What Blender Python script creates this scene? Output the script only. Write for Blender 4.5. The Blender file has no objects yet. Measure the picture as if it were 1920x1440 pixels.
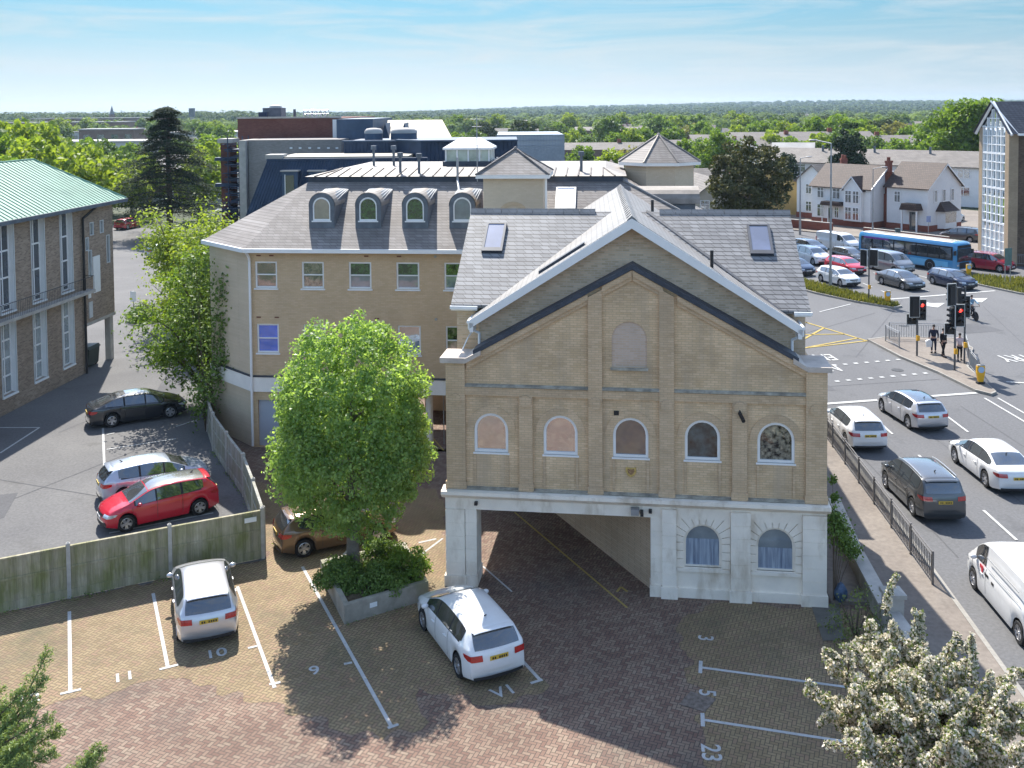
import bpy, bmesh, math, random
import numpy as np
from mathutils import Vector, Matrix
from mathutils.geometry import tessellate_polygon
R = math.radians
PI = math.pi
sc = bpy.context.scene
COL = sc.collection
# ---------------------------------------------------------------- camera
cam = bpy.data.cameras.new("camera")
camo = bpy.data.objects.new("camera", cam)
COL.objects.link(camo)
FPX, CAM_H, PITCH, ROLL = 1850.0, 15.4, R(2.5), R(0.5)
cf = Vector((0, math.cos(PITCH), -math.sin(PITCH)))
cr = Vector((1, 0, 0))
cu = cr.cross(cf)
cr2 = cr * math.cos(ROLL) - cu * math.sin(ROLL)
cu2 = cu * math.cos(ROLL) + cr * math.sin(ROLL)
camo.matrix_world = Matrix(((cr2.x, cu2.x, -cf.x, 0), (cr2.y, cu2.y, -cf.y, 0), (cr2.z, cu2.z, -cf.z, CAM_H), (0, 0, 0, 1)))
cam.sensor_width = 36
cam.lens = FPX / 1920 * 36
cam.shift_y = (205 + FPX * math.tan(PITCH) - 720) / 1920
cam.clip_start, cam.clip_end = 0.5, 20000
sc.camera = camo
# ---------------------------------------------------------------- sun, sky, exposure
SUN_EL, SUN_DIR = R(48), (-0.27, 0.963)
sun = bpy.data.lights.new("sun", 'SUN')
sun.energy, sun.angle, sun.color = 4.15, R(0.5), (1.0, 0.95, 0.87)
suno = bpy.data.objects.new("sun", sun)
COL.objects.link(suno)
sd = Vector((SUN_DIR[0] * math.cos(SUN_EL), SUN_DIR[1] * math.cos(SUN_EL), math.sin(SUN_EL)))
suno.rotation_euler = sd.to_track_quat('Z', 'Y').to_euler()
suno.location = (0, 0, 60)
world = bpy.data.worlds.new("World")
sc.world = world
world.use_nodes = True
def build_world():
    nt = world.node_tree
    N, L = nt.nodes, nt.links
    N.clear()
    out = N.new('ShaderNodeOutputWorld'); bg = N.new('ShaderNodeBackground')
    sky = N.new('ShaderNodeTexSky'); sky.sky_type = 'NISHITA'
    sky.sun_disc = False; sky.sun_elevation = SUN_EL
    sky.sun_rotation = math.atan2(SUN_DIR[0], SUN_DIR[1]); sky.altitude = 60
    sky.air_density, sky.dust_density, sky.ozone_density = 1.0, 0.5, 1.0
    tc = N.new('ShaderNodeTexCoord'); sep = N.new('ShaderNodeSeparateXYZ')
    L.new(tc.outputs['Generated'], sep.inputs[0])
    ramp = N.new('ShaderNodeValToRGB')
    cr_ = ramp.color_ramp
    cr_.elements[0].position, cr_.elements[0].color = 0.0, (0.210, 0.277, 0.424, 1.000)
    cr_.elements[1].position, cr_.elements[1].color = 0.3, (1.0, 1.0, 1.0, 1)
    for p_, c_ in ((0.03, (0.189, 0.238, 0.346)), (0.054, (0.184, 0.225, 0.292)), (0.08, (0.146, 0.218, 0.269)), (0.112, (0.133, 0.229, 0.272)), (0.17, (0.6, 0.75, 0.8))):
        e = cr_.elements.new(p_); e.color = (*c_, 1)
    L.new(sep.outputs[2], ramp.inputs[0])
    mul = N.new('ShaderNodeMix'); mul.data_type = 'RGBA'; mul.blend_type = 'MULTIPLY'; mul.inputs[0].default_value = 1
    L.new(sky.outputs[0], mul.inputs[6]); L.new(ramp.outputs[0], mul.inputs[7])
    # thin cirrus: stretched noise over the sky dome
    mp = N.new('ShaderNodeMapping'); mp.inputs['Scale'].default_value = (2.2, 2.2, 22); mp.inputs['Rotation'].default_value = (R(5), R(-4), 0)
    L.new(tc.outputs['Generated'], mp.inputs[0])
    nz = N.new('ShaderNodeTexNoise'); nz.inputs['Scale'].default_value = 2.3; nz.inputs['Detail'].default_value = 8
    nz.inputs['Roughness'].default_value = 0.62; nz.inputs['Distortion'].default_value = 0.7
    L.new(mp.outputs[0], nz.inputs['Vector'])
    r2 = N.new('ShaderNodeValToRGB'); r2.color_ramp.elements[0].position = 0.44; r2.color_ramp.elements[1].position = 0.78
    r2.color_ramp.elements[1].color = (0.75, 0.75, 0.75, 1)
    L.new(nz.outputs[0], r2.inputs[0])
    mx = N.new('ShaderNodeMix'); mx.data_type = 'RGBA'
    L.new(r2.outputs[0], mx.inputs[0]); L.new(mul.outputs[2], mx.inputs[6])
    mx.inputs[7].default_value = (2.2, 2.3, 2.35, 1)
    L.new(mx.outputs[2], bg.inputs[0])
    bg.inputs[1].default_value = 0.15
    L.new(bg.outputs[0], out.inputs[0])
build_world()
vs = sc.view_settings
vs.view_transform, vs.look, vs.gamma, vs.use_curve_mapping = 'Standard', 'None', 1.0, False
vs.exposure = 1.24
sc.cycles.use_denoising = True
sc.cycles.max_bounces = 6
sc.cycles.volume_bounces = 0
sc.cycles.sample_clamp_direct = 12
sc.cycles.sample_clamp_indirect = 6
sc.cycles.transparent_max_bounces = 8
# ---------------------------------------------------------------- helpers
def ray(px, py):
    return cf + cr2 * ((px - 960) / FPX) - cu2 * ((py - (205 + FPX * math.tan(PITCH))) / FPX)
def G(px, py, z=0.0):
    """where the ground (or the level z) lies along a sight line of the photograph"""
    d = ray(px, py); t = (z - CAM_H) / d.z
    return Vector((d.x * t, d.y * t, z))
def at(px, py, Y):
    """the point at distance Y along a sight line of the photograph"""
    d = ray(px, py); t = Y / d.y
    return Vector((d.x * t, Y, CAM_H + d.z * t))
def link(o, parent=None):
    COL.objects.link(o)
    if parent: o.parent = parent
    return o
def tag(o, label=None, cat=None, group=None, kind=None):
    if label: o['label'] = label
    if cat: o['category'] = cat
    if group: o['group'] = group
    if kind: o['kind'] = kind
    return o
def thing(name, label, cat, loc=(0, 0, 0), rz=0.0, group=None):
    o = bpy.data.objects.new(name, None); o.empty_display_size = 0.3
    link(o); o.location = loc; o.rotation_euler = (0, 0, rz)
    return tag(o, label, cat, group)
class MB:
    def __init__(s, M=None): s.v = []; s.f = []; s.M = M
    def add(s, vs, fs):
        n = len(s.v)
        s.v += [tuple(s.M @ Vector(v)) if s.M is not None else tuple(v) for v in vs]
        s.f += [tuple(i + n for i in f) for f in fs]
        return s
    def box(s, x0, x1, y0, y1, z0, z1):
        return s.add([(x0,y0,z0),(x1,y0,z0),(x1,y1,z0),(x0,y1,z0),(x0,y0,z1),(x1,y0,z1),(x1,y1,z1),(x0,y1,z1)],
                     [(0,3,2,1),(4,5,6,7),(0,1,5,4),(1,2,6,5),(2,3,7,6),(3,0,4,7)])
    def poly(s, *pts): return s.add(pts, [tuple(range(len(pts)))])
    def prism(s, pts, y0, y1):          # outline in (x,z) pushed along y
        n = len(pts)
        return s.add([(x,y0,z) for x,z in pts] + [(x,y1,z) for x,z in pts],
                     [tuple(range(n)), tuple(range(2*n-1, n-1, -1))] + [(i, i+n, (i+1)%n+n, (i+1)%n) for i in range(n)])
    def prismz(s, pts, z0, z1):         # outline in (x,y) pushed along z
        n = len(pts)
        return s.add([(x,y,z0) for x,y in pts] + [(x,y,z1) for x,y in pts],
                     [tuple(range(n-1,-1,-1)), tuple(range(n, 2*n))] + [(i, (i+1)%n, (i+1)%n+n, i+n) for i in range(n)])
    def prismx(s, pts, x0, x1):         # outline in (y,z) pushed along x
        n = len(pts)
        return s.add([(x0,y,z) for y,z in pts] + [(x1,y,z) for y,z in pts],
                     [tuple(range(n)), tuple(range(2*n-1, n-1, -1))] + [(i, i+n, (i+1)%n+n, (i+1)%n) for i in range(n)])
    def holed(s, outer, holes, y0, y1): # wall in the xz plane with openings
        loops = [outer] + holes
        tri = tessellate_polygon([[Vector((x, z, 0)) for x, z in l] for l in loops])
        flat = [p for l in loops for p in l]; n = len(flat)
        s.add([(x,y0,z) for x,z in flat] + [(x,y1,z) for x,z in flat],
              [tuple(t) for t in tri] + [tuple(i+n for i in reversed(t)) for t in tri])
        for l in loops:
            m = len(l)
            s.add([(x,y0,z) for x,z in l] + [(x,y1,z) for x,z in l], [(i, i+m, (i+1)%m+m, (i+1)%m) for i in range(m)])
        return s
    def tube(s, p0, p1, r, n=8, r2=None, cap=True):
        p0, p1 = Vector(p0), Vector(p1); d = (p1 - p0)
        if d.length < 1e-6: return s
        q = d.normalized().to_track_quat('Z', 'Y'); r2 = r if r2 is None else r2
        a = [2*PI*i/n for i in range(n)]
        vs = [p0 + q @ Vector((r*math.cos(t), r*math.sin(t), 0)) for t in a] + [p1 + q @ Vector((r2*math.cos(t), r2*math.sin(t), 0)) for t in a]
        fs = [(i, (i+1)%n, (i+1)%n+n, i+n) for i in range(n)]
        if cap: fs += [tuple(range(n-1,-1,-1)), tuple(range(n, 2*n))]
        return s.add(vs, fs)
    def path(s, pts, r, n=6):
        rs = r if isinstance(r, (list, tuple)) else [r]*len(pts)
        for i in range(len(pts)-1): s.tube(pts[i], pts[i+1], rs[i], n, rs[i+1])
        return s
    def lathe(s, prof, n=16, c=(0,0,0), axis='z', cap=True):
        vs = []
        for r, z in prof:
            for i in range(n):
                t = 2*PI*i/n; x, y = r*math.cos(t), r*math.sin(t)
                p = (x, y, z) if axis == 'z' else ((x, z, y) if axis == 'y' else (z, x, y))
                vs.append((p[0]+c[0], p[1]+c[1], p[2]+c[2]))
        m = len(prof)
        fs = [(j*n+i, j*n+(i+1)%n, (j+1)*n+(i+1)%n, (j+1)*n+i) for j in range(m-1) for i in range(n)]
        if cap: fs += [tuple(range(n-1,-1,-1)), tuple(range((m-1)*n, m*n))]
        return s.add(vs, fs)
    def sphere(s, c, r, n=10, m=6, sz=1.0):
        return s.lathe([(max(1e-3, r*math.sin(PI*j/m)), -r*sz*math.cos(PI*j/m)) for j in range(m+1)], n, c)
    def build(s, name, mat, parent=None, smooth=None, bevel=0.0):
        me = bpy.data.meshes.new(name)
        me.from_pydata(s.v, [], s.f)
        if smooth is not None or bevel > 0:
            bm = bmesh.new(); bm.from_mesh(me)
            bmesh.ops.remove_doubles(bm, verts=bm.verts, dist=1e-4)
            bmesh.ops.recalc_face_normals(bm, faces=bm.faces)
            if bevel > 0:
                es = [e for e in bm.edges if len(e.link_faces) == 2 and e.calc_face_angle(0) > 0.5]
                bmesh.ops.bevel(bm, geom=es, offset=bevel, segments=2, affect='EDGES', profile=0.6, clamp_overlap=True)
            bm.to_mesh(me); bm.free()
        me.materials.append(mat)
        if smooth is not None:
            me.shade_smooth()
            me.set_sharp_from_angle(angle=R(smooth))
        return link(bpy.data.objects.new(name, me), parent)
def struct(name, mb, mat, **k): return tag(mb.build(name, mat, **k), kind='structure')
def sheet(pts, z): return MB().poly(*[(p[0], p[1], z) for p in pts])
def arch(x0, x1, z0, z1, n=12):         # outline of a round-headed opening
    r = (x1-x0)/2; c = (x0+x1)/2; zs = z1-r
    return [(x0,z0),(x1,z0)] + [(c+r*math.cos(PI*i/n), zs+r*math.sin(PI*i/n)) for i in range(n+1)]
def rect(x0, x1, z0, z1): return [(x0,z0),(x1,z0),(x1,z1),(x0,z1)]
def inset_arch(x0, x1, z0, z1, d): return arch(x0+d, x1-d, z0+d, z1-d)
def copy_tree(o, parent=None):
    c = o.copy(); COL.objects.link(c); c.parent = parent
    for ch in o.children: copy_tree(ch, c)
    return c
# ---------------------------------------------------------------- materials
MATS = {}
def nodes(name):
    m = bpy.data.materials.new(name); m.use_nodes = True
    nt = m.node_tree
    return m, nt.nodes, nt.links, nt.nodes['Principled BSDF']
def setp(b, **k):
    for a, v in k.items(): b.inputs[a.replace('_', ' ')].default_value = v
def c4(c): return (c[0], c[1], c[2], 1)
def mixrgb(N, L, fac, a, b, mode='MIX'):
    m = N.new('ShaderNodeMix'); m.data_type = 'RGBA'; m.blend_type = mode
    for i, v in ((0, fac), (6, a), (7, b)):
        if hasattr(v, 'is_linked'): L.new(v, m.inputs[i])
        else: m.inputs[i].default_value = v if i == 0 else c4(v)
    return m.outputs[2]
def noise(N, L, scale, detail=4, vec=None, stretch=None, rough=0.6):
    tc = N.new('ShaderNodeTexCoord'); n = N.new('ShaderNodeTexNoise')
    n.inputs['Scale'].default_value = scale; n.inputs['Detail'].default_value = detail; n.inputs['Roughness'].default_value = rough
    src = vec or tc.outputs['Object']
    if stretch:
        mp = N.new('ShaderNodeMapping'); mp.inputs['Scale'].default_value = stretch
        L.new(src, mp.inputs[0]); src = mp.outputs[0]
    L.new(src, n.inputs['Vector'])
    return n.outputs[0]
def ramp(N, L, src, stops):
    r = N.new('ShaderNodeValToRGB'); e = r.color_ramp.elements
    e[0].position, e[0].color = stops[0][0], c4(stops[0][1]); e[1].position, e[1].color = stops[-1][0], c4(stops[-1][1])
    for p, c in stops[1:-1]:
        x = e.new(p); x.color = c4(c)
    L.new(src, r.inputs[0])
    return r.outputs[0]
def mth(N, L, op, a, b=None, clamp=False):
    m = N.new('ShaderNodeMath'); m.operation = op; m.use_clamp = clamp
    for i, v in enumerate((a, b)):
        if v is None: continue
        if hasattr(v, 'is_linked'): L.new(v, m.inputs[i])
        else: m.inputs[i].default_value = v
    return m.outputs[0]
def bump(N, L, b, h, strength=0.4, dist=0.02):
    n = N.new('ShaderNodeBump'); n.inputs['Strength'].default_value = strength; n.inputs['Distance'].default_value = dist
    L.new(h, n.inputs['Height']); L.new(n.outputs[0], b.inputs['Normal'])
def mat(name, col, rough=0.7, metal=0.0, var=0.12, scale=3.0, spec=0.4, coat=0.0, bmp=0.0, stain=None):
    if name in MATS: return MATS[name]
    m, N, L, b = nodes(name)
    setp(b, Roughness=rough, Metallic=metal, Specular_IOR_Level=spec, Coat_Weight=coat)
    if coat: setp(b, Coat_Roughness=0.06)
    if var > 0:
        nz = noise(N, L, scale, 6)
        lo = tuple(c*(1-var*1.6) for c in col); hi = tuple(min(1, c*(1+var)) for c in col)
        o = ramp(N, L, nz, [(0.3, lo), (0.7, hi)])
        if stain:
            s = ramp(N, L, noise(N, L, stain[1], 5, stretch=(1, 1, 0.35)), [(0.52, (0,0,0)), (0.68, (1,1,1))])
            o = mixrgb(N, L, s, o, stain[0])
        L.new(o, b.inputs['Base Color'])
        if bmp: bump(N, L, b, noise(N, L, scale*12, 3), bmp, 0.01)
    else: b.inputs['Base Color'].default_value = c4(col)
    MATS[name] = m
    return m
def wallcoords(N, L, kz=1.0):
    """(x+y, z*kz): runs courses along any upright wall or roof slope of a building frame"""
    tc = N.new('ShaderNodeTexCoord'); s = N.new('ShaderNodeSeparateXYZ'); c = N.new('ShaderNodeCombineXYZ')
    L.new(tc.outputs['Object'], s.inputs[0])
    L.new(mth(N, L, 'ADD', s.outputs[0], s.outputs[1]), c.inputs[0])
    L.new(mth(N, L, 'MULTIPLY', s.outputs[2], kz), c.inputs[1])
    return c.outputs[0]
def brick(name, c1, c2, mortar, bw=0.225, bh=0.075, patch=0.25, kz=1.0, ms=0.1, rough=0.85, var2=None, bmp=0.25, stain=None, mscale=0.5, course_shadow=0.0):
    if name in MATS: return MATS[name]
    m, N, L, b = nodes(name)
    setp(b, Roughness=rough, Specular_IOR_Level=0.25)
    t = N.new('ShaderNodeTexBrick')
    t.inputs['Scale'].default_value = 1.0; t.inputs['Brick Width'].default_value = bw; t.inputs['Row Height'].default_value = bh
    t.inputs['Mortar Size'].default_value = bh*ms; t.inputs['Mortar Smooth'].default_value = 0.3; t.inputs['Bias'].default_value = 0.0
    t.inputs['Color1'].default_value = c4(c1); t.inputs['Color2'].default_value = c4(c2); t.inputs['Mortar'].default_value = c4(mortar)
    L.new(wallcoords(N, L, kz), t.inputs['Vector'])
    o = t.outputs['Color']
    if course_shadow:                           # thin shadow line at each course's lower edge, mixed into the colour
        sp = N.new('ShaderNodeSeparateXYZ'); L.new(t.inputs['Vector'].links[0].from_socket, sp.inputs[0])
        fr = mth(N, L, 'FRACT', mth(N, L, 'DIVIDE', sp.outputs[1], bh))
        o = mixrgb(N, L, mth(N, L, 'MULTIPLY', mth(N, L, 'LESS_THAN', fr, 0.17), course_shadow), o, mortar)
    nz = ramp(N, L, noise(N, L, mscale, 7, rough=0.65), [(0.3, (1-patch*1.5,)*3), (0.7, (1+patch*0.35,)*3)])
    o = mixrgb(N, L, 1.0, o, nz, 'MULTIPLY')
    if stain:
        s = ramp(N, L, noise(N, L, stain[1], 6, stretch=stain[2] if len(stain) > 2 else (1, 1, 0.25)), [(0.5, (0,0,0)), (0.72, (stain[3] if len(stain) > 3 else 0.8,)*3)])
        o = mixrgb(N, L, s, o, stain[0])
    L.new(o, b.inputs['Base Color'])
    if bmp: bump(N, L, b, t.outputs['Fac'], -bmp, 0.012)
    MATS[name] = m
    return m
def glass(name, col=(0.02, 0.025, 0.03), rough=0.03, refl=0.35, var=0.6, scale=1.2, col2=None, stretch=None):
    """window glass with a dim room behind it"""
    if name in MATS: return MATS[name]
    m, N, L, b = nodes(name)
    setp(b, Roughness=0.5, Specular_IOR_Level=0.3)
    o = ramp(N, L, noise(N, L, scale, 3, stretch=stretch), [(0.35, tuple(c*(1-var) for c in col)), (0.65, col2 or tuple(c*(1+var) for c in col))])
    L.new(o, b.inputs['Base Color'])
    g = N.new('ShaderNodeBsdfGlossy'); g.inputs['Roughness'].default_value = rough; g.inputs['Color'].default_value = (0.93, 0.97, 1.0, 1)
    mx = N.new('ShaderNodeMixShader'); lw = N.new('ShaderNodeFresnel'); lw.inputs[0].default_value = 1.5
    L.new(mth(N, L, 'ADD', mth(N, L, 'MULTIPLY', lw.outputs[0], 0.9), refl, True), mx.inputs[0])
    bumpn = N.new('ShaderNodeBump'); bumpn.inputs['Strength'].default_value = 0.06; bumpn.inputs['Distance'].default_value = 0.05
    L.new(noise(N, L, 1.7, 2), bumpn.inputs['Height']); L.new(bumpn.outputs[0], g.inputs['Normal'])
    L.new(b.outputs[0], mx.inputs[1]); L.new(g.outputs[0], mx.inputs[2])
    L.new(mx.outputs[0], N['Material Output'].inputs[0])
    MATS[name] = m
    return m
def leaf(name, c1, c2, trans=0.35, scale=0.8, gloss=0.55, tint=(1.5, 1.45, 0.6)):
    if name in MATS: return MATS[name]
    m, N, L, b = nodes(name)
    setp(b, Roughness=gloss, Specular_IOR_Level=0.28)
    g = N.new('ShaderNodeNewGeometry')
    rnd = mth(N, L, 'ADD', mth(N, L, 'MULTIPLY', g.outputs['Random Per Island'], 0.55), mth(N, L, 'MULTIPLY', noise(N, L, scale, 3), 0.6))
    o = ramp(N, L, rnd, [(0.25, c1), (0.8, c2)])
    L.new(o, b.inputs['Base Color'])
    t = N.new('ShaderNodeBsdfTranslucent'); mx = N.new('ShaderNodeMixShader'); mx.inputs[0].default_value = trans
    L.new(mixrgb(N, L, 1.0, o, tint, 'MULTIPLY'), t.inputs['Color'])
    L.new(b.outputs[0], mx.inputs[1]); L.new(t.outputs[0], mx.inputs[2]); L.new(mx.outputs[0], N['Material Output'].inputs[0])
    MATS[name] = m
    return m
def herring(name, c1, c2, c3, mortar, w=0.105, rot=0.0, stain=((0.1,0.09,0.08), 0.25)):
    """2:1 block paving laid in herringbone"""
    if name in MATS: return MATS[name]
    m, N, L, b = nodes(name)
    setp(b, Roughness=0.85, Specular_IOR_Level=0.25)
    tc = N.new('ShaderNodeTexCoord'); mp = N.new('ShaderNodeMapping')
    mp.inputs['Rotation'].default_value = (0, 0, rot); mp.inputs['Scale'].default_value = (1/w, 1/w, 1)
    L.new(tc.outputs['Object'], mp.inputs[0])
    s = N.new('ShaderNodeSeparateXYZ'); L.new(mp.outputs[0], s.inputs[0])
    x, y = s.outputs[0], s.outputs[1]
    A = lambda op, a, c=None, cl=False: mth(N, L, op, a, c, cl)
    i, j = A('FLOOR', x), A('FLOOR', y)
    fx, fy = A('SUBTRACT', x, i), A('SUBTRACT', y, j)
    d = A('SUBTRACT', i, j); k = A('SUBTRACT', d, A('MULTIPLY', A('FLOOR', A('MULTIPLY', A('ADD', d, 0.25), 0.25)), 4.0))
    is_ = [A('COMPARE', k, float(q)) for q in range(4)]
    for q in is_: q.node.inputs[2].default_value = 0.4
    dist = None
    for base, ex in ((fx, is_[1]), (A('SUBTRACT', 1.0, fx), is_[0]), (fy, is_[2]), (A('SUBTRACT', 1.0, fy), is_[3])):
        e = A('ADD', base, ex); dist = e if dist is None else A('MINIMUM', dist, e)
    c = N.new('ShaderNodeCombineXYZ')
    L.new(A('SUBTRACT', i, is_[1]), c.inputs[0]); L.new(A('SUBTRACT', j, is_[2]), c.inputs[1])
    wn = N.new('ShaderNodeTexWhiteNoise'); wn.noise_dimensions = '2D'; L.new(c.outputs[0], wn.inputs[0])
    o = ramp(N, L, wn.outputs[0], [(0.0, c1), (0.5, c2), (1.0, c3)])
    big = ramp(N, L, noise(N, L, 0.35, 6, rough=0.7), [(0.3, (0.72,)*3), (0.7, (1.12,)*3)])
    o = mixrgb(N, L, 1.0, o, big, 'MULTIPLY')
    st = ramp(N, L, noise(N, L, stain[1], 7, rough=0.7), [(0.52, (0,0,0)), (0.72, (0.7,)*3)])
    o = mixrgb(N, L, st, o, stain[0])
    gap = ramp(N, L, dist, [(0.05, (1,)*3), (0.13, (0,)*3)])
    o = mixrgb(N, L, gap, o, mortar)
    L.new(o, b.inputs['Base Color'])
    bump(N, L, b, gap, -0.35, 0.01)
    MATS[name] = m
    return m
def ground_mat(name, c1, c2, scale=0.15, fine=14.0, finev=0.25, rough=0.9, spots=None, streak=None):
    if name in MATS: return MATS[name]
    m, N, L, b = nodes(name)
    setp(b, Roughness=rough, Specular_IOR_Level=0.3)
    o = ramp(N, L, noise(N, L, scale, 8, rough=0.65, stretch=streak), [(0.32, c1), (0.68, c2)])
    f = ramp(N, L, noise(N, L, fine, 4), [(0.3, (1-finev,)*3), (0.7, (1+finev,)*3)])
    o = mixrgb(N, L, 1.0, o, f, 'MULTIPLY')
    if spots:
        s = ramp(N, L, noise(N, L, spots[1], 5, rough=0.7), [(0.58, (0,0,0)), (0.7, (0.75,)*3)])
        o = mixrgb(N, L, s, o, spots[0])
    L.new(o, b.inputs['Base Color'])
    bump(N, L, b, noise(N, L, fine*2, 3), 0.25, 0.01)
    MATS[name] = m
    return m
# ---------------------------------------------------------------- ground, roads, paving
m_terrain = ground_mat('terrain', (0.03, 0.051, 0.015), (0.078, 0.078, 0.054), 0.012, 0.3, 0.3)
m_road = ground_mat('road_asphalt', (0.099, 0.099, 0.103), (0.141, 0.141, 0.144), 0.09, 9.0, 0.16, spots=((0.078, 0.078, 0.081), 0.35), streak=(1.0, 0.16, 1))
m_lot = ground_mat('lot_asphalt', (0.105, 0.103, 0.105), (0.15, 0.147, 0.144), 0.16, 9.0, 0.18, spots=((0.096, 0.093, 0.09), 0.5))
m_pave = ground_mat('pavement', (0.156, 0.132, 0.114), (0.228, 0.198, 0.168), 0.3, 6.0, 0.15, spots=((0.12, 0.108, 0.096), 0.7))
m_kerb = ground_mat('kerb', (0.24, 0.228, 0.204), (0.312, 0.294, 0.264), 0.8, 8, 0.12)
m_red = herring('red_paving', (0.175, 0.105, 0.08), (0.235, 0.155, 0.115), (0.275, 0.205, 0.15), (0.07, 0.058, 0.048), rot=R(22))
m_buff = herring('buff_paving', (0.23, 0.165, 0.093), (0.29, 0.218, 0.125), (0.26, 0.172, 0.11), (0.09, 0.072, 0.05), rot=R(22), stain=((0.084, 0.09, 0.054), 0.3))
m_white = ground_mat('road_paint', (0.372, 0.372, 0.36), (0.51, 0.51, 0.498), 1.2, 18, 0.1, spots=((0.24, 0.24, 0.24), 6))
m_yellow = ground_mat('yellow_paint', (0.33, 0.24, 0.06), (0.432, 0.33, 0.108), 1.2, 18, 0.12, spots=((0.21, 0.18, 0.12), 5))
m_soil = ground_mat('soil', (0.096, 0.066, 0.042), (0.15, 0.12, 0.078), 1.0, 8, 0.3)
m_verge = ground_mat('verge_turf', (0.06, 0.072, 0.021), (0.132, 0.126, 0.048), 0.5, 5, 0.3)
tag(sheet([(-9000, -200), (9000, -200), (9000, 14000), (-9000, 14000)], -0.03).build('ground', m_terrain), kind='structure')
struct('road', sheet([(10.4, -20), (200, -20), (200, 60), (150, 140), (20, 140), (22, 75), (-4, 66), (-4, 60), (12, 56), (12, 40)], -0.012), m_road)
struct('asphalt_car_park', sheet([(-60, 10), (-34, 20), (-16.0, 29.75), (-8.6, 33.3), (-9.7, 37.3), (-13.8, 44.7), (-16, 50.2), (-17, 62), (-22, 80), (-30, 118), (-62, 140), (-62, 60)], -0.008), m_lot)
struct('drive_paving', sheet([(-45, 2), (11.4, 2), (11.2, 40), (11.5, 60), (-16, 60), (-15.5, 49.8), (-13.8, 44.7), (-9.7, 37.3), (-8.6, 33.3), (-16, 29.75), (-34, 20), (-45, 14)], 0.0), m_red)
def jag(pts, step=.42, amp=.16):
    rnd = random.Random(2); out = []
    for a, b in zip(pts, pts[1:]+pts[:1]):
        a, b = Vector(a), Vector(b); n = max(1, int((b-a).length/step)); d = (b-a).normalized(); nn = Vector((-d.y, d.x))
        out.append(tuple(a))
        for i in range(1, n):
            o = nn*rnd.choice((-amp, 0, amp)); out += [tuple(a+(b-a)*(i/n-.25/n)+o), tuple(a+(b-a)*(i/n+.25/n)+o)]
    return out
struct('bay_paving', sheet(jag([(-26, 24.5), (-16, 29.78), (-8.6, 33.33), (-9.7, 37.3), (-11.5, 40.5), (-3.2, 39.5), (-1.9, 31.5), (-1.6, 27.6), (0.4, 26.6), (0.9, 25.7), (-0.6, 24.9), (-2.6, 25.7), (-2.2, 24.2), (-3.3, 23.5), (-6.6, 25.1), (-9.4, 26.2), (-12.3, 24.9), (-24, 19)]), 0.004), m_buff)
struct('bay_paving', sheet(jag([(4.4, 20), (4.9, 28.9), (6.4, 30.1), (10.8, 29.5), (11.0, 18)]), 0.004), m_buff)
# pavement beside the road, with its kerb
pv = [(10.95, 12), (12.4, 12), (12.62, 18), (13.16, 26), (13.7, 32), (14.3, 39), (14.9, 46), (15.2, 51), (14.6, 56), (11, 59.5), (2, 61.5), (2, 59.5), (11.2, 55), (11.0, 40), (9.75, 29.9), (11.3, 29.8), (11.0, 26)]
struct('pavement', MB().prismz(pv, -0.02, 0.11), m_pave)
kb = MB(); line = pv[1:11]
for a, b in zip(line, line[1:]):
    d = (Vector(b) - Vector(a)).normalized(); nn = Vector((d.y, -d.x)) * 0.14
    kb.prismz([a, (a[0]+nn.x, a[1]+nn.y), (b[0]+nn.x, b[1]+nn.y), b], -0.02, 0.125)
struct('kerb', kb, m_kerb)
def island(pts, name, m):
    struct(name, MB().prismz(pts, -0.02, 0.12), m)
    k = MB(); c = sum((Vector(p) for p in pts), Vector((0, 0))) / len(pts)
    for a, b in zip(pts, pts[1:] + pts[:1]):
        o = [Vector(p) + (Vector(p) - c).normalized() * 0.16 for p in (a, b)]
        k.prismz([a, tuple(o[0]), tuple(o[1]), b], -0.02, 0.135)
    struct('kerb', k, m_kerb)
ISL1 = [(23.3, 64.1), (23.75, 59.6), (24.45, 56.2), (24.8, 52.6), (25.3, 51.8), (25.75, 52.2), (26.5, 57.2), (28.9, 61.6), (29.0, 64.2), (25.2, 64.9)]
ISL2 = [(22.3, 88), (25.0, 80.7), (26.8, 77.2), (28.9, 74.5), (29.7, 75.1), (29.0, 77.4), (26.7, 83), (24.6, 90)]
ISL3 = [(40.3, 88.5), (39.9, 83.8), (41.3, 79.8), (45, 75.5), (52, 71), (58, 76), (50, 84)]
island(ISL1, 'traffic_island', m_pave); island(ISL2, 'verge', m_verge); island(ISL3, 'verge', m_verge)
# pavement in front of the white houses
HA, HB = Vector((0.573, -0.82)), Vector((0.82, 0.573))      # along / across the row of houses
def hp(a, b): p = Vector((44.78, 122.97)) + HA * a + HB * b; return (p.x, p.y)
struct('pavement', MB().prismz([hp(-40, -9.5), hp(-9, -8.5), hp(9, -7.5), hp(26, -8.5), hp(26, 30), hp(-40, 30)], -0.02, 0.1), m_pave)
def stripe(name, a, b, w, m, z=0.012, root=None):
    a, b = Vector(a[:2]), Vector(b[:2]); d = (b-a).normalized(); n = Vector((-d.y, d.x)) * (w/2)
    struct(name, sheet([a-n, b-n, b+n, a+n], z), m)
def paint(body, loc, rz, size, m, stretch=1.0, z=0.014, align='CENTER', name='painted_lettering'):
    c = bpy.data.curves.new(name, 'FONT'); c.body = body; c.size = size; c.align_x = align; c.align_y = 'CENTER'; c.fill_mode = 'FRONT'
    c.space_line = 1.15; c.offset = 0.012 * size; c.materials.append(m)
    o = link(bpy.data.objects.new(name, c)); o.location = (loc[0], loc[1], z); o.rotation_euler = (0, 0, rz); o.scale = (1, stretch, 1)
    return tag(o, kind='structure')
BW = 0.1
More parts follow.
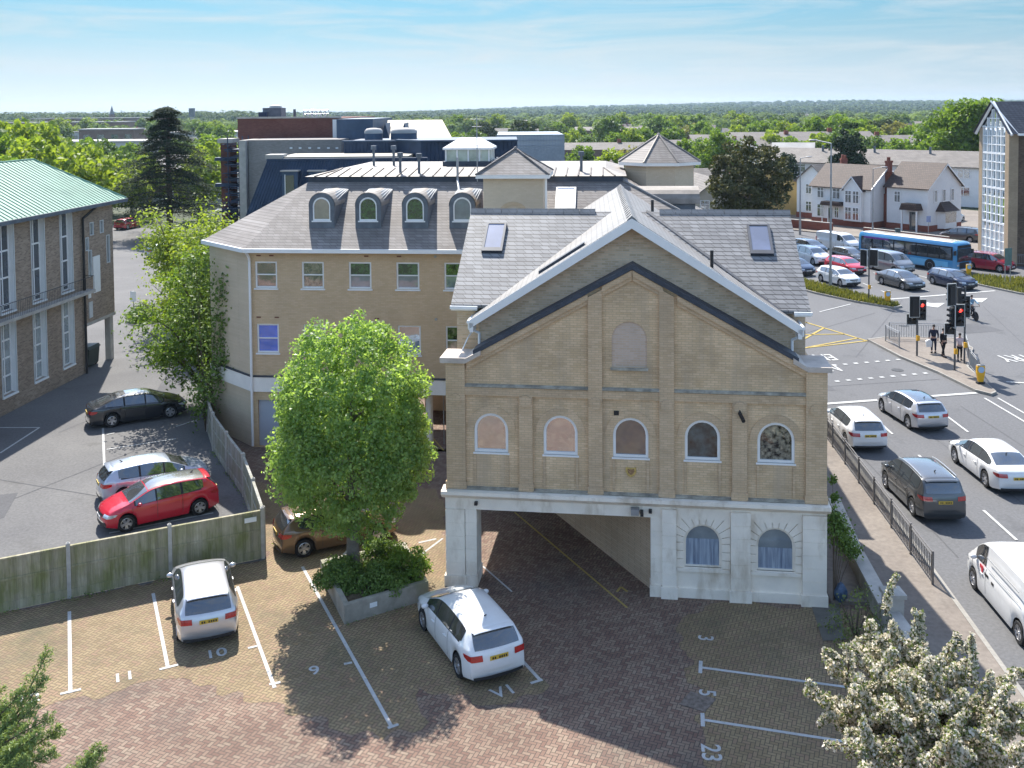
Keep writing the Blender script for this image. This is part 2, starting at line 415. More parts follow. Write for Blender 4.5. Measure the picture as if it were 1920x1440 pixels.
for a, b in (((130,1147),(132,1300)), ((287,1113),(315,1253)), ((445,1100),(515,1290)), ((567,1063),(735,1365)), ((980,1240),(1014,1277)), ((1314,1252),(1640,1296)), ((1317,1350),(1720,1412))):
    stripe('bay_line', G(*a), G(*b), BW, m_white)
for a, b in (((113,1302),(152,1293)), ((299,1256),(334,1247)), ((465,1216),(482,1212)), ((505,1284),(526,1280)), ((645,1246),(660,1243)), ((727,1366),(747,1359)), ((995,1282),(1017,1275)), ((1314,1240),(1313,1263)), ((1317,1338),(1318,1363))):
    stripe('bay_line', G(*a), G(*b), BW, m_white, 0.016)
for t, p, rz, s in (('11', (232,1270), 24, 0.62), ('10', (405,1226), 22, 0.62), ('9', (590,1258), 24, 0.6), ('V1', (945,1297), 27, 0.62), ('3', (1322,1197), -100, 0.62), ('5', (1325,1300), -100, 0.62), ('23', (1332,1412), -97, 0.66), ('12', (52,1312), 24, 0.62)):
    paint(t, G(*p), R(rz), s, m_white)
for p in ((785,1018), (862,1008)):
    g = G(*p); stripe('bay_line', g, g + Vector((0.6, 0.3, 0)), 0.1, m_white)
stripe('bay_line', G(640,1045), G(700,985), 0.1, m_white); stripe('bay_line', G(790,1040), G(830,1010), 0.08, m_white)
stripe('yellow_line', G(1176,1140), G(965,961), 0.07, m_yellow)
g = G(1165,1104)
for dx in (-0.17, 0.17): stripe('yellow_line', (g.x, g.y+0.1), (g.x+dx, g.y-0.22), 0.08, m_yellow, 0.016)
stripe('yellow_line', G(905,1062), G(960,1110), 0.06, m_white); stripe('yellow_line', G(832,845), G(810,820), 0.08, m_yellow)
# hall car park
for a, b in (((193,803),(200,990)), ((200,843),(330,823)), ((196,878),(270,866)), ((330,800),(372,787)), ((0,802),(74,802)), ((74,802),(0,850)), ((200,815),(215,812)), ((205,1000),(400,962))):
    stripe('bay_line', G(*a), G(*b), 0.1, m_white)
# patched tarmac and tar seams
m_patch = ground_mat('tarmac_patch', (0.075, 0.075, 0.08), (0.105, 0.105, 0.11), 0.4, 9, 0.15)
for q in ([(18.6, 30), (20.3, 30.1), (20.4, 33.5), (18.7, 33.4)], [(15.0, 52.5), (17.5, 53), (17.2, 56.5), (14.8, 56)], [(26.5, 46), (29.5, 46.4), (29.2, 49), (26.4, 48.8)], [(30.5, 66), (33.5, 66.8), (33, 69.2), (30.2, 68.6)]): struct('road_patch', sheet(q, -0.006), m_patch)
for q in ([(-22.5, 36), (-19.5, 37), (-20.2, 39.5), (-23, 38.6)], [(-19.5, 52.5), (-18.2, 52.8), (-19.2, 58), (-20.5, 57.6)]): struct('tarmac_patch', sheet(q, -0.002), m_patch)
for a, b in (((19.9, 26), (19.4, 49)), ((15.1, 33), (15.4, 49)), ((23.2, 30), (22.9, 50)), ((16, 53.5), (24, 55)), ((21, 60), (31, 78)), ((17, 64), (27, 73)), ((30, 52), (36, 75))): stripe('tar_seam', a, b, 0.05, m_patch, -0.004)
for a, b in (((-23, 33), (-17, 45)), ((-21.8, 41), (-16.6, 39)), ((-22, 47), (-19, 56))): stripe('tar_seam', a, b, 0.05, m_patch, 0.0)
m_cover = mat('steel_cover', (0.055, 0.052, 0.05), 0.55, 0.4, 0.2, 9)
for i, (x, y) in enumerate(((17.2, 31.8), (20.6, 44.6), (22.4, 57.0), (27.4, 68.6))):
    tag(MB().lathe([(0.34, -0.008), (0.34, 0.003)], 20, (x, y, 0)).build('manhole_cover', m_cover), ('round manhole cover in the kerbside lane beside the white van', 'round manhole cover in the middle lane ahead of the white saloon', 'round manhole cover between the two rows of crossing studs', 'round manhole cover in the open junction behind the traffic island')[i], 'manhole cover')
# the road
stripe('stop_line', (16.0, 50.5), (24.8, 52.25), 0.28, m_white)
for x0, ys in ((17.75, (22.2, 28.2, 34.3, 40.3, 45.7)), (21.4, (27.7, 33.8, 39.8, 45.9))):
    for y in ys: stripe('lane_line', (x0, y), (x0+0.07, y+2.6), 0.11, m_white)
for x0 in (24.75, 25.45): stripe('lane_line', (x0+0.4, 28), (x0, 51.3), 0.11, m_white)
for (x0, y0), (x1, y1), n in (((19.1, 58.15), (23.35, 59.3), 7), ((18.13, 54.7), (23.7, 56.2), 9)):
    for i in range(n):
        x, y = x0+(x1-x0)*i/(n-1), y0+(y1-y0)*i/(n-1); stripe('crossing_stud', (x-0.13, y), (x+0.13, y+0.05), 0.24, m_white)
stripe('stop_line', (29.4, 77.9), (40.0, 81.3), 0.3, m_white)
for (x, y), (x1, y1) in (((30.9, 79.5), (30.1, 90)), ((34.6, 80.8), (33.2, 92)), ((38.3, 82), (36.6, 90))):
    for k in range(3):
        t0, t1 = k/3+0.05, k/3+0.22; stripe('lane_line', (x+(x1-x)*t0, y+(y1-y)*t0), (x+(x1-x)*t1, y+(y1-y)*t1), 0.13, m_white)
for i, (x, y) in enumerate(((32.2, 75.6), (36.4, 77.4))):
    struct('painted_arrow', sheet([(x-0.9, y+0.2), (x+0.2, y-0.9), (x+1.5, y+0.8), (x+0.4, y+0.75), (x-0.2, y+1.6), (x-0.5, y+1.4), (x-0.2, y+0.5)], 0.012), m_white)
for a, b in (((23.2,64.2),(20.4,71.2)), ((23.2,64.2),(13.5,60.5)), ((21.6,68.1),(17.2,62.0)), ((22.4,66.2),(15,66)), ((20.4,71.2),(14,61.2)), ((22.9,65),(18.8,62.6)), ((21,69.9),(14.5,67.2))):
    stripe('yellow_line', a, b, 0.17, m_yellow)
paint('NO\nENTRY', (18.3, 58.8), R(184), 1.0, m_white, 2.1)
paint('NO\nENTRY', (31.4, 58.3), R(186), 1.15, m_white, 1.9)
stripe('lane_line', (27.4, 54.3), (34.5, 52.4), 0.2, m_white)
for k in range(5): stripe('lane_line', (29.5+k*1.5, 56.2-k*0.25), (29.9+k*1.5, 56.13-k*0.25), 0.12, m_white)
stripe('lane_line', (23.0, 73.5), (26.3, 76.3), 0.12, m_white); stripe('lane_line', (20.5, 78.5), (23.5, 80.2), 0.12, m_white)
m_iron = mat('iron_cover', (0.2, 0.165, 0.14), 0.6, 0.3, 0.3, 9)
gm = G(1308, 1316)
tag(MB().prismz([(gm.x-0.5, gm.y-0.1), (gm.x+0.1, gm.y-0.45), (gm.x+0.5, gm.y+0.1), (gm.x-0.1, gm.y+0.45)], 0.0, 0.014).build('manhole_cover', m_iron), 'dark square manhole cover in the block paving beside the painted 5', 'manhole cover')
gd = Vector((13.25, 25.6)); dm = MB()
for i in range(6): dm.box(gd.x-0.02, gd.x+0.42, gd.y-0.5+i*0.17, gd.y-0.5+i*0.17+0.09, -0.01, 0.006)
dm.box(gd.x-0.05, gd.x+0.45, gd.y-0.56, gd.y+0.5, -0.011, -0.004)
tag(dm.build('drain_grate', mat('drain_iron', (0.05, 0.05, 0.05), 0.6)), 'slotted iron drain grate in the road gutter at the kerb', 'drain')
# ---------------------------------------------------------------- gabled brick building over the passage
m_fac = brick('facade_brick', (0.66, 0.475, 0.285), (0.78, 0.58, 0.37), (0.54, 0.40, 0.255), patch=0.24, stain=((0.44, 0.345, 0.245), 0.8, (2.2, 2.2, 0.22), 0.7), ms=0.12, mscale=0.6)
m_fac2 = brick('pilaster_brick', (0.60, 0.43, 0.265), (0.69, 0.51, 0.33), (0.48, 0.36, 0.235), patch=0.2, stain=((0.40, 0.31, 0.22), 0.5, (1, 1, 0.4), 0.6))
m_newb = brick('grey_buff_brick', (0.54, 0.40, 0.265), (0.76, 0.58, 0.41), (0.66, 0.54, 0.41), patch=0.15, ms=0.16)
m_pink = brick('infill_brick', (0.55, 0.405, 0.30), (0.61, 0.47, 0.37), (0.57, 0.49, 0.41), patch=0.15)
m_stone = mat('painted_stone', (0.86, 0.78, 0.67), 0.75, 0, 0.07, 1.2, bmp=0.08, stain=((0.6, 0.51, 0.4), 1.4))
m_ledge = mat('mossy_ledge', (0.36, 0.335, 0.275), 0.85, 0, 0.35, 3)
m_lead = mat('dark_lead', (0.045, 0.055, 0.075), 0.55, 0.1, 0.25, 2, spec=0.5)
m_slate = brick('grey_slate', (0.186, 0.186, 0.189), (0.285, 0.282, 0.282), (0.0372, 0.0372, 0.0403), 0.3, 0.21, 0.12, 1.85, 0.05, 0.55, bmp=0.4, mscale=0.9, course_shadow=0.85)
m_slate2 = brick('pale_slate', (0.248, 0.236, 0.225), (0.288, 0.277, 0.265), (0.173, 0.165, 0.155), 0.3, 0.21, 0.15, 1.85, 0.05, 0.6, bmp=0.3, course_shadow=0.5)
m_oldslate = brick('weathered_slate', (0.228, 0.202, 0.184), (0.31, 0.281, 0.259), (0.127, 0.11, 0.0981), 0.3, 0.19, 0.3, 1.75, 0.05, 0.7, bmp=0.3, course_shadow=0.6, stain=((0.172, 0.149, 0.131), 0.5, (0.633, 0.633, 0.19), 0.7), mscale=0.35)
m_upvc = mat('white_plastic', (0.8, 0.8, 0.79), 0.35, 0, 0.03, 2)
m_grey = mat('grey_metal', (0.35, 0.36, 0.37), 0.45, 0.4, 0.1, 2)
m_black = mat('black_plastic', (0.02, 0.02, 0.022), 0.45, 0, 0.0)
m_gl = glass('window_glass', (0.03, 0.03, 0.03), refl=0.42)
m_gl2 = glass('window_glass_dark', (0.015, 0.02, 0.022), refl=0.2)
m_curtain = glass('curtained_glass', (0.19, 0.25, 0.37), refl=0.08, var=0.35, scale=3, col2=(0.36, 0.43, 0.52), stretch=(4, 1, 0.25))
m_curtain2 = glass('shaded_glass', (0.20, 0.24, 0.28), refl=0.12, var=0.15, scale=1.5, col2=(0.27, 0.31, 0.33))
m_sky = glass('roof_glass', (0.10, 0.12, 0.2), refl=0.12, var=0.25, scale=0.8)
gb = thing('gabled_building', 'buff brick gabled building with arched windows over a white stone base and drive passage', 'building', (-2.24, 31.4, 0), R(-7.63))
def P(name, mb, m, parent=None, **k): return mb.build(name, m, parent if parent is not None else gb, **k)
# white base: rusticated piers, frieze, cornice, two windows in block surrounds
st = MB()
def courses(mb, u0, u1, v0, v1, z0, z1, h=0.415):
    n = max(1, round((z1-z0)/h)); h = (z1-z0)/n
    for i in range(n): mb.box(u0, u1, v0, v1, z0+i*h+0.010, z0+(i+1)*h-0.010)
    mb.box(u0+0.012, u1-0.012, v0+0.014, v1-0.014, z0, z1)
courses(st, 0.0, 0.62, -0.07, 0.95, 0.36, 2.52); courses(st, 0.632, 1.0, 0.0, 0.9, 0.36, 2.52)
st.box(-0.05, 0.66, -0.12, 1.0, -0.05, 0.36); st.box(0.66, 1.03, -0.04, 0.94, -0.05, 0.36)
courses(st, 6.56, 6.92, 0.0, 0.45, 0.36, 2.52); st.box(6.53, 6.92, -0.04, 0.47, -0.2, 0.36)
for a, b in ((6.92, 7.36), (9.03, 9.63), (11.2, 11.92)):
    courses(st, a, b, -0.1, 0.45, 0.36, 2.83); st.box(a-0.04, b+0.04, -0.15, 0.45, -0.2, 0.36)
st.box(-0.02, 11.94, 0.02, 0.5, 2.52, 2.94)
st.prismx([(-0.04, 2.9), (-0.2, 3.04), (-0.2, 3.15), (0.28, 3.2), (0.28, 2.9)], -0.12, 12.03)
for a, b, w0, w1 in ((7.36, 9.03, 7.61, 8.74), (9.63, 11.2, 9.83, 10.97)):
    hole = arch(w0, w1, 0.98, 2.34)
    st.holed(rect(a, b, -0.2, 2.52), [hole], 0.06, 0.42)
    st.box(a, b, 0.0, 0.06, -0.2, 0.3); st.box(a+0.02, b-0.02, -0.02, 0.2, 0.86, 0.96)
    c, r = (w0+w1)/2, (w1-w0)/2+0.03; zs = 2.34-(w1-w0)/2
    def hit(t):
        dx, dz = math.cos(t), math.sin(t); k = 9.0
        if abs(dx) > 1e-6: k = min(k, ((b-0.01-c) if dx > 0 else (a+0.01-c))/dx)
        if dz > 1e-6: k = min(k, (2.81-zs)/dz)
        return (c+dx*k, zs+dz*k)
    nv = 11
    for i in range(nv):
        t0, t1 = PI*i/nv+0.018, PI*(i+1)/nv-0.018
        pts = [(c+r*math.cos(t0), zs+r*math.sin(t0)), hit(t0)]
        for cx in (b-0.01, a+0.01):
            tc_ = math.atan2(2.81-zs, cx-c)
            if t0 < tc_ < t1: pts.append((cx, 2.81))
        pts += [hit(t1), (c+r*math.cos(t1), zs+r*math.sin(t1))]
        st.prism(pts, 0.015, 0.07)
    for k in range(3):
        z0 = 0.98+(zs-0.98)*k/3+0.012; z1 = 0.98+(zs-0.98)*(k+1)/3-0.012
        st.box(a+0.01, w0-0.03, 0.015, 0.07, z0, z1); st.box(w1+0.03, b-0.01, 0.015, 0.07, z0, z1)
P('stone_base', st, m_stone)
def arched_window(parent, u0, u1, z0, z1, v, frame_m, glass_m, fw=0.085, bar=False, name='window'):
    f = MB().holed(arch(u0, u1, z0, z1), [inset_arch(u0, u1, z0, z1, fw)], v-0.05, v+0.04)
    f.box(u0-0.04, u1+0.04, v-0.09, v+0.02, z0-0.06, z0+0.0)
    if bar: f.box(u0+fw, u1-fw, v-0.03, v+0.03, (z0+z1)/2-0.03, (z0+z1)/2+0.03)
    w = f.build(name, frame_m, parent)
    MB().prism(inset_arch(u0, u1, z0, z1, fw*0.8), v+0.0, v+0.02).build('pane', glass_m, w)
    return w
for i, (a, b) in enumerate(((7.61, 8.74), (9.83, 10.97))):
    w = arched_window(gb, a, b, 0.98, 2.34, 0.16, m_stone, m_curtain2, 0.05)
    MB().box(a+0.05, b-0.05, 0.153, 0.158, 1.03, (1.86, 1.68)[i]).build('curtain', m_curtain, w)
m_gls = [glass('upper_glass_sandy_reflection', (0.42, 0.33, 0.2), refl=0.42, var=0.5, scale=1.6, col2=(0.30, 0.24, 0.18)), glass('upper_glass_pink_reflection', (0.42, 0.29, 0.23), refl=0.45, var=0.5, scale=1.3, col2=(0.24, 0.17, 0.13)),  # sandy and pink: reflected paving put into the pane colour
         glass('upper_glass_tan', (0.26, 0.2, 0.12), refl=0.12, var=0.3, scale=0.7, col2=(0.02, 0.03, 0.05)), glass('upper_glass_dark', (0.012, 0.03, 0.035), refl=0.04, var=0.9, scale=3, col2=(0.05, 0.09, 0.10)), glass('upper_glass_dapple_reflection', (0.015, 0.015, 0.012), refl=0.07, var=0.6, scale=8, col2=(0.34, 0.30, 0.22))]  # dapple: blotches of reflected hawthorn put into the pane colour
wins = [(0.94, 2.04), (3.18, 4.27), (5.39, 6.5), (7.63, 8.72), (9.85, 10.98)]
out = [(0.02, 3.19), (11.93, 3.19), (11.93, 7.3), (11.3, 7.43), (6.0, 10.36), (0.72, 7.43), (0.02, 7.3)]
holes = [arch(a, b, 4.37, 5.65) for a, b in wins] + [arch(5.36, 6.46, 7.25, 8.7)]
P('gable_wall', MB().holed(out, holes, 0.12, 0.5), m_fac)
pl = MB()
slope = (10.36-7.43)/(6.0-0.72)
def ztop(u): return 7.43 + (min(u, 12.02-u)-0.72)*slope
for a, b, zt in ((0.04, 0.66, 7.28), (2.41, 2.84, 6.24), (4.62, 5.06, None), (6.84, 7.3, None), (9.08, 9.53, 6.24), (11.3, 11.93, 7.28)):
    if zt is None: pl.prism([(a, 3.19), (b, 3.19), (b, ztop(b)-0.12), (a, ztop(a)-0.12)], 0.0, 0.12)
    else: pl.box(a, b, 0.0, 0.12, 3.19, zt)
    pl.box(a-0.03, b+0.03, -0.03, 0.12, 3.19, 3.42)
bays = [(0.66, 4.62), (5.06, 6.84), (7.3, 11.3)]
for a, b in bays: pl.box(a, b, 0.035, 0.12, 6.24, 6.5)
P('pilasters', pl, m_fac2)
rk = MB()
for s in (0, 1):
    f = (lambda u: u) if s == 0 else (lambda u: 12.02-u)
    for a, b in ((0.72, 4.62), (5.06, 6.0)):
        q = [(f(a), ztop(a)-0.34), (f(b), ztop(b)-0.34), (f(b), ztop(b)-0.02), (f(a), ztop(a)-0.02)]
        rk.prism(q, 0.045, 0.118); q = [(f(a), ztop(a)-0.2), (f(b), ztop(b)-0.2), (f(b), ztop(b)-0.01), (f(a), ztop(a)-0.01)]
        rk.prism(q, -0.015, 0.045)
P('raking_cornice', rk, m_fac2)
for a, b in bays: P('ledge', MB().prismx([(0.12, 6.5), (-0.0, 6.52), (-0.0, 6.56), (0.12, 6.6)], a, b), m_ledge)
for a, b in ((0.66, 2.41), (2.84, 4.62), (5.06, 6.84), (7.3, 9.08), (9.53, 11.3)): P('ledge', MB().prismx([(0.12, 3.2), (-0.03, 3.2), (-0.03, 3.22), (0.12, 3.25)], a, b), m_ledge)
P('sill', MB().box(5.32, 6.5, 0.02, 0.12, 7.17, 7.24), m_ledge)
P('blind_window', MB().prism(arch(5.36, 6.46, 7.25, 8.7), 0.15, 0.3), m_pink)
for a, b in wins:
    vs_ = MB()
    c, r = (a+b)/2, (b-a)/2; zs = 5.65-r
    ringo = [(c+(r+0.24)*math.cos(PI*i/14), zs+(r+0.24)*math.sin(PI*i/14)) for i in range(15)]
    ringi = [(c+(r+0.005)*math.cos(PI*i/14), zs+(r+0.005)*math.sin(PI*i/14)) for i in range(14, -1, -1)]
    for i in range(14): vs_.prism([ringi[14-i], ringo[i], ringo[i+1], ringi[13-i]], 0.095, 0.125)
    P('window_arch', vs_, m_fac2)
    for q in (a-0.02, b-0.06): P('apron_strip', MB().box(q, q+0.08, 0.09, 0.125, 3.3, 4.28), m_fac2)
for (a, b), g_ in zip(wins, m_gls): arched_window(gb, a, b, 4.37, 5.65, 0.2, m_upvc, g_, 0.085)
for u in (0.35, 2.62, 4.84, 7.07, 9.3, 11.6): P('roundel', MB().lathe([(0.19, -0.035), (0.19, 0.01), (0.15, 0.03), (0.15, 0.0)][::-1], 18, (u, -0.0, 6.1), 'y'), m_fac2)
# plaque: a small yellow shield
shd = [(-0.16, 0.12), (0.0, 0.09), (0.16, 0.12), (0.17, -0.02), (0.1, -0.14), (0, -0.2), (-0.1, -0.14), (-0.17, -0.02)]
pq = P('plaque', MB().prism([(5.95+x, 3.95+z) for x, z in shd[::-1]], 0.08, 0.12), mat('gilt', (0.55, 0.38, 0.12), 0.5, 0, 0.2, 20))
MB().prism([(5.95+x*0.62, 3.95+z*0.62) for x, z in shd[::-1]], 0.07, 0.079).build('emblem', mat('plaque_red', (0.34, 0.2, 0.1), 0.5, 0, 0.5, 30), pq)
P('vent_grille', MB().box(5.42, 5.58, 0.09, 0.121, 5.72, 5.86), m_black)
cc = MB().tube((9.3, -0.05, 5.95), (9.38, -0.42, 5.82), 0.06, 10); cc.tube((9.3, 0.01, 6.05), (9.3, -0.1, 5.95), 0.03)
P('security_camera', cc, m_black, smooth=40)
P('floodlight', MB().box(5.95, 6.2, -0.25, 0.0, 2.66, 2.84), m_grey); P('security_camera', MB().box(6.24, 6.34, -0.3, 0.02, 2.66, 2.76), m_black)
P('security_camera', MB().box(0.95, 1.05, -0.12, 0.02, 2.7, 2.8), m_black); P('security_camera', MB().box(6.5, 6.6, -0.12, 0.02, 2.7, 2.8), m_black)
# coping, parapet caps and the lead behind the gable
cp = MB()
for s in (0, 1):
    f = (lambda u: u) if s == 0 else (lambda u: 12.02-u)
    a, b = (0.95, 7.43+0.23*slope), (6.01, 10.36)
    q = [(f(a[0]), a[1]), (f(b[0]), b[1]+0.02), (f(b[0]), b[1]+0.17), (f(a[0]), a[1]+0.16)]
    cp.prism(q, -0.06, 0.62)
    q2 = [(x, z-0.03) for x, z in q]; cp.prism(q2, 0.62, 0.93)
P('lead_coping', cp, m_lead)
cap_m = mat('cap_stone', (0.56, 0.48, 0.41), 0.8, 0, 0.15, 2)
P('parapet_cap', MB().prism([(-0.12, 7.3), (0.7, 7.3), (1.2, 7.58), (1.2, 7.72), (0.72, 7.47), (-0.12, 7.47)], -0.12, 1.1), cap_m)
P('parapet_cap', MB().prism([(11.34, 7.3), (12.05, 7.3), (12.05, 7.46), (11.3, 7.46), (10.9, 7.72), (10.9, 7.55)], -0.12, 1.4), cap_m)
# upper storey: gable with white bargeboards, crossed by a second roof
APX, EU, EZ = (6.0, 11.95), 0.82, 8.62
up = MB().prism([(0.98, 7.3), (11.02, 7.3), (11.02, 8.62), (6.0, 11.8), (0.98, 8.62)], 0.95, 1.2)
up.box(0.12, 11.52, 1.62, 1.82, 6.6, 8.95)
up.prismx([(1.82, 6.9), (9.3, 6.9), (9.3, 8.95), (5.4, 11.5), (1.82, 9.05)], 0.12, 0.32); up.prismx([(1.82, 6.9), (9.3, 6.9), (9.3, 8.95), (5.4, 11.5), (1.82, 9.05)], 11.3, 11.52)
up.box(0.12, 11.5, 9.1, 9.3, 3.0, 9.0)
P('upper_wall', up, m_newb)
sw = MB().box(0.03, 0.4, 0.5, 9.1, 2.94, 6.95); sw.box(11.5, 11.9, 0.5, 9.1, -0.2, 6.95); sw.box(0.4, 11.5, 0.5, 9.1, 6.6, 6.9)
P('side_wall', sw, m_fac2)
rf = MB()
for s in (-1, 1):
    e = 6.0 + s*(6.0-EU); th = 0.1
    rf.add([(e, 0.42, EZ), (6.0, 0.42, APX[1]), (5.3, 13.6, APX[1]), (e-0.7, 13.6, EZ), (e, 0.42, EZ-th), (6.0, 0.42, APX[1]-th), (5.3, 13.6, APX[1]-th), (e-0.7, 13.6, EZ-th)],
           [(0, 1, 2, 3), (7, 6, 5, 4), (0, 4, 5, 1), (2, 6, 7, 3), (0, 3, 7, 4)])
P('gable_roof', rf, m_slate2)
cx = MB(); th = 0.1; RV, RZ, EV, EZ2 = 5.4, 11.62, 1.22, 8.93
for v0, z0, v1, z1 in ((EV, EZ2, RV, RZ), (9.6, EZ2, RV, RZ)):
    cx.add([(0.0, v0, z0), (11.62, v0, z0), (11.55, v1, z1), (-0.02, v1, z1), (0.0, v0, z0-th), (11.62, v0, z0-th), (11.55, v1, z1-th), (-0.02, v1, z1-th)],
           [(0, 1, 2, 3), (7, 6, 5, 4), (0, 4, 5, 1), (1, 5, 6, 2), (2, 6, 7, 3), (3, 7, 4, 0)])
P('cross_roof', cx, m_slate)
n = 20
for lo_, hi_ in ((-1, 4.9), (7.0, 13)):
    rt = MB()
    for i in range(n):
        a, b = -0.02+11.6*i/n, -0.02+11.6*(i+1)/n-0.015
        if lo_ < (a+b)/2 < hi_: rt.prismx([(5.24, 11.54), (5.4, 11.72), (5.56, 11.54)], a, b)
    P('ridge_tiles', rt, m_slate2)
rt = MB()
for i in range(22):
    a, b = 0.42+13.1*i/22, 0.42+13.1*(i+1)/22-0.02; s_ = -0.7*(a-0.42)/13.2
    rt.prism([(5.84+s_, 11.87), (6.0+s_, 12.02), (6.16+s_, 11.87)], a, b)
P('ridge_tiles', rt, m_slate2)
vl = MB()
k = (RZ-EZ2)/(RV-EV); kg = (APX[1]-EZ)/(6.0-EU)
for s in (-1, 1):                                  # valley leads where the two roofs meet
    def vp(z): return (6.0 + s*(APX[1]-z)/kg, EV+(z-EZ2)/k, z+0.03)
    a, b = Vector(vp(EZ2)), Vector(vp(RZ)); d = Vector((0.09*s, -0.0, 0)); e = Vector((0.0, 0.1, 0.06))
    vl.poly(a-e*0.2, a+d-e, b+d-e*0.2, b+e*0.3); vl.poly(a-e*0.2+Vector((0, 0, .01)), b+e*0.3+Vector((0, 0, .01)), b-d, a-d)
P('valley_lead', vl, m_lead)
bg_ = MB()
for s in (-1, 1):
    e = 6.0 + s*(6.0-EU+0.05)
    q = [(e, EZ-0.30), (6.0, APX[1]-0.34), (6.0, APX[1]-0.02), (e, EZ-0.03)]
    bg_.prism(q, 0.37, 0.43)
    bg_.box(min(e, e-s*0.12), max(e, e-s*0.12), 0.37, 0.95, EZ-0.42, EZ-0.12)
P('bargeboard', bg_, m_upvc)
for s in (-1, 1):
    gt = MB(); e = 6.0 + s*(6.0-EU+0.1)
    gt.tube((e, 0.42, EZ-0.1), (e, 1.5, EZ-0.1), 0.06)
    gt.path([(e, 0.6, EZ-0.15), (e, 0.6, EZ-0.35), (6.0+s*5.0, 0.88, EZ-0.55), (6.0+s*5.0, 0.88, 7.55)], 0.045, 8)
    P('downpipe', gt, m_upvc)
for a, b in ((-0.02, 0.9), (11.1, 11.66)): P('gutter', MB().box(a, b, 1.12, 1.22, EZ2-0.14, EZ2-0.04).box(a+0.02, b-0.02, 1.215, 1.6, EZ2-0.2, EZ2-0.12), m_upvc)
def roof_window(u0, u1, za, zb, parent, k0, v0, z0, fm, gm, name='roof_window'):
    """za<zb levels on a slope z=z0+(v-v0)*k0"""
    va, vb = v0+(za-z0)/k0, v0+(zb-z0)/k0; n = Vector((0, -k0, 1)).normalized()
    def pt(u, z, h): return Vector((u, v0+(z-z0)/k0, z)) + n*h
    f = MB(); o = (pt(u0, za, 0.1), pt(u1, za, 0.1), pt(u1, zb, 0.1), pt(u0, zb, 0.1)); lo = [p - n*0.14 for p in o]
    i0 = (pt(u0+0.08, za+0.1, 0.1), pt(u1-0.08, za+0.1, 0.1), pt(u1-0.08, zb-0.04, 0.1), pt(u0+0.08, zb-0.04, 0.1))
    f.add(list(o)+lo+list(i0), [(0,1,5,4),(1,2,6,5),(2,3,7,6),(3,0,4,7),(0,8,9,1),(1,9,10,2),(2,10,11,3),(3,11,8,0)])
    w = f.build(name, fm, parent)
    MB().poly(*[p-n*0.02 for p in i0]).build('pane', gm, w)
for a, b in ((0.68, 1.42), (9.98, 10.76)): roof_window(a, b, 10.35, 11.2, gb, k, EV, EZ2, m_lead, m_sky)
def gpt(u, v, h=0.0): return (u - 0.7*(v-0.42)/13.2, v, APX[1]-abs(6-u)*kg+h)
sk = MB(); sk.add([gpt(3.0, 0.95, .1), gpt(4.5, 0.95, .1), gpt(4.5, 1.25, .1), gpt(3.0, 1.25, .1), gpt(3.0, 0.95, -.02), gpt(4.5, 0.95, -.02), gpt(4.5, 1.25, -.02), gpt(3.0, 1.25, -.02)], [(0,1,2,3),(0,4,5,1),(1,5,6,2),(2,6,7,3),(3,7,4,0)])
P('roof_window', sk, m_lead)
P('vent_pipe', MB().tube(gpt(8.55, 1.0, -0.05), (gpt(8.55, 1.0)[0], 1.0, gpt(8.55, 1.0)[2]+0.55), 0.055, 10), m_black)
P('vent_pipe', MB().tube(gpt(7.2, 9.5, -0.05), (gpt(7.2, 9.5)[0], 9.5, gpt(7.2, 9.5)[2]+0.5), 0.06, 10), m_black)
P('alarm_strut', MB().path([(0.45, 0.7, 7.5), (0.62, 0.9, 7.9), (0.75, 1.6, 8.1)], 0.02), m_upvc)
# passage through the ground floor
m_pasw = brick('passage_brick', (0.52, 0.38, 0.26), (0.58, 0.44, 0.31), (0.4, 0.31, 0.22), patch=0.15)
P('passage_wall', MB().prismz([(6.56, 0.46), (11.5, 0.46), (11.5, 9.1), (1.0, 9.1), (3.08, 5.91)], -0.1, 2.9), m_pasw)
P('soffit', MB().box(0.4, 11.5, 0.5, 9.1, 2.75, 2.93), mat('soffit_paint', (0.35, 0.32, 0.29), 0.9))
P('pillar', MB().box(0.1, 0.45, 8.7, 9.1, 0, 2.75), m_stone)
# ---------------------------------------------------------------- long beige brick building with dormers
m_beige = brick('beige_brick', (0.58, 0.42, 0.255), (0.65, 0.485, 0.31), (0.52, 0.39, 0.26), patch=0.1, ms=0.1, bmp=0.12, stain=((0.44, 0.33, 0.22), 0.25, (1, 1, 0.6), 0.5))
m_beige2 = brick('pale_render_brick', (0.60, 0.485, 0.345), (0.64, 0.52, 0.38), (0.57, 0.46, 0.33), patch=0.1, ms=0.06, bmp=0.08)
m_band = mat('white_band', (0.82, 0.78, 0.72), 0.7, 0, 0.06, 1)
m_leadroof = mat('lead_roof', (0.256, 0.224, 0.192), 0.6, 0.1, 0.2, 1.5, stain=((0.166, 0.141, 0.128), 0.7))
m_dormer = mat('dormer_lead', (0.13, 0.15, 0.175), 0.55, 0.1, 0.2, 2)
m_door = mat('grey_door', (0.40, 0.43, 0.50), 0.4, 0, 0.05, 0.5)
bb = thing('beige_building', 'long beige brick building with a weathered slate roof and four round-headed dormers', 'building', (-12.03, 44.73, 0), R(-5.5))
def P(name, mb, m, parent=None, **k): return mb.build(name, m, parent if parent is not None else bb, **k)
cols_ = [(0.27, 1.30), (2.45, 3.48), (4.63, 5.67), (6.81, 7.86), (8.99, 10.03)]
holes = [rect(a, b, 7.36, 8.58) for a, b in cols_] + [rect(a+0.03, b+0.03, 4.38, 5.72) for a, b in cols_] + [rect(0.28, 1.75, 0.05, 2.2), rect(6.9, 11.5, 0.0, 2.55)]
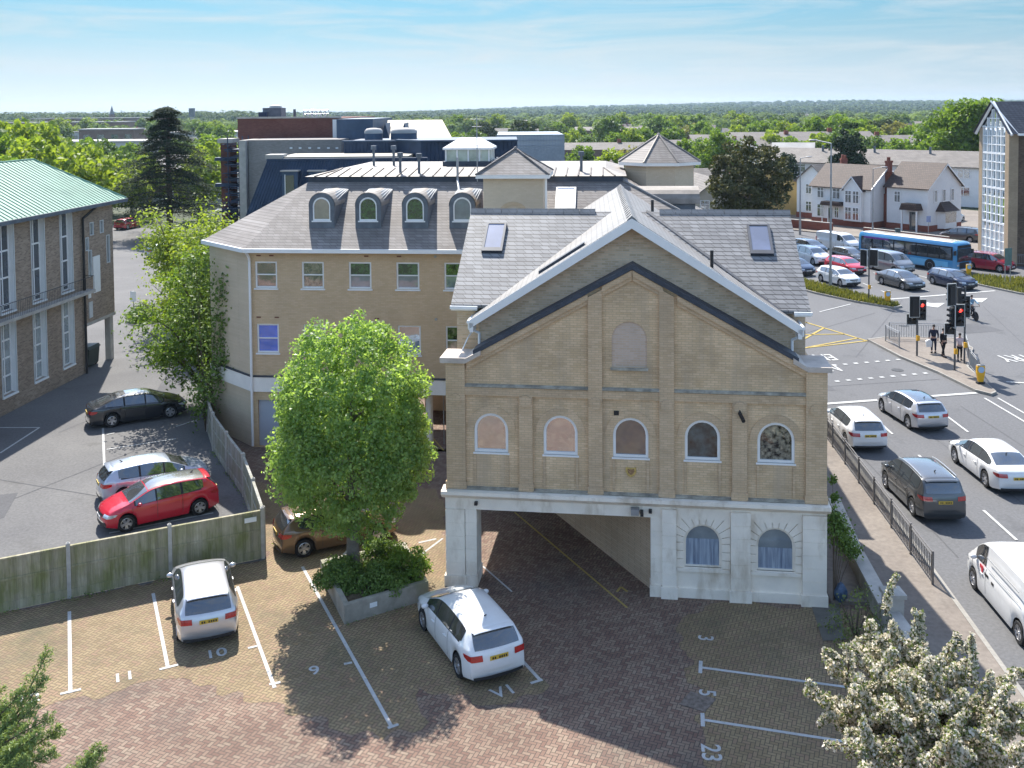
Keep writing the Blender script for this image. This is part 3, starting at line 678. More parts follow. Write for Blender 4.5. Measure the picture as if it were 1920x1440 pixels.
P('wall', MB().holed(rect(0, 22.3, -0.1, 9.15), holes, 0.0, 0.3), m_beige)
P('wall', MB().prismz([(0, 0.0), (0, 0.3), (-2.66, 2.62), (-2.66, 12), (-2.9, 12), (-2.9, 2.5)], -0.1, 9.15), m_beige2)
P('wall', MB().box(22.0, 22.3, 0.3, 13, -0.1, 9.15), m_beige2)
P('door', MB().box(0.28, 1.75, 0.12, 0.18, 0.05, 2.2), m_door)
P('undercroft_wall', MB().box(6.9, 11.5, 6, 6.2, -0.1, 2.7), m_beige2)
for u in (8.15, 10.6): P('column', MB().lathe([(0.17, 0), (0.17, 2.55)], 14, (u, 0.5, 0)), m_stone, smooth=40)
P('gate', (lambda g: [g.box(8.7+i*0.16, 8.74+i*0.16, 1.0, 1.04, 0, 2.3) for i in range(16)] and g)(MB()), m_grey)
bd = MB().box(0.02, 20, -0.1, 0.0, 2.6, 3.28); bd.prismz([(0.02, -0.1), (0.02, 0.0), (-2.86, 2.55), (-2.95, 2.42)], 2.6, 3.28)
P('string_course', bd, m_band)
ld = MB().box(0.0, 20, -0.13, 0.02, 3.28, 3.34); ld.prismz([(0.02, -0.13), (0.02, 0.0), (-2.86, 2.55), (-3.0, 2.4)], 3.28, 3.34)
P('lead_ledge', ld, m_lead)
m_wing = [glass('beige_glass_warm', (0.10, 0.05, 0.04), refl=0.3, var=0.5, scale=2.2, col2=(0.26, 0.14, 0.11)), glass('beige_glass_dapple', (0.03, 0.025, 0.018), refl=0.25, var=0.5, scale=6, col2=(0.24, 0.2, 0.14)),
          glass('beige_glass_leafy', (0.008, 0.02, 0.012), refl=0.12, var=0.7, scale=5, col2=(0.05, 0.12, 0.03))]
m_blind = glass('blue_blind_glass', (0.02, 0.11, 0.62), refl=0.06, var=0.15, scale=1)
m_net = glass('net_glass', (0.16, 0.19, 0.23), refl=0.2, var=0.2, scale=2)
m_pinkgl = glass('pinkish_glass', (0.30, 0.24, 0.20), refl=0.3, var=0.2)
def sash(parent, a, b, z0, z1, v, gm_top, gm_bot, fm=m_upvc, name='window', fw=0.075):
    f = MB().holed(rect(a, b, z0, z1), [rect(a+fw, b-fw, z0+fw, (z0+z1)/2-0.02), rect(a+fw, b-fw, (z0+z1)/2+0.03, z1-fw)], v-0.05, v+0.05)
    f.box(a-0.05, b+0.05, v-0.16, v+0.02, z0-0.07, z0-0.005)
    w = f.build(name, fm, parent)
    MB().box(a+fw*0.7, b-fw*0.7, v+0.01, v+0.03, z0+fw*0.7, (z0+z1)/2).build('pane', gm_bot, w)
    MB().box(a+fw*0.7, b-fw*0.7, v+0.0, v+0.02, (z0+z1)/2+0.005, z1-fw*0.7).build('pane', gm_top, w)
    return w
for i, (a, b) in enumerate(cols_):
    sash(bb, a, b, 7.36, 8.58, 0.1, m_wing[min(i, 2)], (m_wing[0], m_wing[1], m_net, m_net, m_net)[i])
    sash(bb, a+0.03, b+0.03, 4.38, 5.72, 0.1, (m_blind, m_net, m_net, m_pinkgl, m_wing[2])[i], (m_blind, m_net, m_net, m_net, m_pinkgl)[i])
ab = MB()
for u, z in ((0.45, 8.85), (1.05, 8.85), (5.45, 8.85), (6.95, 8.85), (0.4, 6.02), (1.25, 6.02), (4.75, 6.02), (5.9, 6.02)): ab.box(u-0.1, u+0.1, -0.012, 0.02, z-0.03, z+0.03)
P('air_brick', ab, mat('red_air_brick', (0.16, 0.06, 0.04), 0.8))
vd = MB()
for u, z in ((8.6, 8.85), (8.6, 6.02)): vd.lathe([(0.06, -0.05), (0.06, 0.02)], 12, (u, 0, z), 'y')
P('vent', vd, m_grey)
EO, RZ0, RZ1, RV0 = -0.4, 9.2, 11.92, 4.2
ch0, ch1 = (-0.1, EO), (-3.25, 2.55)
r = MB()
r.poly((ch0[0], EO, RZ0), (22.6, EO, RZ0), (17.0, RV0, RZ1), (1.6, RV0, RZ1))
r.poly((ch1[0], ch1[1], RZ0), (ch0[0], EO, RZ0), (1.6, RV0, RZ1))
r.poly((ch1[0], 13, RZ0), (ch1[0], ch1[1], RZ0), (1.6, RV0, RZ1), (1.6, 13, RZ1))
r.poly((22.6, EO, RZ0), (22.6, 13, RZ0), (17.0, 13, RZ1), (17.0, RV0, RZ1))
P('roof', r, m_oldslate)
ev = MB()
ev.box(ch0[0], 22.6, EO-0.1, EO+0.1, RZ0-0.16, RZ0+0.02); ev.box(ch0[0]+0.1, 22.6, EO+0.1, 0.02, RZ0-0.14, RZ0-0.09)
d = (Vector(ch1)-Vector(ch0)).normalized(); nn = Vector((-d.y, d.x))*0.1
ev.prismz([tuple(Vector(ch0)+nn), tuple(Vector(ch0)-nn), tuple(Vector(ch1)-nn), tuple(Vector(ch1)+nn)][::-1], RZ0-0.16, RZ0+0.02)
ev.prismz([ch0, ch1, (-2.8, 2.6), (0, 0.02)], RZ0-0.14, RZ0-0.1)
P('gutter', ev, m_upvc)
P('downpipe', MB().path([(0.02, -0.42, 9.05), (0.06, -0.2, 8.8), (0.06, -0.12, 8.6), (0.06, -0.16, 0.1)], 0.06, 8), m_upvc)
P('roof_upstand', MB().prismz([(1.55, RV0-0.05), (17.05, RV0-0.05), (17.05, 13), (1.55, 13)], RZ1-0.05, RZ1+0.24), m_lead)
tp = MB().add([(1.4, RV0-0.15, RZ1+0.245), (17.2, RV0-0.15, RZ1+0.245), (16.2, RV0+2.2, RZ1+0.5), (2.6, RV0+2.2, RZ1+0.5), (16.2, 13, RZ1+0.5), (2.6, 13, RZ1+0.5), (1.4, 13, RZ1+0.245), (17.2, 13, RZ1+0.245)], [(0,1,2,3), (3,2,4,5), (0,3,5,6), (1,7,4,2)])
for i in range(26):
    u = 1.9+i*0.59
    if u < 16.8: tp.path([(u, RV0-0.15, RZ1+0.275), (min(16.1, max(2.7, u)), RV0+2.2, RZ1+0.53)], 0.035, 5)
P('lead_flat_roof', tp, m_leadroof)
k0 = (RZ1-RZ0)/(RV0-EO)
for i in range(4):                                # round-headed dormers
    a = 2.54+i*2.185; b = a+1.2; v = 0.95; z0 = 10.28; z1 = 11.62
    vb = EO+(z1-RZ0)/k0+0.1
    o = arch(a, b, z0-0.32, z1, 12)
    dm = MB().holed(o, [inset_arch(a, b, z0-0.13, z1, 0.19)], v, v+0.14)
    n = len(o)
    zlow = lambda vv: RZ0+(vv-EO)*k0
    dm.add([(x, v+0.14, z) for x, z in o] + [(x, vb, max(z, zlow(vb)-0.05)) for x, z in o], [(j, j+n, (j+1) % n+n, (j+1) % n) for j in range(1, n)])
    dw = P('dormer', dm, m_dormer)
    bt = MB(); c, rr = (a+b)/2, (b-a)/2+0.03; zs = z1-(b-a)/2
    pr = [(c+rr*math.cos(PI*j/12), zs+rr*math.sin(PI*j/12)) for j in range(13)]
    bt.add([(x, v+0.05, z) for x, z in pr] + [(x, vb+0.15, z) for x, z in pr], [(j, j+13, j+14, j+1) for j in range(12)])
    bt.build('barrel_roof', m_leadroof, dw)
    arched_window(dw, a+0.17, b-0.17, z0+0.06, z1-0.2, v+0.06, m_upvc, (m_pinkgl, m_wing[2], m_wing[2], m_net)[i], 0.07)
# roof clutter
roof_window(13.85, 14.8, 10.72, 11.6, bb, k0, EO, RZ0, m_grey, glass('bright_roof_glass', (0.6, 0.62, 0.66), refl=0.3, var=0.1))
for u, v, h in ((6.0, 5.0, 1.0), (6.95, 5.0, 0.95), (3.7, 9, 1.2), (4.8, 9, 1.2), (15.0, 5.4, 1.0), (12.6, 5, 0.7)):
    vp = MB().tube((u, v, RZ1+0.3), (u, v, RZ1+0.3+h), 0.07, 10); vp.tube((u, v, RZ1+0.3+h-0.14), (u, v, RZ1+0.38+h), 0.15, 10)
    P('vent_pipe', vp, m_dormer)
for u in (9.05, 11.0): P('flue_pipe', MB().path([(u, 3.9, 13.1), (u, 3.9, 12.0), (u+0.25, 2.8, 11.45)], 0.06, 8), m_grey)
m_lantern = mat('lantern_frame', (0.78, 0.78, 0.76), 0.5)
la = MB().box(7.6, 10.2, 8.2, 10.8, RZ1+0.3, RZ1+0.75)
P('roof_lantern_base', la, m_lead)
lt = MB()
for u in (7.75, 8.35, 8.95, 9.55, 10.05): lt.box(u-0.04, u+0.04, 8.35, 8.45, RZ1+0.75, RZ1+1.4)
for v in (8.4, 9.6, 10.6): lt.box(7.71, 7.79, v-0.04, v+0.04, RZ1+0.75, RZ1+1.4); lt.box(10.01, 10.09, v-0.04, v+0.04, RZ1+0.75, RZ1+1.4)
lt.box(7.6, 10.2, 8.25, 8.5, RZ1+1.36, RZ1+1.46); lt.box(7.6, 7.8, 8.5, 10.8, RZ1+1.36, RZ1+1.46); lt.box(10.0, 10.2, 8.5, 10.8, RZ1+1.36, RZ1+1.46)
lt.add([(7.6, 8.25, RZ1+1.46), (10.2, 8.25, RZ1+1.46), (10.2, 10.8, RZ1+1.46), (7.6, 10.8, RZ1+1.46), (8.35, 9.0, RZ1+1.95), (9.45, 9.0, RZ1+1.95), (9.45, 10.0, RZ1+1.95), (8.35, 10.0, RZ1+1.95)], [(0,1,5,4),(1,2,6,5),(2,3,7,6),(3,0,4,7),(4,5,6,7)])
w = P('roof_lantern', lt, m_lantern)
MB().box(7.77, 10.03, 8.42, 10.6, RZ1+0.75, RZ1+1.38).build('pane', glass('lantern_glass', (0.36, 0.42, 0.34), refl=0.2, var=0.3), w)
def turret(name, c, n, rw, re, z0, z1, z2, rot, wm, rm):
    q = [(c[0]+rw*math.cos(rot+2*PI*i/n), c[1]+rw*math.sin(rot+2*PI*i/n)) for i in range(n)]
    t = P(name, MB().prismz(q, z0, z1), wm)
    e = [(c[0]+re*math.cos(rot+2*PI*i/n), c[1]+re*math.sin(rot+2*PI*i/n)) for i in range(n)]
    MB().prismz(e, z1-0.12, z1+0.04).build('eaves', m_band, t)
    f = MB().add([(x, y, z1+0.045) for x, y in e]+[(c[0], c[1], z2)], [(i, (i+1) % n, n) for i in range(n)])
    f.build('roof', rm, t)
    h = MB()
    for x, y in e: h.tube((x, y, z1+0.06), (c[0], c[1], z2+0.02), 0.05, 6)
    h.sphere((c[0], c[1], z2+0.02), 0.09); h.build('hip_ridge', m_leadroof if n > 4 else rm, t)
    return t
t = turret('stair_turret', (12.15, 0.95), 4, 1.86, 2.28, 3.4, 12.5, 13.62, PI/4, m_beige2, m_oldslate)
MB().holed(arch(11.45, 12.85, 9.9, 11.35), [arch(11.62, 12.68, 9.9, 11.18)], -0.41, -0.36).build('blind_arch', m_beige, t)
MB().path([(13.6, -0.42, 12.4), (13.6, -0.42, 9.0)], 0.05).build('downpipe', m_band, t)
t = turret('octagonal_turret', (19.0, 9.5), 8, 1.92, 2.3, 4, 12.55, 13.98, PI/8, m_beige2, m_oldslate)
cb = MB(); pr = [(2.0*math.cos(PI*j/10)*-1, 0.75*math.sin(PI*j/10)) for j in range(11)]
cb.prismx([(4.5+x*0.55, 10.9+z) for x, z in pr], 17.2, 20.6)
P('bay_roof', cb, m_leadroof)
P('bay_wall', MB().box(17.6, 20.4, 3.6, 5.4, 8.9, 10.9), m_dormer)
hs = MB().tube((17.05, RV0, RZ1+0.02), (22.6, EO, RZ0+0.03), 0.07, 6); P('hip_ridge', hs, m_slate2)
# mast with aerials on the dormer roof
ma = thing('aerial_mast', 'thin aerial mast with small antennas rising beside the square stair turret', 'aerial', (-1.65, 46.6, 12.0))
P('pole', MB().tube((0, 0, 0), (0, 0, 3.1), 0.025, 6), m_grey, ma)
an = MB()
for z, l in ((2.95, 0.6), (2.6, 0.45), (1.7, 0.8)):
    an.tube((-l/2, 0, z), (l/2, 0, z), 0.012, 5)
    for j in range(7): x = -l/2+l*j/6; an.tube((x, -0.2, z), (x, 0.2, z), 0.008, 4)
P('antenna', an, m_grey, ma)
# ---------------------------------------------------------------- hall with the green copper roof
m_hallb = brick('hall_brick', (0.235, 0.17, 0.125), (0.40, 0.31, 0.235), (0.36, 0.30, 0.24), patch=0.2, ms=0.12)
m_copper = mat('copper_green', (0.185, 0.335, 0.245), 0.6, 0.0, 0.07, 0.8, stain=((0.14, 0.27, 0.20), 0.6))
m_reveal = mat('grey_reveal', (0.55, 0.56, 0.56), 0.6, 0, 0.05)
m_conc = mat('concrete', (0.42, 0.39, 0.35), 0.85, 0, 0.15, 2)
hl = thing('brick_hall', 'brown brick hall with tall white windows under a pale green copper roof', 'building', (-26.14, 49.53, 0), math.atan2(8.37, 0.74))
def P(name, mb, m, parent=None, **k): return mb.build(name, m, parent if parent is not None else hl, **k)
HU = [-7.6, -5.0, -2.55, 0.35, 3.2, 6.05]
holes = [rect(u, u+1.22, 5.2, 9.72) for u in HU] + [rect(u-0.03, u+1.16, 0.9, 4.62) for u in HU]
sm = [(9.3, 8.05, 0.45, 0.8), (10.5, 8.05, 0.45, 0.8), (9.05, 5.6, 0.42, 1.6), (11.25, 6.1, 0.42, 1.75), (8.75, 7.2, 0.4, 0.8)]
holes += [rect(u, u+w_, z, z+h) for u, z, w_, h in sm]
P('wall', MB().holed([(-10, -0.2), (8.5, -0.2), (8.5, 2.85), (12.1, 2.85), (12.1, 9.95), (-10, 9.95)], holes, 0.0, 0.4), m_hallb)
P('wall', MB().box(11.75, 12.1, 0.4, 8, 2.85, 9.95), m_hallb)
P('wall', MB().box(-10, 8.5, 0.4, 8, -0.1, 0.1), m_conc)
m_hgl = glass('hall_glass', (0.012, 0.018, 0.03), refl=0.1, var=0.7, scale=1.1)
m_hgl2 = glass('hall_glass_lower', (0.10, 0.12, 0.13), refl=0.3, var=0.6, scale=0.9, col2=(0.25, 0.28, 0.27))
for u in HU:
    for z0, z1, nb, gm_ in ((5.2, 9.72, 3, m_hgl), (0.9, 4.62, 3, m_hgl2)):
        a = u if z0 > 5 else u-0.03; b = a+(1.22 if z0 > 5 else 1.19)
        f = MB().holed(rect(a, b, z0, z1), [rect(a+0.07, b-0.07, z0+0.07, z1-0.07)], 0.24, 0.34)
        wm_ = (a+b)/2
        f.box(wm_-0.035, wm_+0.035, 0.25, 0.33, z0+0.07, z1-0.07)
        for j in range(1, 4):
            z = z1-(z1-z0)*(0.31*j if z0 > 5 else 0.25*j); f.box(a+0.07, b-0.07, 0.25, 0.33, z-0.045, z+0.045)
        f.box(a-0.06, b+0.06, -0.08, 0.3, z0-0.09, z0-0.005)
        f.box(a, a+0.02, 0.01, 0.24, z0, z1); f.box(b-0.02, b, 0.01, 0.24, z0, z1)
        w = P('window', f, m_upvc)
        MB().box(a+0.05, b-0.05, 0.28, 0.3, z0+0.05, z1-0.05).build('pane', gm_, w)
        MB().holed(rect(a-0.07, b+0.07, z0-0.01, z1+0.07), [rect(a+0.005, b-0.005, z0-0.02+0.03, z1-0.005)], -0.035, 0.01).build('surround', m_reveal, w)
for u, z, w_, h in sm:
    f = MB().holed(rect(u, u+w_, z, z+h), [rect(u+0.05, u+w_-0.05, z+0.05, z+h-0.05)], -0.03, 0.1)
    w = P('window', f, m_reveal); MB().box(u+0.03, u+w_-0.03, 0.05, 0.07, z+0.03, z+h-0.03).build('pane', m_hgl2, w)
P('canopy', MB().box(-10, 8.8, -0.55, 0.0, 4.78, 4.95), m_conc)
rl = MB()
for u in np.arange(-9.8, 8.8, 0.16): rl.tube((u, -0.5, 4.95), (u, -0.5, 5.75), 0.008, 4, cap=False)
rl.tube((-10, -0.5, 5.76), (8.7, -0.5, 5.76), 0.02, 6); rl.tube((8.7, -0.5, 5.76), (8.7, 0, 5.76), 0.02, 6)
P('balcony_railing', rl, m_black)
P('downpipe', MB().path([(9.2, -0.55, 9.85), (8.3, -0.14, 9.2), (8.3, -0.14, 0.0)], 0.075, 8), m_black)
P('lintel', MB().box(8.3, 12.15, -0.03, 0.4, 2.72, 2.9), m_conc)
P('soffit', MB().box(8.5, 12.1, 0.4, 6, 2.78, 2.86), m_conc)
P('undercroft_wall', MB().box(8.6, 12.0, 1.9, 2.1, 0, 2.8), mat('white_render', (0.75, 0.73, 0.70), 0.8, 0, 0.04))
P('wall', MB().box(8.4, 8.6, 0.2, 2.1, 0, 2.8), m_hallb)
P('column', MB().box(11.55, 11.95, 0.05, 0.4, 0, 2.75), m_conc)
for a, b, z0, z1, mm in ((8.95, 9.35, 3.15, 4.1, m_reveal), (8.9, 9.2, 4.35, 4.75, m_upvc), (9.55, 10.35, 4.55, 6.75, m_upvc)):
    P('wall_panel', MB().box(a, b, -0.05, 0.0, z0, z1), mm)
rf = MB(); E0, ER, RU, RVv = 10.02, 12.6, 10.3, 4.0
rf.poly((-12, -0.65, E0), (12.7, -0.65, E0), (RU, RVv, ER), (-12, RVv, ER)); rf.poly((12.7, -0.65, E0), (12.7, 8.6, E0), (RU, RVv, ER)); rf.poly((12.7, 8.6, E0), (-12, 8.6, E0), (-12, RVv, ER), (RU, RVv, ER))
P('roof', rf, m_copper)
sm_ = MB()
for i in range(62):
    u = -11.8+i*0.4
    t = 1.0 if u <= RU else (12.7-u)/(12.7-RU)
    sm_.path([(u, -0.65, E0+0.02), (u, -0.65+(RVv+0.65)*t, E0+(ER-E0)*t+0.02)], 0.022, 4)
sm_.tube((RU, RVv, ER+0.02), (12.7, -0.65, E0+0.03), 0.05, 6); sm_.tube((-12, RVv, ER+0.02), (RU, RVv, ER+0.02), 0.05, 6)
P('roof_seams', sm_, m_copper)
P('fascia', MB().box(-12, 12.75, -0.72, -0.6, E0-0.22, E0-0.01), m_dormer); P('fascia', MB().box(12.62, 12.75, -0.6, 8.6, E0-0.22, E0-0.01), m_dormer)
P('soffit', MB().box(-12, 12.62, -0.6, 0.05, E0-0.14, E0-0.06), m_reveal)
# signs and bins in the undercroft
hb = hl.matrix_basis
sg = thing('notice_board', 'white notice board with a red panel on the pale wall under the hall', 'sign', tuple(Matrix.Translation((-26.14, 49.53, 0)) @ Matrix.Rotation(math.atan2(8.37, 0.74), 4, 'Z') @ Vector((9.2, 1.85, 0))), math.atan2(8.37, 0.74))
P('board', MB().box(0, 0.9, 0, 0.04, 1.0, 2.3), m_upvc, sg); P('red_panel', MB().box(0.1, 0.75, -0.02, 0.0, 1.2, 1.5), mat('sign_red', (0.6, 0.03, 0.04), 0.5), sg)
bn = thing('wheeled_bin', 'dark green wheeled bin beside the pale wall under the hall', 'bin', tuple(Matrix.Translation((-26.14, 49.53, 0)) @ Matrix.Rotation(math.atan2(8.37, 0.74), 4, 'Z') @ Vector((9.4, 0.9, 0))), math.atan2(8.37, 0.74))
m_bin = mat('bin_green', (0.012, 0.03, 0.03), 0.5)
P('bin_body', MB().prismx([(-0.5, 0.1), (0.35, 0.1), (0.45, 1.1), (-0.6, 1.1)], 0, 1.3), m_bin, bn, bevel=0.03); P('lid', MB().prismx([(-0.65, 1.1), (0.5, 1.1), (0.45, 1.2), (-0.5, 1.25)], -0.05, 1.35), m_bin, bn)
wl = MB()
for u in (0.15, 1.15): wl.lathe([(0.1, -0.04), (0.1, 0.04)], 12, (u, 0.3, 0.1), 'x'); wl.lathe([(0.1, -0.04), (0.1, 0.04)], 12, (u, -0.4, 0.1), 'x')
P('wheel', wl, m_black, bn)
# ---------------------------------------------------------------- dark clad and red brick block behind
m_redb = brick('red_brick', (0.15, 0.055, 0.045), (0.20, 0.085, 0.065), (0.15, 0.09, 0.075), patch=0.15, ms=0.1, bmp=0.1)
m_greyb = brick('grey_brick', (0.26, 0.235, 0.215), (0.33, 0.30, 0.28), (0.27, 0.25, 0.23), patch=0.12, bmp=0.1)
m_navy = mat('navy_cladding', (0.028, 0.05, 0.095), 0.5, 0.2, 0.2, 1.2)
m_navy2 = mat('slate_blue_cladding', (0.06, 0.095, 0.15), 0.55, 0.2, 0.15, 1.2)
m_tan = mat('tan_roof_sheet', (0.317, 0.281, 0.223), 0.65, 0.05, 0.1, 0.4)
m_pale = mat('pale_roof', (0.396, 0.374, 0.346), 0.7, 0, 0.12, 0.5)
m_alu = mat('bare_aluminium', (0.6, 0.62, 0.64), 0.35, 0.7, 0.08, 1)
def P(name, mb, m, parent=None, **k): return mb.build(name, m, parent if parent is not None else CUR, **k)
def X(px, Y): return at(px, 300, Y).x
def Z(py, Y, px=960): return at(px, py, Y).z
CUR = thing('theatre_block', 'flat-roofed block of red brick, grey brick and navy cladding with a tan roof', 'building', (0, 0, 0))
Yg, Yr, Ym, Yn = 82, 88, 70, 76
P('brick_block', MB().box(X(447, Yr), X(640, Yr), Yr, Yr+22, 0, Z(222, Yr, 540)), m_redb)
cpz = Z(222, Yr, 540); P('parapet', MB().box(X(447, Yr)-0.1, X(640, Yr), Yr-0.1, Yr+0.4, cpz, cpz+0.15), m_conc)
P('corner_pier', MB().box(X(628, Yr)-0.1, X(638, Yr), Yr-0.3, Yr-0.02, 5, Z(224, Yr, 640)), m_upvc)
P('grey_wall', MB().box(X(466, Yg), X(640, Yg), Yg, Yg+5.8, 0, Z(262, Yg, 560)), m_greyb)
P('grey_wall', MB().box(X(452, Yg), X(464.5, Yg), Yg-0.6, Yg+4, 0, Z(262, Yg, 560)), m_conc)
lb = MB()
for px in (546, 563, 581, 598, 616, 632): lb.box(X(px, Yg)-0.1, X(px, Yg)+0.12, Yg-0.04, Yg+0.02, Z(279, Yg, px), Z(276, Yg, px))
P('wall_light', lb, m_upvc)
zt = Z(297, Ym, 640); x0, x1 = X(503, Ym), X(775, Ym)
mn = MB().add([(x0-2.6, Ym-1.2, 5), (x1+1, Ym-1.2, 5), (x1+1, Ym, zt), (x0, Ym, zt), (x0-2.6, Ym+10, 5), (x0, Ym+10, zt)], [(0,1,2,3), (4,0,3,5)])
n = 60
for i in range(n):
    t = i/(n-1); a = (x0-2.6+(x1+3.6-x0)*t, Ym-1.22, 5); b = (x0+(x1+1-x0)*t, Ym-0.02, zt); mn.tube(a, b, 0.035, 4)
P('mansard', mn, m_navy)
P('flat_roof', MB().box(x0+0.6, x1-0.4, Ym+0.3, Ym+6, zt-0.1, zt+0.12), m_tan); P('flat_roof_edge', MB().box(x0-0.2, x0+1.0, Ym-0.1, Ym+1.6, zt, zt+0.3), m_pale)
P('parapet', MB().box(x0-0.1, x1+1, Ym-0.1, Ym+0.25, zt-0.15, zt+0.02), m_navy)
for px in (547, 597, 650, 700, 757):
    x = X(px, Ym); zz = Z(318, Ym, px)
    w = P('dormer_window', MB().box(x-0.55, x+0.55, Ym-0.75, Ym+0.3, zz-2.6, zz-0.1), m_navy2)
    MB().box(x-0.65, x+0.65, Ym-0.85, Ym+0.3, zz-0.1, zz+0.0).build('cap', m_pale, w)
    MB().box(x-0.3, x+0.3, Ym-0.79, Ym-0.76, zz-2.2, zz-0.35).build('pane', m_gl2, w)
    MB().box(x-0.35, x-0.3, Ym-0.82, Ym-0.76, zz-2.25, zz-0.3).build('frame', m_upvc, w)
zn = Z(265, Yn, 800)
nv = MB().box(X(645, Yn), X(745, Yn), Yn, Yn+9, 0, zn)
nv.prismz([(X(745, Yn), Yn), (X(796, Yn), Yn-2.8), (X(970, Yn), Yn-2.8), (X(970, Yn), Yn+9), (X(745, Yn), Yn+9)], 0, zn+0.05)
for i in range(44):
    x = X(748, Yn)+i*0.3; yy = Yn-2.82 if x > X(797, Yn-2.8) else Yn-2.82
    if X(797, Yn-2.8) < x < X(968, Yn): nv.tube((x, Yn-2.82, 4), (x, Yn-2.82, zn), 0.03, 4)
for i in range(14): x = X(648, Yn)+i*0.28; nv.tube((x, Yn-0.02, 4), (x, Yn-0.02, zn-0.1), 0.03, 4)
P('clad_block', nv, m_navy)
pp = MB().box(X(643, Yn), X(746, Yn), Yn-0.12, Yn+0.3, zn, zn+0.12); pp.prismz([(X(742, Yn), Yn-0.1), (X(795, Yn), Yn-3.0), (X(971, Yn), Yn-3.0), (X(971, Yn), Yn-2.6), (X(797, Yn), Yn-2.6), (X(746, Yn), Yn+0.3)], zn+0.06, zn+0.18)
P('parapet', pp, m_navy2)
Yb = 86
P('clad_block', MB().box(X(632, Yb), X(700, Yb), Yb, Yb+14, 8, Z(223, Yb, 670)), m_navy2)
Yt = 90
tr = MB()
xa, xb = X(676, Yt), X(830, Yt+6); za, zb = Z(263, Yt, 760), Z(225, Yt+6, 760)
tr.add([(xa, Yt, za), (X(850, Yt), Yt, za), (xb, Yt+6, zb), (xa, Yt+6, zb), (xa, Yt+6, 8), (X(850, Yt), Yt+6, 8), (xa, Yt, 8), (X(850, Yt), Yt, 8)], [(0,1,2,3), (0,3,4,6), (6,7,1,0), (1,7,5,2)])
P('tan_roof', tr, m_tan)
for px in (698, 727, 762):
    x = X(px, Yt+2); P('roof_gusset', MB().add([(x-0.35, Yt+0.6, za+0.2), (x+0.35, Yt+0.6, za+0.2), (x, Yt+4.5, zb-0.2), (x, Yt+0.4, zb-0.25)], [(0,1,3), (1,2,3), (2,0,3)]), m_navy2)
for a, b in ((682, 716), (730, 780)):
    Yv = 80; c = (X(a, Yv)+X(b, Yv))/2; hw = (X(b, Yv)-X(a, Yv))/2; z0, z1 = zn, Z(240, Yv, 730)
    v = P('roof_vent', MB().lathe([(hw, z0-0.2), (hw, z1-0.45)], 20, (c, Yv+hw, 0)), m_navy2, smooth=40)
    MB().lathe([(hw*1.04, z1-0.45), (hw*1.02, z1-0.25), (hw*0.8, z1-0.05), (hw*0.3, z1)], 20, (c, Yv+hw, 0)).build('cap', m_pale, v, smooth=50)
xp = X(510, Yr+6); zp = Z(222, Yr+6, 510)
P('roof_plant', MB().box(xp-0.8, xp+0.95, Yr+6, Yr+8, zp-0.5, zp+1.0), m_dormer); P('roof_plant', MB().box(xp-1.1, xp-0.3, Yr+5.6, Yr+7, zp-0.5, zp+0.6), m_navy)
P('roof_plant', MB().lathe([(0.7, zp+0.95), (0.55, zp+1.2), (0.2, zp+1.3)], 14, (xp+0.2, Yr+7, 0)), m_pale)
P('flue_pipe', MB().tube((X(554, Yr+4), Yr+4, zp-0.6), (X(554, Yr+4), Yr+4, zp+0.85), 0.13, 8), m_dormer)
fr = MB(); xa, xb = X(571, Yr+5), X(612, Yr+5)
for i in range(6):
    x = xa+(xb-xa)*i/5; fr.tube((x, Yr+5, zp-0.5), (x, Yr+5, zp+0.75), 0.05, 5); fr.tube((x, Yr+6.5, zp-0.5), (x, Yr+6.5, zp+0.75), 0.035, 5)
for z in (zp+0.1, zp+0.4, zp+0.75): fr.tube((xa, Yr+5, z), (xb, Yr+5, z), 0.03, 5); fr.tube((xa, Yr+6.5, z), (xb, Yr+6.5, z), 0.03, 5)
P('roof_rail_frame', fr, m_alu)
# open steel fire escape with its brick stair tower, left of the block
Yf = 84; x0, x1 = X(414, Yf), X(432, Yf); z1 = Z(268, Yf, 420)
CUR = thing('stair_tower', 'slim red brick stair tower with a dark steel fire escape of many landings', 'tower', ((x0+x1)/2, Yf, 0))
CUR.location = (0, 0, 0)
P('brick_shaft', MB().box(x0, x1, Yf, Yf+2, 0, z1), m_redb); P('cap', MB().box(x0-0.2, x1+0.2, Yf-0.2, Yf+2.2, z1, z1+0.35), m_conc)
fe = MB(); xs = X(455, Yf)
rnd = random.Random(4)
for i in range(15):
    z = z1-0.6-i*0.62; s = i % 2
    fe.box(x1-0.3+0.5*s, x1+1.0+0.35*s, Yf-0.9, Yf+1.0, z, z+0.09)
    for q in range(4): zq = z+0.16*q; xq = x1+0.25*q*(1 if s else -1)+0.4; fe.box(xq-0.13, xq+0.25, Yf-0.85, Yf+0.2, zq, zq+0.05)
    fe.tube((x1-0.2, Yf-0.9, z+0.55), (x1+1.2, Yf-0.9, z+0.5), 0.035, 4)
for i in range(4): z = z1-1.5-i*2.2; fe.box(x0-0.35, x1+0.6, Yf-0.6, Yf-0.02, z, z+0.28)
for x, y in ((x1+0.05, Yf-0.9), (x1+1.3, Yf-0.9), (x1+1.3, Yf+1)): fe.tube((x, y, 0), (x, y, z1+0.6), 0.05, 5)
P('fire_escape', fe, m_navy)
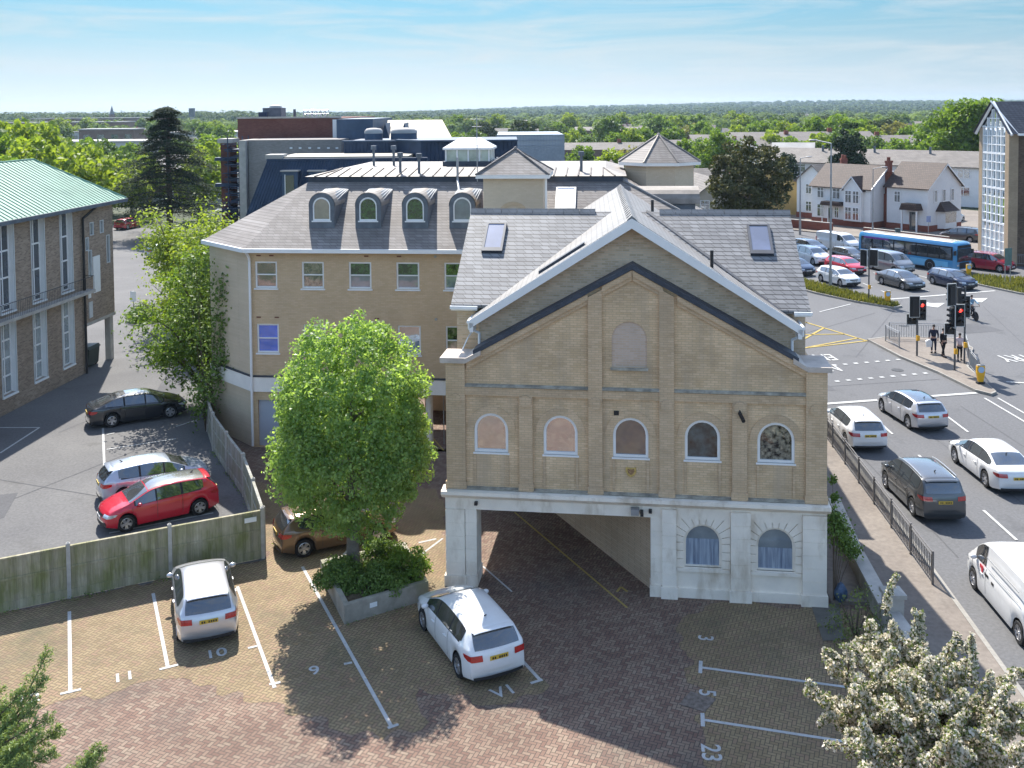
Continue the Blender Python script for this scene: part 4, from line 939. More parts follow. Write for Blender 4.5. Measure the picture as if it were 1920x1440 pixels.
# pale cladded building beyond
CUR = thing('clad_building', 'pale blue-white panelled building beyond the dark block', 'building', (0, 0, 0))
Yc = 170
P('walls', MB().box(X(932, Yc), X(1058, Yc), Yc, Yc+25, 0, Z(253, Yc, 1000)), mat('pale_panels', (0.35, 0.385, 0.434), 0.4, 0.1, 0.1, 0.3))
gl = MB()
for i in range(24): x = X(932, Yc)+(X(1058, Yc)-X(932, Yc))*i/23; gl.box(x-0.05, x+0.05, Yc-0.08, Yc, 2, Z(253, Yc, 1000))
for j in range(4): z = Z(253+10*j, Yc, 1000); gl.box(X(932, Yc), X(1058, Yc), Yc-0.08, Yc, z-0.06, z+0.06)
P('panel_joints', gl, mat('panel_joint', (0.3, 0.34, 0.42), 0.5)); P('lower_band', MB().box(X(960, Yc), X(1058, Yc), Yc-0.15, Yc-0.09, 3, Z(277, Yc, 1000)), mat('grey_panels', (0.26, 0.29, 0.34), 0.5))
# ---------------------------------------------------------------- tall block with the glazed stair gable, right edge
CUR = thing('glazed_block', 'tall brown brick block with a white glazed stair gable at the right edge', 'building', (0, 0, 0))
m_tower = brick('tower_brick', (0.13, 0.085, 0.06), (0.20, 0.14, 0.10), (0.16, 0.13, 0.1), patch=0.2, bmp=0.1)
m_tower2 = brick('tower_buff', (0.38, 0.28, 0.18), (0.44, 0.33, 0.22), (0.36, 0.28, 0.2), patch=0.15, bmp=0.1)
TX, Y0, Y1 = 47.2, 93.6, 99.6; ZE, ZA = 13.15, 15.75; YM = (Y0+Y1)/2
P('brick_wall', MB().box(TX+0.4, TX+26, Y0+0.3, Y1, 0, ZE), m_tower)
P('corner_brick', MB().box(TX, TX+0.9, Y0, Y0+0.75, 0, ZE), m_tower2); P('corner_brick', MB().box(TX, TX+0.5, Y1-0.7, Y1, 0, ZE), m_tower2)
gz = MB(); ya, yb = Y0+0.75, Y1-0.7
M90 = None
def gtop(y): return ZE-0.35+(1-abs(y-YM)/(YM-Y0))*(ZA-ZE)
fw = MB()
for i in range(6):
    y = ya+(yb-ya)*i/5; fw.box(TX+0.02, TX+0.14, y-0.06, y+0.06, 0, gtop(y))
for j in range(18):
    z = 0.5+j*0.85
    if z < ZE-0.4: fw.box(TX+0.03, TX+0.13, ya, yb, z-(0.09 if j % 4 == 0 else 0.04), z+(0.09 if j % 4 == 0 else 0.04))
    elif z < ZA-0.6: hw = (ZA-0.35-z)/(ZA-ZE)*(YM-Y0); fw.box(TX+0.03, TX+0.13, YM-hw, YM+hw, z-0.05, z+0.05)
for s in (-1, 1):
    fw.tube((TX-0.05, YM, ZA-0.05), (TX-0.05, YM+s*(YM-Y0+0.6), ZE-0.6), 0.16, 4)
fr_ = P('stair_glazing', fw, m_upvc)
MB().prismx([(ya, 0), (yb, 0), (yb, gtop(yb)), (YM, ZA-0.35), (ya, gtop(ya))], TX+0.15, TX+0.2).build('pane', glass('stair_glass', (0.09, 0.13, 0.24), refl=0.25, var=0.6, scale=0.7, col2=(0.38, 0.44, 0.5)), fr_)
rr = MB().add([(TX-0.4, Y0-0.6, ZE-0.5), (TX+26, Y0-0.6, ZE-0.5), (TX+26, YM, ZA), (TX-0.4, YM, ZA), (TX-0.4, Y1+0.6, ZE-0.5), (TX+26, Y1+0.6, ZE-0.5)], [(0,1,2,3), (3,2,5,4)])
P('roof', rr, brick('dark_slate', (0.045, 0.05, 0.065), (0.075, 0.08, 0.095), (0.02, 0.02, 0.025), 0.4, 0.3, 0.1, 1.5, 0.1, 0.5, bmp=0.3))
P('gutter', MB().box(TX+0.6, TX+26, Y0-0.72, Y0-0.55, ZE-0.66, ZE-0.45), m_upvc)
P('hip_trim', MB().tube((TX+0.6, Y0-0.6, ZE-0.6), (TX-0.35, YM, ZA+0.05), 0.09, 5), m_upvc)
for j in range(4):
    z = 1.6+j*2.75
    b = P('balcony', MB().box(TX+1.8, TX+7.5, Y0-1.1, Y0+0.28, z, z+0.2), m_navy)
    bl = MB()
    for i in range(30): x = TX+1.85+i*0.19; bl.tube((x, Y0-1.05, z+0.2), (x, Y0-1.05, z+1.2), 0.02, 4, cap=False)
    bl.tube((TX+1.8, Y0-1.05, z+1.2), (TX+7.5, Y0-1.05, z+1.2), 0.035, 5); bl.build('railing', m_black, b)
    MB().box(TX+2.6, TX+5.6, Y0+0.25, Y0+0.29, z+0.25, z+2.3).build('balcony_door', m_gl2, b)
# ---------------------------------------------------------------- white houses along the road and other near buildings
m_tile = brick('brown_tile', (0.0778, 0.0518, 0.0432), (0.11, 0.0749, 0.0605), (0.0403, 0.0288, 0.0259), 0.25, 0.3, 0.15, 1.5, 0.12, 0.7, bmp=0.4)
m_gtile = brick('grey_tile', (0.173, 0.155, 0.137), (0.216, 0.194, 0.173), (0.108, 0.0936, 0.0864), 0.3, 0.35, 0.2, 1.7, 0.1, 0.75, bmp=0.3)
m_render = mat('white_render_wall', (0.744, 0.744, 0.734), 0.8, 0, 0.04, 1)
m_cream = mat('cream_render', (0.475, 0.432, 0.36), 0.85, 0, 0.06, 1)
m_ochre = mat('ochre_render', (0.432, 0.31, 0.122), 0.85, 0, 0.06, 1)
m_chim = brick('chimney_brick', (0.24, 0.07, 0.045), (0.30, 0.10, 0.065), (0.2, 0.1, 0.08), patch=0.15, bmp=0.1)
m_hwin = glass('house_glass', (0.04, 0.05, 0.06), refl=0.25, var=0.7, scale=1.5, col2=(0.2, 0.2, 0.2))
def hframe(parent, a, b, z0, z1, v, n=2, side=None, fm=None, gm=None):
    """window on the front (y=v) or, with side, on the end wall x=side of a house frame"""
    f, g = MB(), MB()
    if side is None:
        f.box(a-0.08, b+0.08, v-0.07, v-0.03, z0-0.08, z1+0.08)
        for i in range(n):
            p, q = a+(b-a)*i/n+0.05, a+(b-a)*(i+1)/n-0.05; g.box(p, q, v-0.085, v-0.072, z0+0.03, z0+(z1-z0)*0.66); g.box(p, q, v-0.085, v-0.072, z0+(z1-z0)*0.66+0.07, z1-0.03)
    else:
        s = 1 if side > 0 else -1
        X_ = lambda d0, d1: (side+s*d0, side+s*d1) if s > 0 else (side+s*d1, side+s*d0)
        f.box(*X_(0.03, 0.07), a-0.08, b+0.08, z0-0.08, z1+0.08)
        for i in range(n):
            p, q = a+(b-a)*i/n+0.05, a+(b-a)*(i+1)/n-0.05; g.box(*X_(0.072, 0.085), p, q, z0+0.03, z1-0.03)
    w = f.build('window', fm or m_upvc, parent); g.build('pane', gm or m_hwin, w)
    return w
def house(name, label, cat, loc, rz, L_, D_, ze, zr, wm, rm, ridge='x', over=0.35, plinth=None, group=None):
    t = thing(name, label, cat, loc, rz, group)
    w = MB()
    if ridge == 'x':
        w.prismx([(0, 0), (D_, 0), (D_, ze), (D_/2, zr-0.12), (0, ze)], 0, L_)
    else:
        w.prism([(0, 0), (L_, 0), (L_, ze), (L_/2, zr-0.12), (0, ze)], 0, D_)
    w.build('wall', wm, t)
    r = MB(); o = over
    if ridge == 'x':
        k = (zr-ze)/(D_/2); zo = ze-o*k
        for y0, sgn in ((-o, 1), (D_+o, -1)):
            r.add([(-o, y0, zo), (L_+o, y0, zo), (L_+o, D_/2, zr), (-o, D_/2, zr), (-o, y0, zo-0.1), (L_+o, y0, zo-0.1), (L_+o, D_/2, zr-0.1), (-o, D_/2, zr-0.1)], [(0,1,2,3), (4,5,1,0), (1,5,6,2), (0,3,7,4), (7,6,5,4)])
    else:
        k = (zr-ze)/(L_/2); zo = ze-o*k
        for x0 in (-o, L_+o):
            r.add([(x0, -o, zo), (x0, D_+o, zo), (L_/2, D_+o, zr), (L_/2, -o, zr), (x0, -o, zo-0.1), (x0, D_+o, zo-0.1), (L_/2, D_+o, zr-0.1), (L_/2, -o, zr-0.1)], [(0,1,2,3), (4,5,1,0), (1,5,6,2), (0,3,7,4), (7,6,5,4)])
    r.build('roof', rm, t)
    if plinth: MB().box(-0.04, L_+0.04, -0.04, D_+0.04, 0, 0.75).build('plinth', plinth, t)
    return t
arz = math.atan2(-0.82, 0.573)
def hpos(a, b): x, y = hp(a, b); return (x, y, 0.1)
# double-fronted house with a small front gable and a red chimney
h1 = house('white_house', 'white house with a small front gable and tall red chimney on its end wall', 'house', hpos(-8.9, 0), arz, 8.9, 6.6, 5.15, 7.75, m_render, m_tile, plinth=m_chim)
q = MB().prism([(5.3, 0.75), (7.9, 0.75), (7.9, 4.9), (6.6, 6.3), (5.3, 4.9)], -0.55, 0.0); q.build('front_bay', m_render, h1)
q = MB()
for s in (-1, 1): q.add([(6.6+s*1.65, -0.75, 4.55), (6.6+s*1.65, 2.5, 4.55), (6.6, 2.5, 6.45), (6.6, -0.75, 6.45), (6.6+s*1.65, -0.75, 4.45), (6.6, -0.75, 6.33)], [(0,1,2,3), (0,3,5,4)])
q.build('gable_roof', m_tile, h1)
q = MB()
for s in (-1, 1): q.prism([(6.6+s*1.65, 4.4), (6.6, 6.3), (6.6, 6.46), (6.6+s*1.65, 4.56)], -0.8, -0.74)
q.build('bargeboard', m_upvc, h1)
for a, b, z0, z1, v in ((0.9, 1.9, 3.4, 4.7, 0), (3.3, 4.4, 3.4, 4.7, 0), (5.6, 6.5, 3.1, 4.6, -.55), (6.75, 7.6, 3.1, 4.6, -.55), (0.9, 1.9, 0.95, 2.5, 0), (3.6, 4.2, 0.95, 2.3, 0), (5.6, 6.5, 0.95, 2.5, -.55), (6.75, 7.6, 0.95, 2.5, -.55)): hframe(h1, a, b, z0, z1, v)
MB().prism([(2.1, 2.55), (5.2, 2.55), (5.2, 2.7), (4.9, 3.05), (2.3, 3.05), (2.1, 2.7)], -1.1, 0).build('porch_roof', m_tile, h1); MB().box(2.3, 2.4, -1.0, -0.9, 0, 2.55).box(3.2, 3.3, -1.0, -0.9, 0, 2.55).build('porch_post', m_upvc, h1)
MB().box(2.5, 3.2, -0.06, -0.01, 0.1, 2.1).build('door', m_gl2, h1)
cq = MB().box(8.92, 9.5, 2.7, 4.0, 0, 4.2); cq.box(8.92, 9.4, 2.95, 3.75, 4.2, 8.4); cq.box(8.87, 9.46, 2.88, 3.82, 8.15, 8.4); cq.build('chimney', m_chim, h1)
q = MB()
for y in (3.15, 3.5): q.tube((9.15, y, 8.4), (9.15, y, 8.85), 0.12, 8)
q.build('chimney_pot', m_chim, h1)
q = MB()
for y0, s in ((-0.36, 1), (6.96, -1)):
    q.add([(9.27, y0, 4.95), (9.27, 3.3, 7.72), (9.27, 3.3, 7.5), (9.27, y0, 4.7), (9.21, y0, 4.95), (9.21, 3.3, 7.72)], [(0,1,2,3), (0,4,5,1)])
q.build('bargeboard', m_upvc, h1)
tag(MB().box(-0.4, 0.4, -0.3, 0.3, 0, 1.9).box(-0.45, 0.45, -0.34, 0.34, 1.6, 1.75).box(-0.3, -0.05, -0.2, 0.1, 1.9, 2.4).box(0.05, 0.3, -0.2, 0.1, 1.9, 2.3).build('chimney_stack', m_chim), 'dark brick chimney stack with two pots on the ridge left of the white house', 'chimney').location = (hp(-7.4, 4.6)[0], hp(-7.4, 4.6)[1], 6.6)
# second house: its gable end faces the road junction
h2 = house('white_house', 'white house whose gable end has three slit windows over a dark-roofed bay', 'house', hpos(0.9, 2.05), math.atan2(-0.82, 0.573), 5.6, 7.2, 5.5, 8.25, m_render, m_tile, plinth=m_chim)
for y in (1.6, 3.4, 5.2): hframe(h2, y-0.3, y+0.3, 3.6, 5.0, 0, 1, side=5.6)
q = MB().prismz([(5.6, 2.0), (6.4, 2.4), (6.4, 4.9), (5.6, 5.3)], 0.3, 2.4); q.build('bay_window', m_upvc, h2)
MB().prismz([(6.405, 2.5), (6.42, 2.5), (6.42, 4.8), (6.405, 4.8)], 1.0, 2.2).build('bay_pane', m_hwin, h2)
MB().add([(5.6, 1.6, 2.4), (6.7, 2.0, 2.4), (6.7, 5.2, 2.4), (5.6, 5.6, 2.4), (5.6, 2.6, 3.5), (5.6, 4.6, 3.5)], [(0,1,4), (1,2,5,4), (2,3,5)]).build('bay_roof', m_tile, h2)
q = MB()
for y0 in (-0.36, 7.56): q.add([(5.97, y0, 5.25), (5.97, 3.6, 8.22), (5.97, 3.6, 8.0), (5.97, y0, 5.0)], [(0,1,2,3)])
q.build('bargeboard', m_upvc, h2)
MB().prism([(2.5, 2.6), (5.0, 2.6), (4.7, 3.4), (2.8, 3.4)], -1.2, 0).build('porch_roof', m_tile, h2); MB().box(2.7, 2.85, -1.1, -0.95, 0, 2.6).box(4.7, 4.85, -1.1, -0.95, 0, 2.6).build('porch_post', m_upvc, h2)
hframe(h2, 1.1, 1.9, 3.4, 4.7, 0); MB().box(3.2, 4.3, -0.08, -0.01, 0.1, 2.3).build('door', m_gl2, h2)
h3 = house('white_house', 'white house with grey roof tucked behind the left end of the double-fronted white house', 'house', hpos(-14.3, 3.6), arz, 5.3, 6.5, 5.3, 7.4, m_render, m_gtile, ridge='y', plinth=m_chim)
for z0 in (3.4, 1.0): hframe(h3, 1.6, 2.5, z0, z0+1.3, 0)
h4 = house('ochre_house', 'ochre yellow rendered end wall of a house behind the dark yew', 'house', (33.4, 140, 0), R(-3), 8, 9, 4.0, 7.0, m_ochre, m_gtile, ridge='y')
# flats with a white gable end
fl = house('white_flats', 'long grey-roofed block of white flats with a wide gable end behind the houses', 'flats', (43.5, 172, 0), R(-42), 46, 13, 6.2, 8.2, m_render, m_gtile, over=0.5)
for z0 in (4.4, 1.7):
    for y in (3.0, 9.0): hframe(fl, y, y+2.0, z0, z0+1.5, 0, 2, side=46)
    for i in range(10): hframe(fl, 2+i*4.4, 3.8+i*4.4, z0, z0+1.3, 0)
for i in range(4): MB().tube((9+i*9, 5, 7.6), (9+i*9, 5, 8.8), 0.2, 8).build('vent_pipe', m_dormer, fl)
h5 = house('grey_house', 'pale rendered house with a grey roof right of the octagonal turret', 'house', (21.2, 114, 0), R(2), 5.0, 12, 5.3, 7.2, m_cream, m_gtile, ridge='y')
hframe(h5, 0.6, 1.6, 3.3, 4.6, 0); hframe(h5, 3.2, 4.3, 3.3, 4.6, 0)
h6 = house('grey_house', 'rendered house with grey hipped roof seen between the turret and the dark yew', 'house', (19.0, 122, 0), R(2), 8, 10, 5.2, 7.6, m_cream, m_gtile, ridge='x')
hframe(h6, 1, 2.3, 3.3, 4.6, 0)
h7 = house('school_house', 'low pale house with hipped lilac-grey roof behind the cedar', 'house', (-62, 166, 0), R(-8), 24, 12, 5.2, 8.0, mat('grey_render', (0.52, 0.51, 0.5), 0.8, 0, 0.06), m_pale)
for i in range(6):
    for z0 in (3.3, 0.9): hframe(h7, 2+i*3.7, 3.4+i*3.7, z0, z0+1.3, 0)
h8 = house('white_house', 'white house with bright roof and bay front far behind the dark yew', 'house', (43, 205, 0), R(-20), 9, 8, 5.6, 8.4, m_render, m_pale, ridge='y'); hframe(h8, 1.5, 3.5, 3.2, 4.6, 0); hframe(h8, 5.5, 7.5, 3.2, 4.6, 0)
h9 = house('white_house', 'white house with pale hipped roof beside the far bay-fronted one', 'house', (53.5, 203, 0), R(-20), 8, 8, 5.4, 8.0, m_render, m_pale, ridge='x'); hframe(h9, 1.5, 3.5, 3.2, 4.6, 0); hframe(h9, 5, 7, 3.2, 4.6, 0)
h10 = house('red_gabled_house', 'brown-roofed house with a red gable between the two turrets', 'house', (2.4, 95, 0), R(-4), 7.5, 8, 8.3, 9.9, m_render, m_tile, ridge='x')
q = MB().prism([(0.4, 7), (3.0, 7), (3.0, 8.5), (1.7, 10.1), (0.4, 8.5)], -0.6, 3); q.build('red_gable', m_redb, h10)
q = MB()
for s in (-1, 1): q.prism([(1.7+s*1.5, 8.3), (1.7, 10.1), (1.7, 10.3), (1.7+s*1.5, 8.5)], -0.7, -0.6)
q.build('bargeboard', m_upvc, h10)
h11 = house('white_gabled_house', 'white-gabled house right of the red-gabled one between the turrets', 'house', (8.5, 97, 0), R(-4), 3.0, 8, 8.2, 10.0, m_render, m_tile, ridge='y')
# ---------------------------------------------------------------- vehicles
def paintmat(name, col, metal=0.0, rough=0.25):
    return mat('paint_'+name, col, rough, metal, 0.04, 1.5, 0.5, 1.0)
m_cglass = glass('car_glass', (0.012, 0.016, 0.02), refl=0.16, var=0.6, scale=1.6)
m_tyre = mat('tyre', (0.018, 0.018, 0.019), 0.85, 0, 0.2, 8)
m_rim = mat('alloy', (0.5, 0.5, 0.52), 0.3, 0.8, 0.05)
m_trim = mat('black_trim', (0.02, 0.02, 0.022), 0.6, 0, 0.15, 6)
m_tail = mat('tail_lens', (0.45, 0.012, 0.012), 0.15, 0, 0.25, 14, 0.6, 0.8)
m_head = mat('head_lens', (0.62, 0.65, 0.68), 0.12, 0.3, 0.35, 9, 0.6, 0.8)
m_plate_y = mat('plate_yellow', (0.62, 0.42, 0.06), 0.5, 0, 0.15, 30); m_plate_w = mat('plate_white', (0.7, 0.7, 0.68), 0.5, 0, 0.1, 30)
m_platetext = mat('plate_text', (0.02, 0.02, 0.02), 0.6, 0, 0)
def lerp_prof(prof, x):
    if x <= prof[0][0]: return prof[0][1]
    for (a, b), (c, d) in zip(prof, prof[1:]):
        if x <= c: return b+(d-b)*((x-a)/(c-a) if c > a else 0)
    return prof[-1][1]
def smooth_prof(prof):
    """rounds the corners of a side outline (two Chaikin passes)"""
    p = list(prof)
    for _ in range(2):
        q = [p[0]]
        for a, b in zip(p, p[1:]): q += [(a[0]*.78+b[0]*.22, a[1]*.78+b[1]*.22), (a[0]*.22+b[0]*.78, a[1]*.22+b[1]*.78)]
        p = q + [p[-1]]
    return p
TYPES = {   # length, width, wheelbase, wheel radius, front overhang, side outline rear to front, belt, side panes (x0,x1), windscreen, rear window
 'hatch': dict(L=4.33, W=1.78, wb=2.67, r=0.32, fo=0.82, top=[(-2.165,.50),(-2.16,.72),(-2.09,.98),(-1.72,1.36),(-1.45,1.415),(-.6,1.46),(.1,1.44),(.52,1.36),(1.22,1.00),(1.55,.93),(1.98,.80),(2.13,.66),(2.165,.45)], belt=[(-2.1,1.0),(-1,.97),(1.2,.88),(2.1,.72)], panes=[(-1.5,-.72,.12),(-.64,.22,.04),(.28,1.0,.04)], ws=(.54,1.2), rw=(-2.06,-1.7), roofw=.70),
 'tall': dict(L=4.45, W=1.82, wb=2.67, r=0.34, fo=0.86, top=[(-2.22,.55),(-2.215,.85),(-2.14,1.12),(-1.86,1.58),(-1.6,1.63),(-.5,1.68),(.2,1.65),(.6,1.57),(1.28,1.13),(1.6,1.05),(2.02,.90),(2.19,.72),(2.225,.5)], belt=[(-2.1,1.12),(-1,1.08),(1.2,1.0),(2.1,.84)], panes=[(-1.72,-.98,.1),(-.9,.05,.04),(.12,1.05,.04)], ws=(.62,1.26), rw=(-2.12,-1.86), roofw=.74, rails=True),
 'saloon': dict(L=4.75, W=1.84, wb=2.74, r=0.335, fo=0.93, top=[(-2.37,.52),(-2.36,.78),(-2.28,1.0),(-1.86,1.07),(-1.1,1.38),(-.7,1.44),(.0,1.46),(.35,1.43),(.62,1.36),(1.36,1.0),(1.7,.92),(2.15,.79),(2.33,.64),(2.375,.45)], belt=[(-2.3,1.0),(-1,.98),(1.2,.9),(2.3,.72)], panes=[(-1.6,-.74,.14),(-.66,.25,.04),(.32,1.12,.04)], ws=(.64,1.34), rw=(-1.82,-1.12), roofw=.68),
 'mpv': dict(L=4.9, W=1.92, wb=3.0, r=0.34, fo=0.92, top=[(-2.45,.55),(-2.445,.9),(-2.42,1.2),(-2.28,1.82),(-2.05,1.9),(-.5,1.94),(.5,1.9),(.95,1.8),(1.6,1.28),(1.85,1.16),(2.25,.98),(2.42,.75),(2.45,.5)], belt=[(-2.4,1.12),(1.3,1.08),(2.3,.92)], panes=[(-2.1,-1.2,.06),(-1.1,.2,.04),(.3,1.35,.04)], ws=(.98,1.6), rw=(-2.41,-2.3), roofw=.82),
 'van': dict(L=4.95, W=1.94, wb=3.27, r=0.33, fo=0.9, top=[(-2.475,.55),(-2.47,1.1),(-2.44,1.75),(-2.36,1.88),(-2.0,1.92),(.4,1.92),(.85,1.86),(1.15,1.74),(1.75,1.22),(1.95,1.13),(2.3,.95),(2.44,.75),(2.475,.5)], belt=[(-2.4,1.15),(1.3,1.1),(2.3,.9)], panes=[(.62,1.42,.04)], ws=(1.18,1.74), rw=None, roofw=.85),
}
class Shape:
    def __init__(s, T):
        s.T = T; s.top = smooth_prof(T['top']); s.L, s.W = T['L'], T['W']; s.hw = T['W']/2
        s.xf = T['L']/2-T['fo']; s.xr = s.xf-T['wb']; s.hmax = max(z for x, z in s.top)
        s.bow = 0.2
    def half(s, x):
        u = abs(x)/(s.L/2); return s.hw*(1-0.14*max(0, (u-0.62)/0.38)**2.2)
    def params(s, x):
        zt = lerp_prof(s.top, x); bt = lerp_prof(s.T['belt'], x); zb = min(bt, zt-0.03)
        t = min(1, max(0, (zt-bt)/(s.hmax-bt)))
        wb = s.half(x); ws = wb*0.945; wt = ws*0.94*(1-t)+s.hw*s.T['roofw']*t
        return zt, zb, t, wb, ws, wt
    def sill(s, x):
        z = 0.19 + 0.1*max(0, (abs(x)-(s.L/2-0.45))/0.45)
        r = s.T['r']
        for c in (s.xf, s.xr):
            R_ = r+0.065
            if abs(x-c) < R_: z = max(z, r+math.sqrt(R_*R_-(x-c)**2))
        return z
    def warp(s, x, y, z):
        w = max(0, (abs(x)-(s.L/2-0.95))/0.95); w = w*w*(3-2*w)
        k = (s.bow if x > 0 else 0.13)*(abs(y)/s.hw)**2.2*w
        return (x-k*(1 if x > 0 else -1), y, z)
    def section(s, x):
        zt, zb, t, wb, ws, wt = s.params(x); zl = min(s.sill(x), zb-0.03)
        f = lambda k: zl+(zb-zl)*k
        pts = [(wb*0.95, zl), (wb*0.985, f(.16)), (wb, f(.45)), (wb*0.995, f(.72)), (wb*0.975, f(.93)), (ws, zb+0.002)]
        zs = zt-0.07*t-0.012
        pts += [(ws+(wt-ws)*k, zb+0.002+(zs-zb-0.002)*k) for k in (.33, .66, 1.0)]
        pts += [(wt*q, s.topz(x, q)) for q in (.93, .75, .45, 0)]
        return pts
    def topz(s, x, q):
        zt, zb, t, *_ = s.params(x); q = abs(q); return zt-(0.07*t+0.012)*(0.75*q**5+0.25*q*q)
    def side(s, x, k, off):         # point on the side glass plane, k from belt 0 to roof edge 1
        zt, zb, t, wb, ws, wt = s.params(x); zs = zt-0.07*t-0.012
        n = Vector((zs-zb, ws-wt)).normalized() if zs-zb > 1e-3 else Vector((1, 0))
        return (x, ws+(wt-ws)*k+n.x*off, zb+(zs-zb)*k+n.y*off)
    def xend(s, z, front):          # outline x at height z, near an end
        pr = [p for p in s.top if (p[0] > 0) == front]
        pr = pr if front else pr[::-1]
        best = None
        for (a, b), (c, d) in zip(pr, pr[1:]):
            if (b-z)*(d-z) <= 0 and b != d: best = a+(c-a)*(z-b)/(d-b)
        return best if best is not None else (s.L/2 if front else -s.L/2)
def patch(mb, grid):                # grid of points -> faces
    m, n = len(grid), len(grid[0])
    mb.add([p for r in grid for p in r], [(i*n+j, i*n+j+1, (i+1)*n+j+1, (i+1)*n+j) for i in range(m-1) for j in range(n-1)])
CARMESH = {}
def wheel_meshes(r, w=0.2):
    key = ('wheel', round(r, 3))
    if key in CARMESH: return CARMESH[key]
    ty = MB().lathe([(r*.66, -w/2), (r*.93, -w/2), (r, -w*.32), (r, w*.32), (r*.93, w/2), (r*.66, w/2), (r*.64, w*.2), (r*.64, -w*.2)], 24, axis='y', cap=False)
    t = ty.build('tyre', m_tyre, smooth=35).data
    rm = MB()
    rm.lathe([(r*.66, -w*.46), (r*.60, -w*.50), (r*.58, -w*.3), (r*.66, -w*.25)], 24, axis='y', cap=False)
    rm.lathe([(r*.16, -w*.28), (r*.13, -w*.44), (r*.04, -w*.46)], 12, axis='y')
    for i in range(10):
        a = 2*PI*i/10+(0.12 if i % 2 else -0.12)
        c, s_ = math.cos(a), math.sin(a); px, pz = -s_*0.028, c*0.028
        rm.add([(c*r*.12+px, -w*.36, s_*r*.12+pz), (c*r*.12-px, -w*.36, s_*r*.12-pz), (c*r*.62-px*.8, -w*.46, s_*r*.62-pz*.8), (c*r*.62+px*.8, -w*.46, s_*r*.62+pz*.8),
                (c*r*.12+px, -w*.2, s_*r*.12+pz), (c*r*.12-px, -w*.2, s_*r*.12-pz), (c*r*.62-px*.8, -w*.3, s_*r*.62-pz*.8), (c*r*.62+px*.8, -w*.3, s_*r*.62+pz*.8)], [(0,1,2,3),(0,4,5,1),(1,5,6,2),(2,6,7,3),(3,7,4,0)])
    m = rm.build('rim', m_rim, smooth=35).data
    dk = MB().lathe([(r*.63, -w*.12), (r*.63, w*.1)], 20, axis='y').build('brake_disc', m_trim).data
    for nm in (t, m, dk):
        for o in list(bpy.data.objects):
            if o.data is nm: bpy.data.objects.remove(o)
    CARMESH[key] = (t, m, dk)
    return CARMESH[key]
